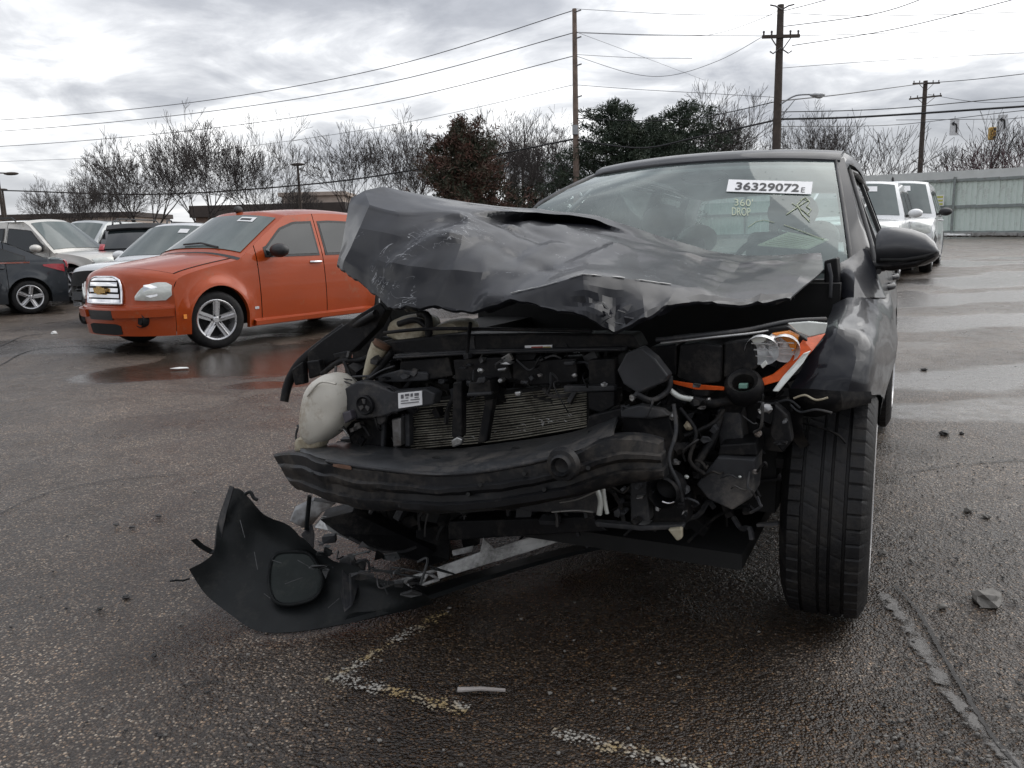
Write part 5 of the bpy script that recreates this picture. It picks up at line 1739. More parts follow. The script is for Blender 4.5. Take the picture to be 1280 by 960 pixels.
# ------------------------------------------------------------------ cabin
q = MB()
q.slabgrid([[Vector((x * .74, y, z)) for x in (-1, -.5, 0, .5, 1)] for y, z in ((.84, 1.015), (1.05, 1.03), (1.25, 1.01), (1.36, .93), (1.38, .70))], (0, .02, -.03))
q.build('dashboard', M_DASH, wreck, smooth=40)
def seat(x, y, name='seat', w_=.50, hb=1.14, head=True):
    q = MB()
    q.box((x, y - .15, .62), (w_, .5, .16))
    s_ = q.build(name, M_SEAT, wreck, bevel=.06, seg=3)
    q = MB()
    q.slabgrid([[Vector((x + w_ / 2 * k * (1 - .12 * max(0, f - .5)), y + .10 + .14 * f - .03 * (1 - abs(k)), .62 + (hb - .62) * f)) for k in (-1, -.8, -.4, 0, .4, .8, 1)] for f in (0, .3, .6, .85, .96, 1)], (0, .11, .02))
    q.build('backrest', M_SEAT, s_, smooth=50, bevel=.03)
    if head:
        q = MB()
        q.ball((x, y + .27, hb + .12), (.135, .06, .105), 3)
        q.build('headrest', M_SEAT, s_, smooth=60)
        for sx in (-.06, .06):
            MB().tube([(x + sx, y + .26, hb - .02), (x + sx, y + .27, hb + .08)], .007, 6).build('headrest_post', M_STEEL, s_)
seat(.37, 1.80, hb=1.20)
seat(-.37, 1.85, hb=1.17)
M_SEAT_, M_SEAT = M_SEAT, mat('seat_pale', (0.30, 0.30, 0.29), 0.85, 0, 0.12, 12)
seat(-.40, 2.85, 'rear_seat', .55, 1.06)
seat(.40, 2.85, 'rear_seat', .55, 1.06)
M_SEAT = M_SEAT_
q = MB()
c0 = Vector((.37, 1.42, 1.02))
rr = .185
tilt = Matrix.Rotation(radians(-62), 3, 'X')
ring = [c0 + tilt @ Vector((rr * cos(2 * pi * k / 28), rr * sin(2 * pi * k / 28), 0)) for k in range(29)]
q.tube(ring, .015, 8)
for a in (0, pi, -pi / 2): q.tube([c0, c0 + tilt @ Vector((rr * cos(a), rr * sin(a), 0))], .018, 6)
q.ball(c0, (.06, .04, .06), 2)
q.build('steering_wheel', M_BLACK, wreck, smooth=60)
q = MB()
q.ball(Vector((0, 1.56, 1.50)), (.12, .025, .035), 3)
q.build('rear_view_mirror', M_BLACK, wreck, smooth=60)
# paper on the dash, lot number across the top of the glass, marker writing
M_PAPERG = mat('paper_pale', (0.60, 0.62, 0.42), 0.7, 0, 0.08, 20)
q = MB()
q.slabgrid([[WSP(947, 306, -.16), WSP(1010, 311, -.16)], [WSP(985, 290, -.22), WSP(1036, 299, -.2)]], (0, 0, -.004))
q.build('paper_sheet', M_PAPERG, wreck)
q = MB()
for k in range(7):
    f = (k + .7) / 8
    a = WSP(947 + 38 * f + 6, 306 - 16 * f, -.158 - .05 * f)
    b_ = WSP(1010 + 26 * f - 10, 311 - 12 * f, -.158 - .04 * f)
    q.tube([a, b_], .0016, 4)
o = q.build('pen_strokes', mat('pen_olive', (0.30, 0.31, 0.16), 0.7), wreck)
o['kind'] = 'stuff'
q = MB()
def quad(c, s_, t_):   # bilinear in pixels: tl, tr, br, bl
    tl, tr, br, bl = c
    x = (1 - t_) * ((1 - s_) * bl[0] + s_ * br[0]) + t_ * ((1 - s_) * tl[0] + s_ * tr[0])
    y = (1 - t_) * ((1 - s_) * bl[1] + s_ * br[1]) + t_ * ((1 - s_) * tl[1] + s_ * tr[1])
    return x, y
LQ = ((911, 224.5), (1016, 227.5), (1014, 243), (908, 239.5))
def on_glass(o, corners, w_, h_, off):
    for vtx in o.data.vertices:
        u, v = quad(corners, .5 + vtx.co.x / w_, .5 + vtx.co.y / h_)
        d = off + vtx.co.z
        vtx.co = WSP(u, v, d)
q.slabgrid([[WSP(*quad(LQ, i / 8, t_), .006) for i in range(9)] for t_ in (0, 1)], (0, -.002, .001))
lot = q.build('lot_sticker', M_WHITE, wreck)
tx = text_mesh('36329072', 1.0, M_INK, 'lot_number', bold=.022)
xs_ = [v.co.x for v in tx.data.vertices]; ys_ = [v.co.y for v in tx.data.vertices]
cx_, cy_ = (min(xs_) + max(xs_)) / 2, (min(ys_) + max(ys_)) / 2
for v in tx.data.vertices: v.co.x -= cx_; v.co.y -= cy_
tw, th_ = max(xs_) - min(xs_), max(ys_) - min(ys_)
NQ = (quad(LQ, .095, .83), quad(LQ, .85, .83), quad(LQ, .85, .17), quad(LQ, .095, .17))
on_glass(tx, NQ, tw, th_, .014)
tx.parent = lot
te = text_mesh('E', 1.0, M_INK, 'lot_letter')
xs_ = [v.co.x for v in te.data.vertices]; ys_ = [v.co.y for v in te.data.vertices]
cx_, cy_ = (min(xs_) + max(xs_)) / 2, (min(ys_) + max(ys_)) / 2
for v in te.data.vertices: v.co.x -= cx_; v.co.y -= cy_
on_glass(te, (quad(LQ, .875, .55), quad(LQ, .92, .55), quad(LQ, .92, .15), quad(LQ, .875, .15)), max(xs_) - min(xs_), max(ys_) - min(ys_), .014)
te.parent = lot
M_MARK = mat('marker_pale', (0.46, 0.50, 0.36), 0.6, 0, 0.1, 30)
def marker(txt, c, nm):
    t_ = text_mesh(txt, 1.0, M_MARK, nm, bold=-.004)
    xs_ = [v.co.x for v in t_.data.vertices]; ys_ = [v.co.y for v in t_.data.vertices]
    cx_, cy_ = (min(xs_) + max(xs_)) / 2, (min(ys_) + max(ys_)) / 2
    for v in t_.data.vertices: v.co.x -= cx_; v.co.y -= cy_
    on_glass(t_, c, max(xs_) - min(xs_), max(ys_) - min(ys_), .005)
    t_.parent = windscreen
marker("360'", ((918, 248), (941, 249), (941, 258), (918, 257)), 'marker_writing')
marker('DROP', ((915, 259), (938, 260), (938, 270), (915, 269)), 'marker_writing')
q = MB()
def squig(pts, r=.0022): q.tube([WSP(u, v, .005) for u, v in pts], r, 5)
squig([(983, 268), (998, 258), (1010, 250), (1004, 248), (996, 256), (1003, 268), (1012, 277)])
squig([(990, 254), (1003, 262), (1012, 270)])
squig([(1000, 250), (1007, 247), (1012, 252), (1008, 258), (1014, 262), (1010, 267)])
squig([(980, 281), (1000, 288), (1018, 295), (1030, 299)], .0016)
squig([(935, 284), (945, 277), (955, 275), (968, 278)], .0014)
o = q.build('marker_scribble', M_MARK, windscreen)

# ------------------------------------------------------------------ wheels of the wreck
def tread_tyre(name, r, w_, rim_r, par, loc, rot):
    h = w_ / 2
    n_ = 432
    prof = [(-h * .78, rim_r, 0), (-h, rim_r + .025, 0), (-h * 1.04, (r + rim_r) / 2 + .01, 0), (-h * .97, r - .035, 1), (-h * .86, r - .010, 2)]
    # y, radius, kind (2: shoulder blocks with cross slits, 3: rib with short sipes)
    def band(y0, y1, kind):
        prof.extend([(h * y0, r - .010, 0), (h * y0 + .0015, r, kind), (h * y1 - .0015, r, kind), (h * y1, r - .010, 0)])
    prof.append((-h * .82, r - .003, 2))
    prof.extend([(-h * .55, r, 2), (-h * .535, r - .010, 0)])
    band(-.48, -.12, 3); band(-.07, .12, 3); band(.17, .44, 3)
    prof.extend([(h * .50, r - .010, 0), (h * .515, r, 2), (h * .82, r - .003, 2), (h * .86, r - .010, 2)])
    prof += [(h * .97, r - .035, 1), (h * 1.04, (r + rim_r) / 2 + .01, 0), (h, rim_r + .025, 0), (h * .78, rim_r, 0)]
    rows = []
    for y, rad, kd in prof:
        ring_ = []
        for k in range(n_):
            rr_ = rad
            if kd in (1, 2) and (k + (0 if y < 0 else 4)) % 8 == 0: rr_ -= .0045 if kd == 2 else .002
            if kd == 3 and (k + int(y * 300)) % 20 == 0: rr_ -= .003
            a = 2 * pi * k / n_ + (y * 1.2 if kd == 3 else 0)
            ring_.append(Vector((y, cos(a) * rr_, sin(a) * rr_)))
        rows.append(ring_)
    o = MB().grid(rows, True).build(name, M_RUBBER, par, smooth=24)
    o.location = loc
    o.rotation_euler = rot
    return o
def wreck_wheel(x, y, sg, steer=0.0):
    t_ = tread_tyre('wheel', .372, .235, .235, wreck, (x, y, .366), (0, 0, steer + (0 if sg > 0 else pi)))
    q = MB()
    h = .1175
    q.lathe([(h * 1.03, .247), (h * 1.06, .236), (h * .95, .226), (h * .5, .205), (-h * .8, .2), (-h * .9, .236)], 40, axis='X')
    q.build('rim', M_ALLOY, t_, smooth=40)
    q = MB()
    for k in range(10):
        a = 2 * pi * k / 10
        d = Vector((0, cos(a), sin(a)))
        q.bar(Vector((h * .75, 0, 0)) + d * .03, Vector((h * .92, 0, 0)) + d * .228, .03, .028, up=(1, 0, 0))
    q.lathe([(h * .95, 0), (h * .95, .03), (h * .7, .06)], 16, axis='X')
    q.build('spokes', M_ALLOY, t_)
    MB().lathe([(h * .3, 0), (h * .3, .15), (h * .1, .16), (-h, .16)], 24, axis='X').build('brake_disc', M_STEEL, t_)
wreck_wheel(.7875, 0.02, 1, radians(1.5))
wreck_wheel(-.78, 0.05, -1, radians(4))
wreck_wheel(.785, 2.80, 1)
wreck_wheel(-.785, 2.80, -1)

# ------------------------------------------------------------------ side mirror
q = MB()
rows = []
ctr = S(1133, 311, 1.02)
ctr_f = [(1095, 312), (1102, 310), (1120, 309), (1140, 310), (1157, 312), (1168, 314), (1174, 316)]
ht = [(19, 19), (26, 25), (26, 27), (24, 25), (20, 20), (13, 13), (4, 5)]
for i in range(7):
    u, v = ctr_f[i]
    up, dn = ht[i]
    ring = []
    for k in range(14):
        a = 2 * pi * k / 14
        sx = cos(a)
        vv = v - (up * sin(a) if sin(a) > 0 else dn * sin(a))
        ring.append(S(u + 2 * abs(sx) * 0, vv, 1.02 + .10 * sx * (0.45 + .55 * min(1, (7 - i) / 3)) + (.05 if sx > 0 else 0)))
    rows.append(ring)
q.grid(rows, True)
q.add(rows[0], [tuple(range(14))])
q.add(rows[-1], [tuple(reversed(range(14)))])
mir = q.build('side_mirror', mat('mirror_grey', (0.040, 0.041, 0.045), 0.38, 0.2, 0.1, 6, coat=.4), wreck, smooth=60)
q = MB()
q.tube([S(1090, 331, 1.0), S(1115, 333, .95), S(1145, 329, .93), S(1167, 320, .95)], [.03, .034, .028, .012], 10, flat=.55)
q.build('mirror_base', M_DPLAST, mir, smooth=60)
q = MB()
q.tube([S(1100, 325, .915), S(1130, 325, .905), S(1155, 321, .91), S(1171, 315, .95)], [.007, .008, .008, .004], 6)
q.build('turn_strip', M_DARKGAP, mir, smooth=60)
q = MB()
q.tube([(.80, 1.02, 1.045), S(1092, 332, .99), S(1105, 334, .97)], [.045, .035, .03], 10, flat=.6)
q.build('mirror_arm', M_DPLAST, mir, smooth=60)

# ------------------------------------------------------------------ crumpled left fender
def ctrl_sheet(name, cols_, m, n1=5, n2=5, amp=.006, th=(0, .006, -.004), smooth=28, sk=.5, parent=None, fq=6.0, unproj=None):
    f = unproj or S
    cs = [soft([f(*p) for p in c], n1, sk) for c in cols_]
    rows = [soft([c[j] for c in cs], n2, sk) for j in range(len(cs[0]))]
    for r_ in rows:
        for i, p in enumerate(r_):
            r_[i] = p + Vector((.4, -.7, .4)) * (amp * (noise.noise(p * fq) + .8 * (abs(noise.noise(p * fq * 2.3)) - .25)))
    q = MB()
    q.slabgrid(rows, th)
    return q.build(name, m, parent or wreck, smooth=smooth)
lf = ctrl_sheet('left_fender', [
    [(1041, 381, .36), (1038, 392, .20), (1030, 410, -.14), (1014, 440, -.28), (998, 468, -.33), (985, 489, -.35)],
    [(1058, 373, .40), (1056, 386, .16), (1047, 411, -.22), (1038, 448, -.30), (1030, 472, -.345), (1024, 488, -.36)],
    [(1078, 372, .45), (1080, 390, .14), (1074, 418, -.20), (1070, 450, -.29), (1064, 474, -.335), (1060, 490, -.345)],
    [(1094, 374, .55), (1098, 398, .26), (1094, 428, -.12), (1094, 455, -.20), (1090, 478, -.26), (1087, 492, -.275)],
    [(1104, 372, .72), (1110, 395, .58), (1112, 425, .38), (1109, 452, .20), (1104, 474, .05), (1099, 492, -.06)],
    [(1112, 365, .80), (1118, 395, .78), (1122, 425, .62), (1119, 450, .48), (1112, 475, .40), (1106, 498, .36)]], M_BODY, amp=.010, fq=7, sk=.45, smooth=26)
ctrl_sheet('fender_flap', [
    [(1046, 331, .66), (1052, 350, .62), (1052, 372, .52)],
    [(1062, 322, .78), (1068, 345, .58), (1068, 372, .42)],
    [(1078, 311, .86), (1086, 340, .76), (1090, 372, .56)],
    [(1084, 312, .92), (1098, 345, .86), (1108, 372, .74)]], M_BODY, amp=.010, fq=6)
q = MB()
q.prism([S(u, v, .55) for u, v in ((1030, 326), (1046, 322), (1050, 360), (1044, 382), (1034, 380), (1030, 350))], (0, .12, 0))
q.build('hinge_bracket', M_DPLAST, wreck, bevel=.006)
MB().tube([S(1036, 330, .5), S(1039, 345, .48), S(1038, 372, .48)], .007, 6).build('hinge_rod', M_PLAST, wreck, smooth=60)
# liner under the fender, over the tyre
ctrl_sheet('wheel_liner', [
    [(985, 486, -.36), (988, 500, -.34), (992, 516, -.30)], [(1015, 486, -.37), (1018, 505, -.36), (1020, 520, -.33)],
    [(1050, 489, -.36), (1052, 502, -.36), (1052, 512, -.35)], [(1088, 490, -.28), (1089, 498, -.28), (1088, 503, -.28)]], M_DPLAST, amp=.006)
ctrl_sheet('wheel_liner_lip', [[(990, 514, -.36), (985, 540, -.33), (1000, 560, -.3)], [(1003, 510, -.37), (1004, 540, -.35), (1012, 556, -.3)]], M_DPLAST, amp=.004)

# ------------------------------------------------------------------ helpers for the torn front: every piece is a solid of its own
def slab(name, m, b, th, pts, bevel=.004, parent=None, tilt=None):
    P_ = [S(p[0], p[1], p[2] if len(p) > 2 else b) for p in pts]
    q = MB()
    q.prism(P_, (0, th, 0) if tilt is None else tilt)
    return q.build(name, m, parent or wreck, bevel=bevel)
def rod(name, m, r, pts, n_=6, parent=None, smooth_path=True, cs=7):
    P_ = [S(*p) for p in pts]
    if smooth_path and len(P_) > 2:
        k = len(P_)
        P_ = catmull(P_, 5)
        if isinstance(r, (list, tuple)): r = [interp(list(range(k)), list(r), i / 5) for i in range(len(P_))]
    return MB().tube(P_, r, cs).build(name, m, parent or wreck, smooth=60)

# bumper beam: one long pressed section with two swages and punched holes
BC = [(340, 569, 364, 607, -.50), (372, 566, 385, 618, -.58), (410, 577, 420, 629, -.66), (460, 585, 468, 638, -.73), (545, 594, 550, 643, -.80), (620, 588, 630, 638, -.83), (700, 571, 708, 624, -.82), (765, 545, 772, 608, -.77), (823, 553, 830, 598, -.70)]
PR = [(0, 0), (.06, -.012), (.30, -.014), (.38, -.030), (.48, -.030), (.55, -.010), (.70, -.012), (.78, -.030), (.92, -.026), (1, 0)]
bcols = []
for (ut, vt, ub, vb, b) in BC:
    bcols.append([S(ut + (ub - ut) * f, vt + (vb - vt) * f, b + d) for f, d in PR])
cs_ = [catmull([c[j] for c in bcols], 6) for j in range(len(PR))]
for j, r_ in enumerate(cs_):
    for i, p in enumerate(r_):
        r_[i] = p + Vector((0, 1, .4)) * (.014 * noise.noise(p * 6) + .006 * noise.noise(p * 19) + .016 * max(0, abs(noise.noise(p * 3.3)) - .25))
q = MB()
q.slabgrid(cs_, (0, .05, .0))
beam = q.build('bumper_beam', M_BEAM, wreck, smooth=40)
for f_, u, v in ((0, 585, 618), (0, 600, 606), (0, 655, 592), (0, 440, 603), (0, 390, 592), (0, 735, 585), (0, 500, 632), (0, 680, 612)):
    rod('bolt_hole', M_DARKGAP, .006, [(u, v, -.852 if u > 520 else -.785 if u > 460 else -.705 if u > 420 else -.645), (u, v, -.70)], parent=beam, smooth_path=False)
q = MB()
c = S(705, 580, -.85)
q.lathe([(-.02, .030), (-.03, .024), (-.015, .018), (-.01, 0)], 20, c)
q.lathe([(0, .045), (-.018, .040), (-.02, .030)], 20, c)
q.build('tow_eye_cap', M_BEAM, beam, smooth=40)
ctrl_sheet('rust_patch', [[(416, 580, -.69), (416, 583, -.695)], [(428, 581, -.712), (429, 586, -.717)], [(438, 583, -.725), (439, 587, -.73)]], M_RUST, amp=.002, th=(0, .003, 0), parent=beam)
# plate behind the beam, sloping up to the condenser
tops = [c[0] for c in bcols][1:8]
back = [S(398, 556, -.40), S(430, 553, -.42), S(480, 558, -.43), S(550, 562, -.45), S(640, 552, -.46), S(715, 540, -.46), S(772, 520, -.46)]
r0_, r1_ = catmull(tops, 6), catmull(back, 6)
q = MB()
q.slabgrid([[p + Vector((0, .012, .004 * noise.noise(p * 14))) for p in r0_], [p.lerp(s_, .15) + Vector((0, 0, .012)) for p, s_ in zip(r0_, r1_)], [p.lerp(s_, .6) + Vector((0, 0, .006 + .012 * noise.noise(p * 8))) for p, s_ in zip(r0_, r1_)], r1_], (0, .01, -.012))
q.build('lower_crossmember', mat('crossmember', (0.042, 0.044, 0.047), 0.36, 0.25, 0.3, 8, 0.12, 60, dirt=(0.09, 0.08, 0.07), dirt_amt=0.45, dirt_scale=6), wreck, smooth=40)
for u, v in ((645, 565), (675, 566), (460, 580), (545, 577), (415, 573), (740, 545)):
    c = S(u, v, -.60)
    MB().lathe([(.0, 0), (.004, .012), (-.004, .012)], 10, c + Vector((0, 0, .01)), 'Z').build('bolt', M_DARKGAP, wreck)
q = MB()
q.tube(catmull([c_ + Vector((0, -.006, .004)) for c_ in [b_[0] for b_ in bcols][2:7]], 6), .006, 6)
q.build('edge_trim', M_PLAST, wreck, smooth=60)

# condenser with its fins
slab('condenser_core', M_DARKGAP, -.36, .05, [(508, 500), (735, 478), (738, 535), (512, 565)])
for k in range(19):
    f = k / 18
    yl, yr = 505 + f * 56, 484 + f * 49
    rnd = random.Random(100 + k)
    pts = [(513 + (733 - 513) * t_, yl + (yr - yl) * t_ + 3.5 * sin(pi * t_) * f + rnd.uniform(-.6, .6), -.372 + rnd.uniform(-.004, .004)) for t_ in (0, .2, .4, .6, .8, 1)]
    P_ = catmull([S(*p) for p in pts], 3)
    MB().slabgrid([P_, [p + Vector((0, .004, .0018)) for p in P_]], (0, .001, -.0016)).build('fin', M_FIN, wreck)
q = MB()
rnd = random.Random(8)
for k in range(46):
    t_ = rnd.random()
    u, v = 590 + 130 * t_, 548 - 30 * t_ + rnd.gauss(0, 3.5)
    c = S(u, v, -.385)
    q.add([c + Vector((rnd.gauss(0, .006), 0, rnd.gauss(0, .003))) for _ in range(3)], [(0, 1, 2)])
o = q.build('bent_fins', M_ALU, wreck)
o['kind'] = 'stuff'

# upper radiator support and the black boxes hung from it
slab('radiator_support', M_DPLAST, -.40, .10, [(470, 428), (560, 418), (680, 416), (790, 418), (800, 436), (690, 440), (560, 442), (492, 446)], .008)
slab('support_ledge', M_PLAST, -.43, .05, [(492, 443), (600, 437), (780, 434), (780, 439), (600, 443), (494, 449)], .003)
o = slab('warning_label', M_WHITE, -.405, .003, [(656, 432), (690, 431), (690, 439), (656, 440)], 0)
slab('label_print', mat('label_red', (0.35, 0.05, 0.03), .5, 0, .3, 30), -.408, .003, [(664, 433.5), (678, 433), (678, 437.5), (664, 438)], 0, o)
slab('label_print', mat('label_gold', (0.35, 0.27, 0.07), .5, 0, .3, 30), -.408, .003, [(679, 433.5), (688, 433), (688, 436.5), (679, 437)], 0, o)
for nm, m, b, th, pts in [
    ('shroud_box', M_DPLAST, -.42, .10, [(500, 452), (560, 446), (566, 470), (520, 478), (498, 470)]),
    ('shroud_box', M_DPLAST, -.43, .09, [(566, 450), (632, 446), (640, 474), (600, 482), (570, 478)]),
    ('shroud_box', M_DPLAST, -.42, .10, [(640, 452), (720, 448), (722, 478), (665, 482), (640, 474)]),
    ('shroud_panel', M_DPLAST, -.44, .04, [(735, 450), (768, 448), (770, 486), (736, 488)]),
    ('horn_bracket', M_PLAST, -.46, .03, [(704, 482), (768, 482), (768, 489), (704, 491)]),
    ('horn_cup', M_DPLAST, -.45, .08, [(734, 490), (768, 489), (768, 508), (752, 517), (736, 512)]),
    ('latch_support', M_DPLAST, -.47, .035, [(566, 478), (577, 476), (577, 545), (570, 552), (564, 545)]),
    ('latch_strut', M_DPLAST, -.45, .03, [(606, 500), (617, 498), (608, 552), (596, 556)]),
    ('latch_box', M_DPLAST, -.49, .06, [(586, 478), (612, 474), (614, 494), (584, 496)]),
    ('latch_plate', M_PLAST, -.50, .02, [(583, 491), (614, 489.5), (614, 494), (583, 496)]),
    ('latch_plate', M_PLAST, -.50, .02, [(597, 472), (606, 471), (606, 479), (594, 480)]),
    ('clip', M_STEEL, -.47, .02, [(621, 461), (633, 459), (631, 464), (620, 465)]),
    ('clip', M_ALU, -.46, .015, [(642, 490), (651, 489), (650, 496), (644, 496)]),
    ('clip', M_ALU, -.49, .02, [(563, 551), (571, 546), (578, 549), (576, 556), (565, 560)]),
    ('small_frame', M_PLAST, -.45, .02, [(704, 452), (719, 451), (716, 457), (704, 457)]),
    ('side_panel', M_DPLAST, -.48, .03, [(735, 520), (776, 510), (786, 528), (730, 554)]),
    ('air_guide', M_PLAST, -.55, .05, [(771, 463), (783, 441), (801, 434), (818, 448), (835, 470), (830, 478), (797, 492), (779, 480)]),
    ('upper_box', M_DPLAST, -.42, .14, [(850, 431), (872, 428), (902, 432), (900, 478), (868, 482), (846, 472)]),
    ('upper_box', M_DPLAST, -.40, .14, [(905, 428), (940, 424), (946, 460), (926, 474), (904, 472)]),
    ('upper_box', M_DPLAST, -.40, .12, [(812, 434), (846, 430), (846, 470), (820, 470)]),
    ('lamp_shell', M_DPLAST, -.30, .10, [(830, 424), (985, 408), (1010, 425), (975, 475), (905, 500), (842, 496)]),
    ('lamp_module', M_DPLAST, -.44, .08, [(864, 487), (886, 484), (886, 496), (866, 497)]),
    ('bracket_plate', M_PLAST, -.52, .03, [(775, 512), (800, 506), (828, 512), (838, 520), (812, 524), (776, 522)]),
    ('rail_end', M_DPLAST, -.50, .16, [(776, 520), (836, 520), (846, 556), (832, 600), (800, 606), (780, 560)]),
    ('rail_end_cap', M_PLAST, -.38, .12, [(896, 512), (925, 508), (930, 560), (900, 570)]),
    ('strut_mount', M_DPLAST, -.30, .14, [(920, 505), (985, 498), (1000, 540), (978, 566), (920, 560)]),
    ('liner_wing', M_DPLAST, -.42, .05, [(968, 505), (985, 520), (990, 552), (978, 566), (962, 545)]),
    ('washer_box', M_PLAST, -.47, .13, [(897, 571), (944, 574), (940, 622), (915, 638), (885, 624), (870, 606)]),
    ('washer_box_lid', M_DPLAST, -.45, .12, [(900, 556), (945, 553), (947, 570), (897, 569)]),
    ('lower_bracket', M_PLAST, -.56, .06, [(787, 600), (808, 598), (812, 652), (788, 656)]),
    ('lower_bracket', M_DPLAST, -.52, .10, [(812, 628), (856, 624), (856, 658), (818, 660)]),
    ('lower_rail', M_PLAST, -.58, .03, [(742, 652), (800, 657), (854, 656), (854, 662), (800, 664), (745, 659)]),
    ('lower_rail_tip', M_CREAM, -.60, .02, [(834, 662), (852, 660), (852, 674), (846, 677)]),
    ('lower_mesh', M_PLAST, -.50, .03, [(700, 622), (748, 612), (750, 642), (660, 640), (640, 634)]),
    ('undershield', M_DPLAST, -.40, .30, [(560, 652), (740, 646), (760, 664), (560, 676)]),
]:
    slab(nm, m, b, th, pts, .005)
# pale scraped edges and bits of bright metal
for pts, r, m, nm in [
    ([(492, 447, -.44), (600, 441, -.44), (720, 437, -.44), (775, 437, -.44)], .004, M_PLAST, 'support_edge'),
    ([(480, 416, -.45), (540, 411, -.46), (640, 412, -.46), (740, 414, -.46)], .006, M_DPLAST, 'bonnet_stay'),
    ([(820, 425, -.44), (870, 420, -.42), (930, 413, -.34), (985, 402, -.22), (1032, 399, -.10)], .007, M_PLAST, 'lamp_top_trim'),
    ([(826, 429, -.45), (880, 423, -.43), (945, 416, -.33), (990, 408, -.22)], .004, M_STEEL, 'lamp_top_trim'),
    ([(838, 488, -.48), (850, 496, -.48), (866, 499, -.47)], .008, M_LENS, 'lens_shard'),
    ([(866, 500, -.46), (890, 504, -.44), (918, 500, -.42)], .014, M_DPLAST, 'hose'),
    ([(795, 492, -.56), (815, 500, -.52), (835, 488, -.5), (838, 470, -.5)], .008, M_PLAST, 'hose'),
    ([(842, 505, -.52), (845, 540, -.54), (836, 575, -.58), (848, 605, -.58), (852, 625, -.56)], .006, M_PLAST, 'cable'),
    ([(850, 510, -.5), (870, 540, -.5), (862, 575, -.52), (880, 592, -.5)], .006, M_DPLAST, 'cable'),
    ([(855, 545, -.48), (890, 530, -.44), (905, 512, -.42)], .007, M_DPLAST, 'cable'),
    ([(868, 586, -.48), (880, 566, -.46), (893, 545, -.44), (900, 520, -.42)], .012, M_DPLAST, 'hose'),
    ([(940, 500, -.38), (962, 505, -.36), (985, 500, -.36), (1000, 510, -.36)], .004, M_PLAST, 'cable'),
    ([(992, 498, -.38), (1006, 494, -.38), (1020, 500, -.385), (1035, 497, -.385)], .003, M_CREAM, 'cable'),
    ([(988, 506, -.37), (1000, 515, -.37), (1020, 512, -.385), (1040, 516, -.38)], .0035, M_PLAST, 'cable'),
    ([(747, 612, -.60), (751, 626, -.60), (749, 643, -.60)], .009, M_LENS, 'white_cable_sleeve'),
    ([(754, 610, -.60), (756, 626, -.60), (759, 642, -.60)], .006, M_LENS, 'white_cable_sleeve'),
    ([(700, 628, -.56), (722, 624, -.57), (745, 614, -.58)], .003, M_ALU, 'cable'),
    ([(690, 640, -.56), (720, 638, -.57), (742, 640, -.58)], .003, M_ALU, 'cable'),
    ([(762, 606, -.58), (778, 616, -.57), (787, 608, -.56)], .004, M_DPLAST, 'cable'),
    # left side
    ([(355, 502, -.40), (360, 480, -.38), (372, 458, -.36), (392, 438, -.32), (430, 408, -.26)], [.016, .018, .020, .018, .014], M_DPLAST, 'torn_fender_edge'),
    ([(470, 392, -.40), (440, 410, -.34), (410, 432, -.30), (390, 450, -.30)], .014, M_DPLAST, 'fender_rail'),
    ([(402, 468, -.40), (425, 452, -.38), (452, 450, -.36), (470, 440, -.36)], .010, M_DPLAST, 'cable'),
    ([(430, 452, -.40), (438, 470, -.42), (444, 486, -.44)], .007, M_DPLAST, 'cable'),
    ([(455, 480, -.44), (472, 466, -.42), (490, 455, -.42)], .012, M_DPLAST, 'hose'),
    ([(410, 486, -.46), (418, 472, -.44), (420, 458, -.42)], .005, M_PLAST, 'cable'),
    ([(416, 542, -.48), (428, 536, -.48), (436, 546, -.48)], .004, M_ALU, 'cable'),
    ([(372, 532, -.52), (384, 540, -.53), (392, 552, -.53)], .005, M_PLAST, 'cable'),
    ([(372, 535, -.52), (370, 548, -.52), (378, 560, -.52)], .004, M_PLAST, 'cable'),
    ([(437, 545, -.46), (452, 532, -.45), (462, 545, -.45)], .006, M_DPLAST, 'cable'),
    ([(498, 405, -.38), (520, 400, -.38), (535, 412, -.38), (534, 432, -.38)], .011, M_DPLAST, 'hose'),
    ([(588, 404, -.5), (586, 420, -.46), (584, 440, -.45)], .006, M_DPLAST, 'bonnet_stay'),
]:
    rod(nm, m, r, pts)
# headlight: chromed bowls behind broken lens
for u, v, w_, h_, b, nm in ((953, 436, .046, .040, -.39, 'reflector_bowl'), (981, 434, .042, .036, -.37, 'reflector_bowl'), (966, 428, .020, .012, -.36, 'reflector_bowl')):
    q = MB()
    c = S(u, v, b)
    q.lathe([(-.012, w_), (.006, w_ * .92), (.03, w_ * .6), (.04, .008), (.01, .006), (.008, 0)], 20, c)
    for k in range(3): q.box(c + Vector((0, -.006, (k - 1) * h_ * .5)), (w_ * 1.2, .003, .0025))
    tl_ = Matrix.Rotation(radians(24), 3, 'X')
    q.v = [tuple(tl_ @ (Vector(p_) - c) + c) for p_ in q.v]
    q.build(nm, mat('bright_reflector', (0.86, 0.87, 0.88), .38, .55, .15, 60, .2, 60), wreck, smooth=40)
slab('lamp_reflector_strip', M_ORED, -.30, .02, [(1032, 417, -.22), (1004, 424, -.30), (995, 436, -.34), (987, 451, -.37), (966, 468, -.41), (944, 477, -.44), (949, 484, -.44), (976, 476, -.41), (998, 458, -.37), (1016, 438, -.33)], .003)
slab('lamp_reflector_strip', M_ORED, -.47, .01, [(841, 476), (872, 481), (905, 484), (905, 488), (870, 487), (842, 480)], .001)
slab('lens_edge', M_LENS, -.30, .012, [(1004, 442, -.38), (1014, 438, -.36), (1003, 455, -.39), (988, 472, -.42), (973, 490, -.43), (965, 489, -.43), (978, 471, -.41)], .003)
slab('lens_shard', M_LENS, -.40, .012, [(938, 424), (950, 419), (962, 421), (955, 427), (944, 432)], .002)
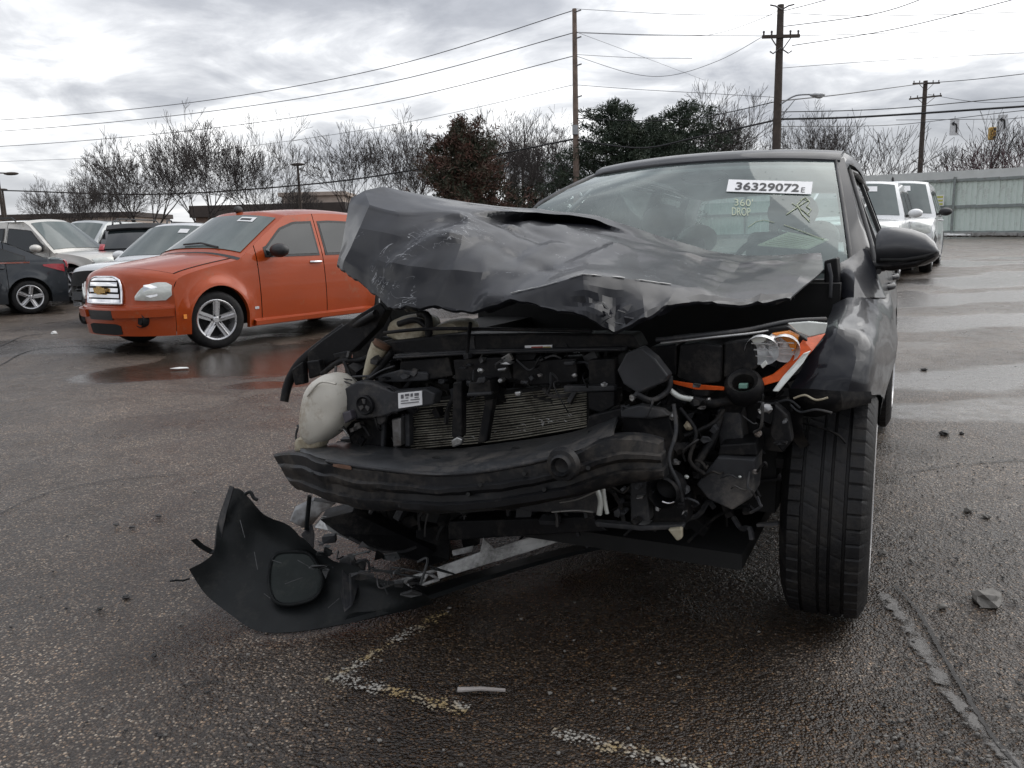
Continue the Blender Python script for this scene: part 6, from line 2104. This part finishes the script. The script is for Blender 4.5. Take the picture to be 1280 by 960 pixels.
slab('lens_shard', M_LENS, -.41, .01, [(950, 456), (957, 450), (960, 455), (953, 461)], .002)
slab('lens_shard', M_LENS, -.36, .02, [(984, 404), (1010, 402), (1034, 404), (1031, 417), (1012, 421), (996, 414)], .003)
slab('turn_lens', M_AMBER, -.36, .03, [(964, 417), (985, 414), (998, 420), (995, 436), (990, 440), (984, 428), (974, 421)], .003)
q = MB()
c = S(930, 484, -.44)
prof_ = [(-.02, .050), (-.03, .040), (-.02, .030), (.02, .030), (.03, .045), (0, .054)]
q.lathe(prof_, 22, (0, 0, 0), closed=True)
rt = Matrix.Rotation(radians(-48), 3, 'X')
q.v = [tuple(rt @ Vector(p) + c) for p in q.v]
o = q.build('bulb_ring', M_DPLAST, wreck, smooth=40)
slab('bulb_socket', mat('socket_green', (0.16, 0.30, 0.24), .5), -.455, .02, [(923, 480), (934, 480), (934, 486), (923, 486)], .002, o)
q = MB()
c = S(832, 612, -.56)
q.lathe([(-.03, .046), (-.036, .040), (.03, .034), (.05, .0)], 22, c)
q.lathe([(-.03, .046), (.04, .050), (.06, .03)], 22, c)
q.build('fog_lamp_tube', M_DPLAST, wreck, smooth=40)
rod('chrome_arc', M_CHROME, .003, [(828, 627, -.60), (836, 629, -.60), (843, 627, -.60)])
for u, v, r, m in ((958, 511, .016, M_STEEL), (952, 514, .010, M_ALU), (886, 499, .006, M_ALU), (842, 520, .014, M_STEEL), (850, 560, .02, M_DPLAST), (862, 532, .016, M_CREAM), (845, 578, .012, M_STEEL), (858, 596, .007, M_LENS), (601, 463, .010, M_ALU), (675, 469, .008, M_STEEL), (718, 469, .008, M_STEEL), (755, 481, .010, M_STEEL), (925, 596, .004, M_LENS), (944, 590, .008, M_STEEL)):
    q = MB()
    q.ball(S(u, v, -.49), (r, r * .8, r * .8), 2, .5, int(u))
    q.build('fastener', m, wreck, smooth=30)

# left corner: bracket with round boss and paper label, white washer bottle, cream tanks
br = slab('headlamp_bracket', M_PLAST, -.50, .05, [(428, 508), (430, 486), (446, 477), (466, 479), (490, 489), (532, 486), (544, 492), (541, 506), (505, 513), (476, 521), (444, 524)], .006)
q = MB()
c = S(458, 506, -.515)
q.lathe([(0, .034), (-.012, .034), (-.016, .030), (-.010, .025), (-.008, .0)], 24, c)
q.build('round_boss', M_DPLAST, br, smooth=40)
q = MB()
for k in range(3):
    a = pi / 2 + 2 * pi * k / 3
    q.prism([c + Vector((cos(a) * .006 - sin(a) * .004, -.014, sin(a) * .006 + cos(a) * .004)), c + Vector((cos(a) * .022 - sin(a) * .008, -.014, sin(a) * .022 + cos(a) * .008)), c + Vector((cos(a) * .022 + sin(a) * .008, -.014, sin(a) * .022 - cos(a) * .008)), c + Vector((cos(a) * .006 + sin(a) * .004, -.014, sin(a) * .006 - cos(a) * .004))], (0, .008, 0))
q.build('boss_spokes', M_PLAST, br)
lab = slab('paper_label', M_WHITE, -.505, .004, [(497.5, 491.5), (527, 488.5), (527.5, 506), (498, 510.5)], 0)
rnd = random.Random(2)
for (u0, v0, w_, h_) in ((501, 493.5, 3, 5), (506, 492.5, 5, 3), (513, 492, 2.5, 4), (518, 491.5, 5, 3.5), (501, 501, 9, 1), (513, 499.5, 11, 1), (501, 504, 22, 1), (507, 497, 3, 1.2), (518, 496.5, 5, 1)):
    k_ = -.10
    slab('printed_mark', mat('label_ink', (0.12, 0.12, 0.13), .5), -.5075, .003, [(u0, v0), (u0 + w_, v0 + w_ * k_), (u0 + w_, v0 + h_ + w_ * k_), (u0, v0 + h_)], 0, lab)
def bottle(name, m, outline, b, th, parent=None, puff=.03):
    """blow moulded bottle: outline in pixels, rounded in depth"""
    P_ = [S(u, v, b) for u, v in outline]
    c = sum(P_, Vector()) / len(P_)
    P_ = [p for p in catmull(P_ + [P_[0]], 3)][:-1]
    rows = []
    for y, k in ((0, .25), (0.0, .72), (.12, .92), (.35, 1.0), (.65, 1.0), (.88, .92), (1, .7), (1, .2)):
        rows.append([Vector((c.x + (p.x - c.x) * k, p.y - puff + th * y + (.012 * noise.noise(p * 9)), c.z + (p.z - c.z) * k)) for p in P_])
    q = MB()
    q.grid(rows, True)
    q.add(rows[0], [tuple(range(len(P_)))])
    q.add(rows[-1], [tuple(reversed(range(len(P_))))])
    return q.build(name, m, parent or wreck, smooth=50)
wb = bottle('washer_bottle', M_MILK, [(376, 545), (376, 520), (380, 492), (392, 474), (405, 469), (418, 474), (428, 490), (429, 515), (420, 535), (405, 550), (388, 558)], -.52, .16)
bottle('bottle_neck', M_CREAM, [(374, 560), (376, 546), (390, 543), (404, 550), (396, 566), (380, 568)], -.50, .08, wb)
rod('bottle_seam', M_MILK, .004, [(384, 495, -.555), (400, 478, -.56), (420, 480, -.555)], parent=wb)
fn = rod('filler_neck', M_CREAM, [.012, .020, .030, .034], [(457, 474, -.42), (463, 458, -.42), (470, 444, -.42), (476, 432, -.42)])
rod('filler_cap', M_RUST, .032, [(476, 434, -.425), (479, 428, -.42)], smooth_path=False, parent=fn)
rod('filler_tube', M_DPLAST, .012, [(448, 482, -.44), (462, 474, -.44), (476, 458, -.43), (490, 440, -.43)])
bottle('coolant_tank', M_CREAM, [(484, 420), (490, 402), (508, 394), (528, 396), (536, 408), (534, 424), (508, 430)], -.34, .14)
bottle('coolant_tank', M_CREAM, [(538, 420), (545, 408), (560, 400), (578, 402), (584, 416), (570, 424)], -.30, .14)
bottle('reservoir_grey', mat('grey_reservoir', (0.17, 0.15, 0.135), .5, 0, .2, 8), [(490, 446), (492, 432), (515, 426), (545, 430), (540, 442), (515, 448)], -.36, .1)
rod('tank_hose', M_DPLAST, .014, [(524, 392, -.38), (535, 396, -.39), (536, 418, -.39)])
for nm, m, b, th, pts in [
    ('battery_box', M_DPLAST, -.36, .16, [(430, 455), (470, 448), (492, 452), (500, 478), (470, 474), (432, 480)]),
    ('ledge_plate', M_PLAST, -.43, .05, [(470, 470), (500, 462), (535, 466), (534, 476), (500, 478), (474, 478)]),
    ('horn_body', M_DPLAST, -.42, .09, [(430, 528), (470, 524), (482, 548), (470, 566), (440, 560)]),
    ('drier_pipe', M_STEEL, -.44, .03, [(489, 524), (501, 522), (501, 558), (491, 559)]),
    ('side_post', M_PLAST, -.42, .03, [(505, 518), (511, 517), (512, 558), (506, 559)]),
    ('side_post', M_PLAST, -.43, .02, [(476, 526), (481, 525), (479, 560), (475, 560)]),
    ('tab', M_PLAST, -.47, .02, [(470, 521), (482, 519), (481, 527), (475, 532), (470, 528)]),
    ('bracket_tab', mat('purple_grey', (0.06, 0.055, 0.065), .4), -.53, .03, [(427, 516), (437, 513), (440, 524), (430, 530)]),
    ('fender_stub', M_DPLAST, -.36, .05, [(384, 440), (404, 424), (450, 392), (474, 378), (482, 388), (470, 410), (440, 440), (410, 455), (396, 470), (384, 462)]),
    ('fender_tab', M_DPLAST, -.40, .03, [(383, 452), (398, 450), (402, 468), (386, 474)]),
    ('fender_tab', M_DPLAST, -.41, .03, [(364, 462), (378, 452), (380, 480), (368, 482)]),
    ('strut_tower', M_DPLAST, -.10, .2, [(440, 400), (486, 386), (496, 440), (440, 470)]),
]:
    slab(nm, m, b, th, pts, .005)
# far right-hand clutter behind, joined: cables, hoses and clips too small to single out
rnd = random.Random(77)
q = MB()
zones = [(425, 560, 440, 555, -.33), (560, 790, 425, 500, -.32), (770, 985, 425, 600, -.24), (780, 960, 500, 660, -.30), (440, 760, 600, 650, -.35)]
for k in range(420):
    u0, u1, v0, v1, b = zones[k % len(zones)]
    c = S(rnd.uniform(u0, u1), rnd.uniform(v0, v1), b + rnd.uniform(-.06, .10))
    if k % 3:
        q.box(c, (rnd.uniform(.01, .07), rnd.uniform(.01, .06), rnd.uniform(.008, .05)), Matrix.Rotation(rnd.uniform(-.6, .6), 3, 'Y') @ Matrix.Rotation(rnd.uniform(-.6, .6), 3, 'X'))
    else:
        d = Vector((rnd.gauss(0, .07), rnd.gauss(0, .02), rnd.gauss(0, .05)))
        q.tube(catmull([c - d, c + Vector((rnd.gauss(0, .02), 0, rnd.gauss(0, .02))), c + d, c + d * 1.3 + Vector((0, 0, -.03))], 3), rnd.uniform(.003, .009), 5)
    q.mi = rnd.choice((0, 0, 0, 1, 2))
o = q.build('engine_bay_clutter', [M_DPLAST, M_PLAST, M_BLACK], wreck, weld=False)
o['kind'] = 'stuff'

# more torn wiring, clips and brackets in front, single cables where they can be told apart
rnd = random.Random(311)
for k in range(46):
    z = ((785, 960, 492, 600, -.50), (430, 500, 440, 560, -.47), (545, 735, 444, 482, -.455), (800, 960, 560, 650, -.50))[k % 4]
    u, v = rnd.uniform(z[0], z[1]), rnd.uniform(z[2], z[3])
    du, dv = rnd.gauss(0, 22), rnd.gauss(4, 14)
    b = z[4] + rnd.uniform(-.03, .05)
    pts = [(u, v, b), (u + du * .4 + rnd.gauss(0, 6), v + dv * .3 + rnd.gauss(0, 6), b - .015), (u + du * .8, v + dv * .8 + rnd.gauss(4, 4), b - .01), (u + du + rnd.gauss(0, 8), v + dv + rnd.uniform(0, 14), b + .02)]
    rod('cable', rnd.choice((M_PLAST, M_DPLAST, M_BLACK, M_PLAST)), rnd.uniform(.0018, .0045), pts, cs=5)
for k in range(60):
    z = ((785, 985, 470, 600, -.49), (430, 560, 446, 556, -.465), (545, 735, 446, 482, -.45), (770, 860, 600, 660, -.57))[k % 4]
    u, v, b = rnd.uniform(z[0], z[1]), rnd.uniform(z[2], z[3]), z[4] + rnd.uniform(-.03, .04)
    n_ = rnd.randint(4, 6)
    a0 = rnd.uniform(0, 6)
    rx, ry = rnd.uniform(3, 9), rnd.uniform(2, 7)
    pts = [(u + rx * cos(a0 + 2 * pi * j / n_) * rnd.uniform(.6, 1.2), v + ry * sin(a0 + 2 * pi * j / n_) * rnd.uniform(.6, 1.2), b + rnd.uniform(-.008, .008)) for j in range(n_)]
    slab('broken_clip', rnd.choice((M_PLAST, M_PLAST, M_DPLAST, M_STEEL, M_DPLAST, M_ALU if k % 5 == 0 else M_PLAST)), b, rnd.uniform(.008, .03), pts, .0015)
# ================================================================== TORN BUMPER COVER ON THE GROUND
B0 = Vector((-0.62, 2.50, 0))
bump_t = thing('torn_bumper_cover', 'torn black plastic bumper cover lying on the asphalt under the wrecked front', 'bumper', B0)
def U(u, v, h):
    # point seen at photo pixel (u, v) at height h above the asphalt
    p = gnd(u, v, h)
    return Vector((p.x, p.y, h)) - B0
M_COVER = mat('cover_black', (0.011, 0.0125, 0.013), 0.45, 0, 0.3, 7, 0.15, 60, spec=.18, dirt=(0.035, 0.035, 0.033), dirt_amt=0.28, dirt_scale=9)
M_COVERIN = mat('cover_inner_green', (0.011, 0.015, 0.014), 0.45, 0, 0.3, 9, 0.3, 40, spec=.16, dirt=(0.04, 0.042, 0.038), dirt_amt=0.3, dirt_scale=12)
BCV = [[(288, 607, 0.39), (279, 630, 0.33), (272, 655, 0.27), (268, 688, 0.2), (255, 702, 0.17), (236, 712, 0.14)],
 [(305, 618, 0.36), (298, 645, 0.29), (292, 672, 0.22), (287, 702, 0.15), (277, 725, 0.1), (256, 742, 0.06)],
 [(330, 640, 0.3), (325, 665, 0.22), (318, 695, 0.15), (312, 725, 0.09), (303, 750, 0.045), (288, 768, 0.015)],
 [(362, 660, 0.25), (358, 685, 0.175), (352, 712, 0.115), (346, 742, 0.065), (338, 768, 0.03), (320, 788, 0.002)],
 [(392, 684, 0.2), (390, 700, 0.145), (388, 722, 0.095), (384, 748, 0.055), (378, 772, 0.022), (366, 790, 0.0)],
 [(425, 702, 0.16), (426, 715, 0.125), (428, 732, 0.085), (430, 752, 0.05), (432, 768, 0.02), (434, 779, 0)],
 [(472, 720, 0.13), (476, 729, 0.11), (480, 738, 0.085), (484, 750, 0.055), (486, 760, 0.03), (488, 767, 0.008)],
 [(520, 735, 0.11), (525, 738, 0.1), (530, 742, 0.085), (535, 746, 0.065), (538, 750, 0.045), (541, 754, 0.02)]]
cs = [catmull([U(*p) for p in c], 5) for c in BCV]
rows = [catmull([c[j] for c in cs], 5) for j in range(len(cs[0]))]
for r_ in rows:
    for i, p in enumerate(r_):
        r_[i] = p + Vector((.3, -.5, .5)) * .010 * noise.noise(p * 6)
for k_ in (0, 1):
    rows[k_] = [p + Vector((.2, 0, 1)) * (.016 * noise.noise(p * 13) + .010 * noise.noise(p * 41)) * (1 - .5 * k_) for p in rows[k_]]
q = MB()
q.slabgrid(rows, (.002, .003, -.003))
cover = q.build('cover_skin', M_COVER, bump_t, smooth=40)
# rolled flange at the left end, mounting hook, tip
q = MB()
q.slabgrid([[U(288,607,0.408),U(277,638,0.316),U(271,660,0.251),U(268,690,0.164)],[U(293,609,0.408),U(284,640,0.318),U(279,663,0.253),U(275,692,0.17)]], (.0, -.006, .003))
q.build('end_flange', M_PLAST, bump_t, smooth=40)
def bslab(name, m, pts, ext=(0, .02, 0), bevel=.003, parent=None):
    q = MB()
    q.prism([U(*p) for p in pts], ext)
    return q.build(name, m, parent or bump_t, bevel=bevel)
def brod(name, m, r, pts, parent=None):
    P_ = [U(*p) for p in pts]
    k = len(P_)
    if k > 2:
        P_ = catmull(P_, 5)
        if isinstance(r, (list, tuple)): r = [interp(list(range(k)), list(r), i / 5) for i in range(len(P_))]
    return MB().tube(P_, r, 7).build(name, m, parent or bump_t, smooth=60)
q = MB()
q.slabgrid([[U(238,675,0.225),U(248,684,0.191),U(262,692,0.163),U(274,690,0.168)],[U(246,673,0.227),U(255,681,0.195),U(266,687,0.173),U(275,685,0.178)]], (0, .004, -.004))
q.build('mounting_hook', M_COVER, bump_t, smooth=40)
brod('clip_tail', M_COVER, .006, [(306,618,0.37),(313,615,0.378),(317,622,0.36),(322,625,0.352)])
# fog lamp pocket plate: rounded, raised rim
out_ = [(340,700),(348,692),(368,690),(385,692),(396,705),(403,722),(400,738),(388,750),(362,756),(345,752),(337,735),(337,715)]
q = MB()
P_ = [U(u, v, .175 - .0018 * (v - 690)) for u, v in out_]
P_ = catmull(P_ + [P_[0]], 4)[:-1]
q.prism([p + Vector((.004 * noise.noise(p * 30), .004 * noise.noise(p * 24), 0)) for p in P_], (0, .012, -.004))
q.build('fog_lamp_blank', M_COVERIN, bump_t, bevel=.003)
MB().tube(P_ + [P_[0]], .006, 6).build('blank_rim', M_COVER, bump_t, smooth=60)
# pale energy-absorber rail with an open lattice at its left end
ab = bslab('absorber_rail', mat('absorber_grey', (0.46, 0.46, 0.45), .5, 0, .25, 12, .15, 60, dirt=(.08,.075,.07), dirt_amt=.5, dirt_scale=9), [(545,710,0.147),(600,690,0.187),(604,672,0.237),(618,686,0.189),(660,672,0.213),(704,660,0.224),(722,662,0.213),(718,671,0.189),(660,690,0.162),(600,708,0.140),(548,724,0.114)], (0, .02, -.006))
for a, b_ in (((478,732,0.074),(548,712,0.111)), ((484,745,0.062),(549,724,0.084)), ((478,732,0.074),(484,745,0.062)), ((497,740,0.062),(510,723,0.090)), ((510,723,0.090),(525,732,0.066)), ((525,732,0.066),(535,716,0.104)), ((535,716,0.104),(548,724,0.084))):
    brod('lattice_bar', MATS['absorber_grey'], .006, [a, b_], ab)
bslab('bright_strip', M_ALU, [(488,736,0.068),(520,727,0.088),(522,732,0.075),(489,742,0.062)], (0, .006, 0), .001)
bslab('bright_strip', M_ALU, [(565,688,0.161),(592,682,0.170),(590,690,0.149),(566,695,0.144)], (0, .006, 0), .001)
# lower lip: long thin blade reaching right under the car
bl = [[(430,781,0.012),(500,762,0.012),(560,742,0.015),(640,716,0.024),(720,694,0.019),(788,680,0.012)], [(436,774,0.012),(500,750,0.012),(560,731,0.012),(640,707,0.018),(720,686,0.013),(780,676,0.012)]]
q = MB()
q.slabgrid([catmull([U(*p) for p in r_], 5) for r_ in bl], (0, .01, .012))
q.build('lower_lip', M_COVER, bump_t, smooth=40)
# dark broken lattice and ducts lying on the cover
for nm, m, pts, ext in [
    ('duct_panel', M_DPLAST, [(400,650,0.221),(440,640,0.235),(500,668,0.143),(545,690,0.079),(530,704,0.053),(470,690,0.101),(425,668,0.172)], (0, .10, .01)),
    ('duct_panel', M_DPLAST, [(520,662,0.146),(560,655,0.15),(562,700,0.03),(535,708,0.024),(520,690,0.073)], (0, .08, 0)),
    ('duct_panel', M_DPLAST, [(575,668,0.13),(590,660,0.146),(600,680,0.09),(580,690,0.076)], (0, .06, 0)),
    ('bracket_fin', M_PLAST, [(424,700,0.157),(440,694,0.165),(452,720,0.103),(440,758,0.062),(430,766,0.062),(424,735,0.069)], (0, .02, 0)),
    ('bracket_fin', M_PLAST, [(444,702,0.141),(458,700,0.138),(454,722,0.088),(446,722,0.093)], (0, .02, 0)),
    ('crumpled_foil', M_STEEL, [(362,652,0.225),(368,638,0.26),(392,626,0.288),(420,630,0.267),(402,642,0.239),(388,660,0.192),(378,660,0.196)], (0, .02, .01)),
    ('crumpled_foil', M_ALU, [(392,660,0.195),(402,648,0.224),(420,650,0.213),(440,672,0.151),(436,676,0.143),(410,664,0.181)], (0, .012, .006)),
    ('plastic_strap', M_PLAST, [(376,668,0.179),(390,655,0.21),(393,668,0.178),(392,688,0.129),(388,696,0.109),(382,682,0.144)], (0, .006, 0)),
]:
    bslab(nm, m, pts, ext)
brod('hanging_strap', M_COVER, .008, [(387,620,0.326),(385,640,0.263),(383,662,0.197)])
brod('torn_wire', M_PLAST, .004, [(412,705,0.143),(418,712,0.125),(416,708,0.138)])
brod('torn_wire', M_PLAST, .004, [(445,704,0.139),(458,700,0.146),(462,712,0.113),(458,726,0.080)])
brod('duct_edge', M_PLAST, .006, [(436,672,0.159),(470,688,0.109),(500,690,0.095),(520,684,0.1)])

# snapped tabs, ribs and duct pieces lying in the bumper
M_STRESS = mat('stressed_plastic', (0.055, 0.057, 0.058), .5, 0, .4, 14, .2, 60, dirt=(.02, .02, .02), dirt_amt=.5, dirt_scale=12)
rnd = random.Random(66)
def hc(v): return max(.03, .235 - .0021 * (v - 675))
for k in range(15):
    u, v = rnd.uniform(392, 545), 0
    lo = 668 + (u - 392) * .22
    v = rnd.uniform(lo, lo + 52)
    n_ = rnd.randint(3, 6)
    rx, ry = rnd.uniform(5, 17), rnd.uniform(2, 7)
    a0 = rnd.uniform(0, 6)
    pts = [(u + rx * cos(a0 + 6.283 * j / n_) * rnd.uniform(.5, 1.2), v + ry * sin(a0 + 6.283 * j / n_) * rnd.uniform(.5, 1.2)) for j in range(n_)]
    bslab('broken_tab', rnd.choice((M_DPLAST, M_DPLAST, M_COVER, M_STRESS, M_PLAST)), [(x, y, hc(y) + rnd.uniform(.0, .03)) for x, y in pts], (0, rnd.uniform(.006, .03), 0), .002)
for k in range(12):
    u = rnd.uniform(395, 540)
    v = 672 + (u - 392) * .22 + rnd.uniform(0, 40)
    brod('torn_rib', rnd.choice((M_STRESS, M_COVER, M_PLAST)), rnd.uniform(.002, .0045), [(u, v, hc(v) + .035), (u + rnd.gauss(6, 14), v + rnd.gauss(0, 8), hc(v) + .045), (u + rnd.gauss(16, 22), v + rnd.gauss(3, 12), hc(v) + .025)])
for (a, b_) in (((340, 700), (352, 704)), ((372, 700), (392, 712)), ((300, 650), (306, 672)), ((318, 690), (322, 712)), ((356, 730), (378, 722)), ((410, 760), (424, 748)), ((330, 742), (338, 748))):
    brod('scratch', M_STRESS, .0012, [a + (hc(a[1]) + .002 if a[0] < 335 else .19 - .0018 * (a[1] - 690),), b_ + (hc(b_[1]) + .002 if a[0] < 335 else .19 - .0018 * (b_[1] - 690),)])

# ================================================================== GROUND MARKS, STONES, SCRAPS
def worn_paint():
    m = bpy.data.materials.new('worn_line_paint')
    m.use_nodes = True
    g = N(m.node_tree)
    p = g.n['Principled BSDF']
    co = g.new('ShaderNodeTexCoord').outputs['Object']
    v = g.voro(co, 100)
    wear = g.noise(co, 16, 6, 0.75, 0.4)
    fac = g.math('ADD', g.math('MULTIPLY', wear, 0.8), g.math('MULTIPLY', g.math('SUBTRACT', 0.5, v.outputs['Distance']), 0.55))
    yel = g.maprange(g.noise(co, 5, 3, 0.6), 0.50, 0.60)
    g.put(p.inputs['Base Color'], g.mix(yel, (0.38, 0.36, 0.32), (0.34, 0.25, 0.12)))
    p.inputs['Roughness'].default_value = 0.6
    uv = g.new('ShaderNodeAttribute', attribute_name='edge').outputs['Fac']
    g.put(p.inputs['Alpha'], g.maprange(g.math('SUBTRACT', fac, g.math('MULTIPLY', uv, 0.25)), 0.33, 0.50))
    g.put(p.inputs['Normal'], g.bump(g.math('SUBTRACT', 1.0, v.outputs['Distance']), 0.6, 0.004))
    return m
M_LINE = worn_paint()
def gribbon(name, pts, w_, m, label, dz=0.007, seg=14):
    P_ = catmull([gnd(u, v) for u, v in pts], seg) if len(pts) > 2 else [gnd(*pts[0]).lerp(gnd(*pts[1]), i / 24) for i in range(25)]
    rows, edge = [], []
    for i, p in enumerate(P_):
        d = P_[min(i + 1, len(P_) - 1)] - P_[max(i - 1, 0)]
        nn = Vector((-d.y, d.x, 0)).normalized()
        ww = w_ * (1 + .35 * noise.noise(p * 6))
        rows.append([p + nn * ww * k / 2 + Vector((0, 0, dz + .010 * noise.fractal(Vector((p.x * .8, p.y * .8, 0)), .8, 2.0, 3) - .012)) for k in (-1, -.5, 0, .5, 1)])
        edge += [1, .3, 0, .3, 1]
    q = MB()
    q.grid(rows)
    me_ = bpy.data.meshes.new(name)
    me_.from_pydata(q.v, [], q.f)
    a = me_.attributes.new('edge', 'FLOAT', 'POINT')
    a.data.foreach_set('value', edge)
    me_.materials.append(m)
    o = bpy.data.objects.new(name, me_)
    C.objects.link(o)
    tag(o, label, kind='structure')
    return o
gribbon('painted_line', [(412, 852), (470, 815), (520, 785), (560, 765)], .075, M_LINE, 'worn parking line running under the torn bumper')
gribbon('painted_line', [(408, 848), (500, 868), (585, 888)], .07, M_LINE, 'worn parking line in front of the wreck', dz=.010)
gribbon('painted_line', [(690, 915), (780, 938), (880, 962), (960, 985)], .07, M_LINE, 'worn parking line at the lower edge')
def ragged(name, col, rough, lo, hi, sc=22):
    m = bpy.data.materials.new(name)
    m.use_nodes = True
    g = N(m.node_tree)
    p = g.n['Principled BSDF']
    co = g.new('ShaderNodeTexCoord').outputs['Object']
    e = g.new('ShaderNodeAttribute', attribute_name='edge').outputs['Fac']
    f = g.math('SUBTRACT', g.noise(co, sc, 6, 0.7, 0.5), g.math('MULTIPLY', e, 0.32))
    g.put(p.inputs['Alpha'], g.maprange(f, lo, hi))
    g.put(p.inputs['Base Color'], g.ramp(g.noise(co, 40, 5, .7), [(0.3, tuple(c * .6 for c in col)), (0.7, tuple(c * 1.4 for c in col))]))
    p.inputs['Roughness'].default_value = rough
    g.put(p.inputs['Normal'], g.bump(g.noise(co, 60, 5, .7), .5, .005))
    return m
M_CRACK = ragged('crack_fill', (0.012, 0.010, 0.009), 0.6, .28, .36, 26)
gribbon('asphalt_seam', [(1102, 738), (1135, 780), (1180, 850), (1225, 905), (1275, 960), (1310, 1010)], .075, ragged('seam_fill', (0.055, 0.049, 0.044), 0.36, .38, .50, 14), 'smooth filled seam in the asphalt', dz=.005)
gribbon('asphalt_crack', [(1118, 730), (1150, 765), (1200, 850), (1240, 915), (1290, 975)], .016, M_CRACK, 'dark crack beside the filled seam', dz=.007)
gribbon('asphalt_crack', [(1090, 730), (1160, 735), (1230, 748), (1300, 760)], .008, M_CRACK, 'thin crack right of the front wheel', dz=.006)
gribbon('asphalt_crack', [(225, 855), (245, 852), (262, 850), (278, 852)], .010, M_CRACK, 'short crack below the torn bumper', dz=.006)
gribbon('asphalt_crack', [(0, 455), (40, 437), (100, 432), (140, 436)], .03, M_CRACK, 'long dark crack at the left', dz=.006)
gribbon('asphalt_crack', [(0, 432), (30, 420), (60, 416)], .03, M_CRACK, 'dark crack near the black sedan', dz=.006)
gribbon('asphalt_crack', [(1120, 590), (1200, 578), (1290, 572)], .012, M_CRACK, 'thin crack across the lot at the right', dz=.006)
gribbon('asphalt_crack', [(0, 640), (60, 615), (140, 600), (230, 592)], .010, M_CRACK, 'thin crack across the lot at the left', dz=.006)

M_STONE = mat('stone_grey', (0.17, 0.16, 0.145), 0.75, 0, 0.25, 30, 0.3, 90)
M_STONED = mat('stone_dark', (0.030, 0.028, 0.027), 0.6, 0, 0.3, 30, 0.3, 90)
def stone(u, v, w_, label, m=M_STONE, name='stone', grp='loose stones on the asphalt', fl=.45, seed=0):
    p = gnd(u, v)
    s_ = w_ / 2000 * (p - Vector((0, 0, CAM_H))).length * 1.0
    q = MB()
    q.ball((0, 0, s_ * fl * .6), (s_, s_ * .75, s_ * fl), 2, .7, seed)
    o = q.build(name, m, smooth=25)
    o.location = (p.x, p.y, p.z - .006)
    o.rotation_euler = (0, 0, seed * 1.3)
    tag(o, label, name.replace('_', ' '), grp)
stone(1233, 750, 36, 'largest grey stone, lying right of the front wheel beside the seam', seed=1, fl=.38)
stone(1103, 690, 10, 'small pale stone close against the front wheel', seed=2)
stone(1210, 637, 12, 'grey stone lying beyond the front wheel to the right', seed=3)
stone(1233, 645, 9, 'small grey stone just right of another beyond the front wheel', seed=4)
stone(1178, 757, 11, 'half sunk stone between the seam and the largest stone', seed=5)
stone(1140, 700, 8, 'small stone right of the front wheel and left of the largest stone', seed=6)
stone(68, 417, 8, 'pale pebble at the left between the sedan and the orange car', M_PAPER, seed=7)
for u, v, w_, lb in ((198, 644, 7, 'dark crumb of asphalt left of the torn bumper tip'), (145, 655, 6, 'dark crumb of asphalt far left above the middle'), (165, 658, 7, 'dark twisted crumb left of the bumper hook'),
                     (157, 745, 9, 'dark lump lying below left of the torn bumper'), (192, 818, 8, 'dark lump under the torn bumper towards the lower left'), (124, 760, 8, 'dark flake left of the lump below the bumper'),
                     (1180, 541, 13, 'dark lump on the wet band beyond the front wheel'), (1155, 462, 8, 'dark crumb on the bright wet band at the right'), (1202, 541, 7, 'small dark crumb right of the lump on the wet band')):
    stone(u, v, w_, lb, M_STONED, 'debris', 'dark crumbs scattered on the asphalt', .4, int(u))
def scrap(u, v, pts, label, m, name='plastic_scrap'):
    p = gnd(u, v)
    q = MB()
    q.prism([Vector((x, y, .006 + .008 * noise.noise(Vector((x * 30, y * 30, 1))))) for x, y in pts], (0, 0, .006))
    o = q.build(name, m, bevel=.001)
    o.location = p
    tag(o, label, 'scrap')
scrap(602, 865, [(-.065, .005), (0, .008), (.065, -.004), (.065, -.012), (0, -.004), (-.065, -.006)], 'thin pale strip of plastic lying in front of the wreck', mat('scrap_pale', (0.34, 0.31, 0.29), .5))
scrap(224, 728, [(-.03, -.01), (-.01, .0), (.012, .004), (.03, .02), (.034, .016), (.016, -.004), (-.008, -.008), (-.026, -.018)], 'small black curl of plastic left of the torn bumper', M_COVER)
scrap(225, 461, [(-.09, -.03), (-.02, .04), (.06, .03), (.10, -.02), (.0, -.05)], 'white scrap lying in the puddle before the orange car', M_PAPER)
# loose grit: nobody could count it
rnd = random.Random(12)
q = MB()
for k in range(1500):
    a = rnd.random()
    if k % 3:
        u, v = rnd.uniform(1095, 1290), rnd.uniform(560, 960)
    else:
        u, v = rnd.uniform(0, 1290), 420 + 540 * rnd.random() ** .7
    p = gnd(u, v)
    if p.y > 11: continue
    s_ = rnd.choice((.0015, .002, .002, .003, .004, .0055))
    q.mi = 0 if rnd.random() < .7 else 1
    k0 = len(q.v)
    q.ball((p.x, p.y, p.z - .008 + .010 * noise.fractal(Vector((p.x * .8, p.y * .8, 0)), .8, 2.0, 3) + s_ * .3), (s_ * rnd.uniform(.8, 1.4), s_, s_ * .7), 1, .6, k)
o = q.build('loose_grit', [M_STONE, M_STONED], weld=False)
tag(o, 'loose grit and gravel crumbs scattered over the asphalt', 'gravel', kind='stuff')
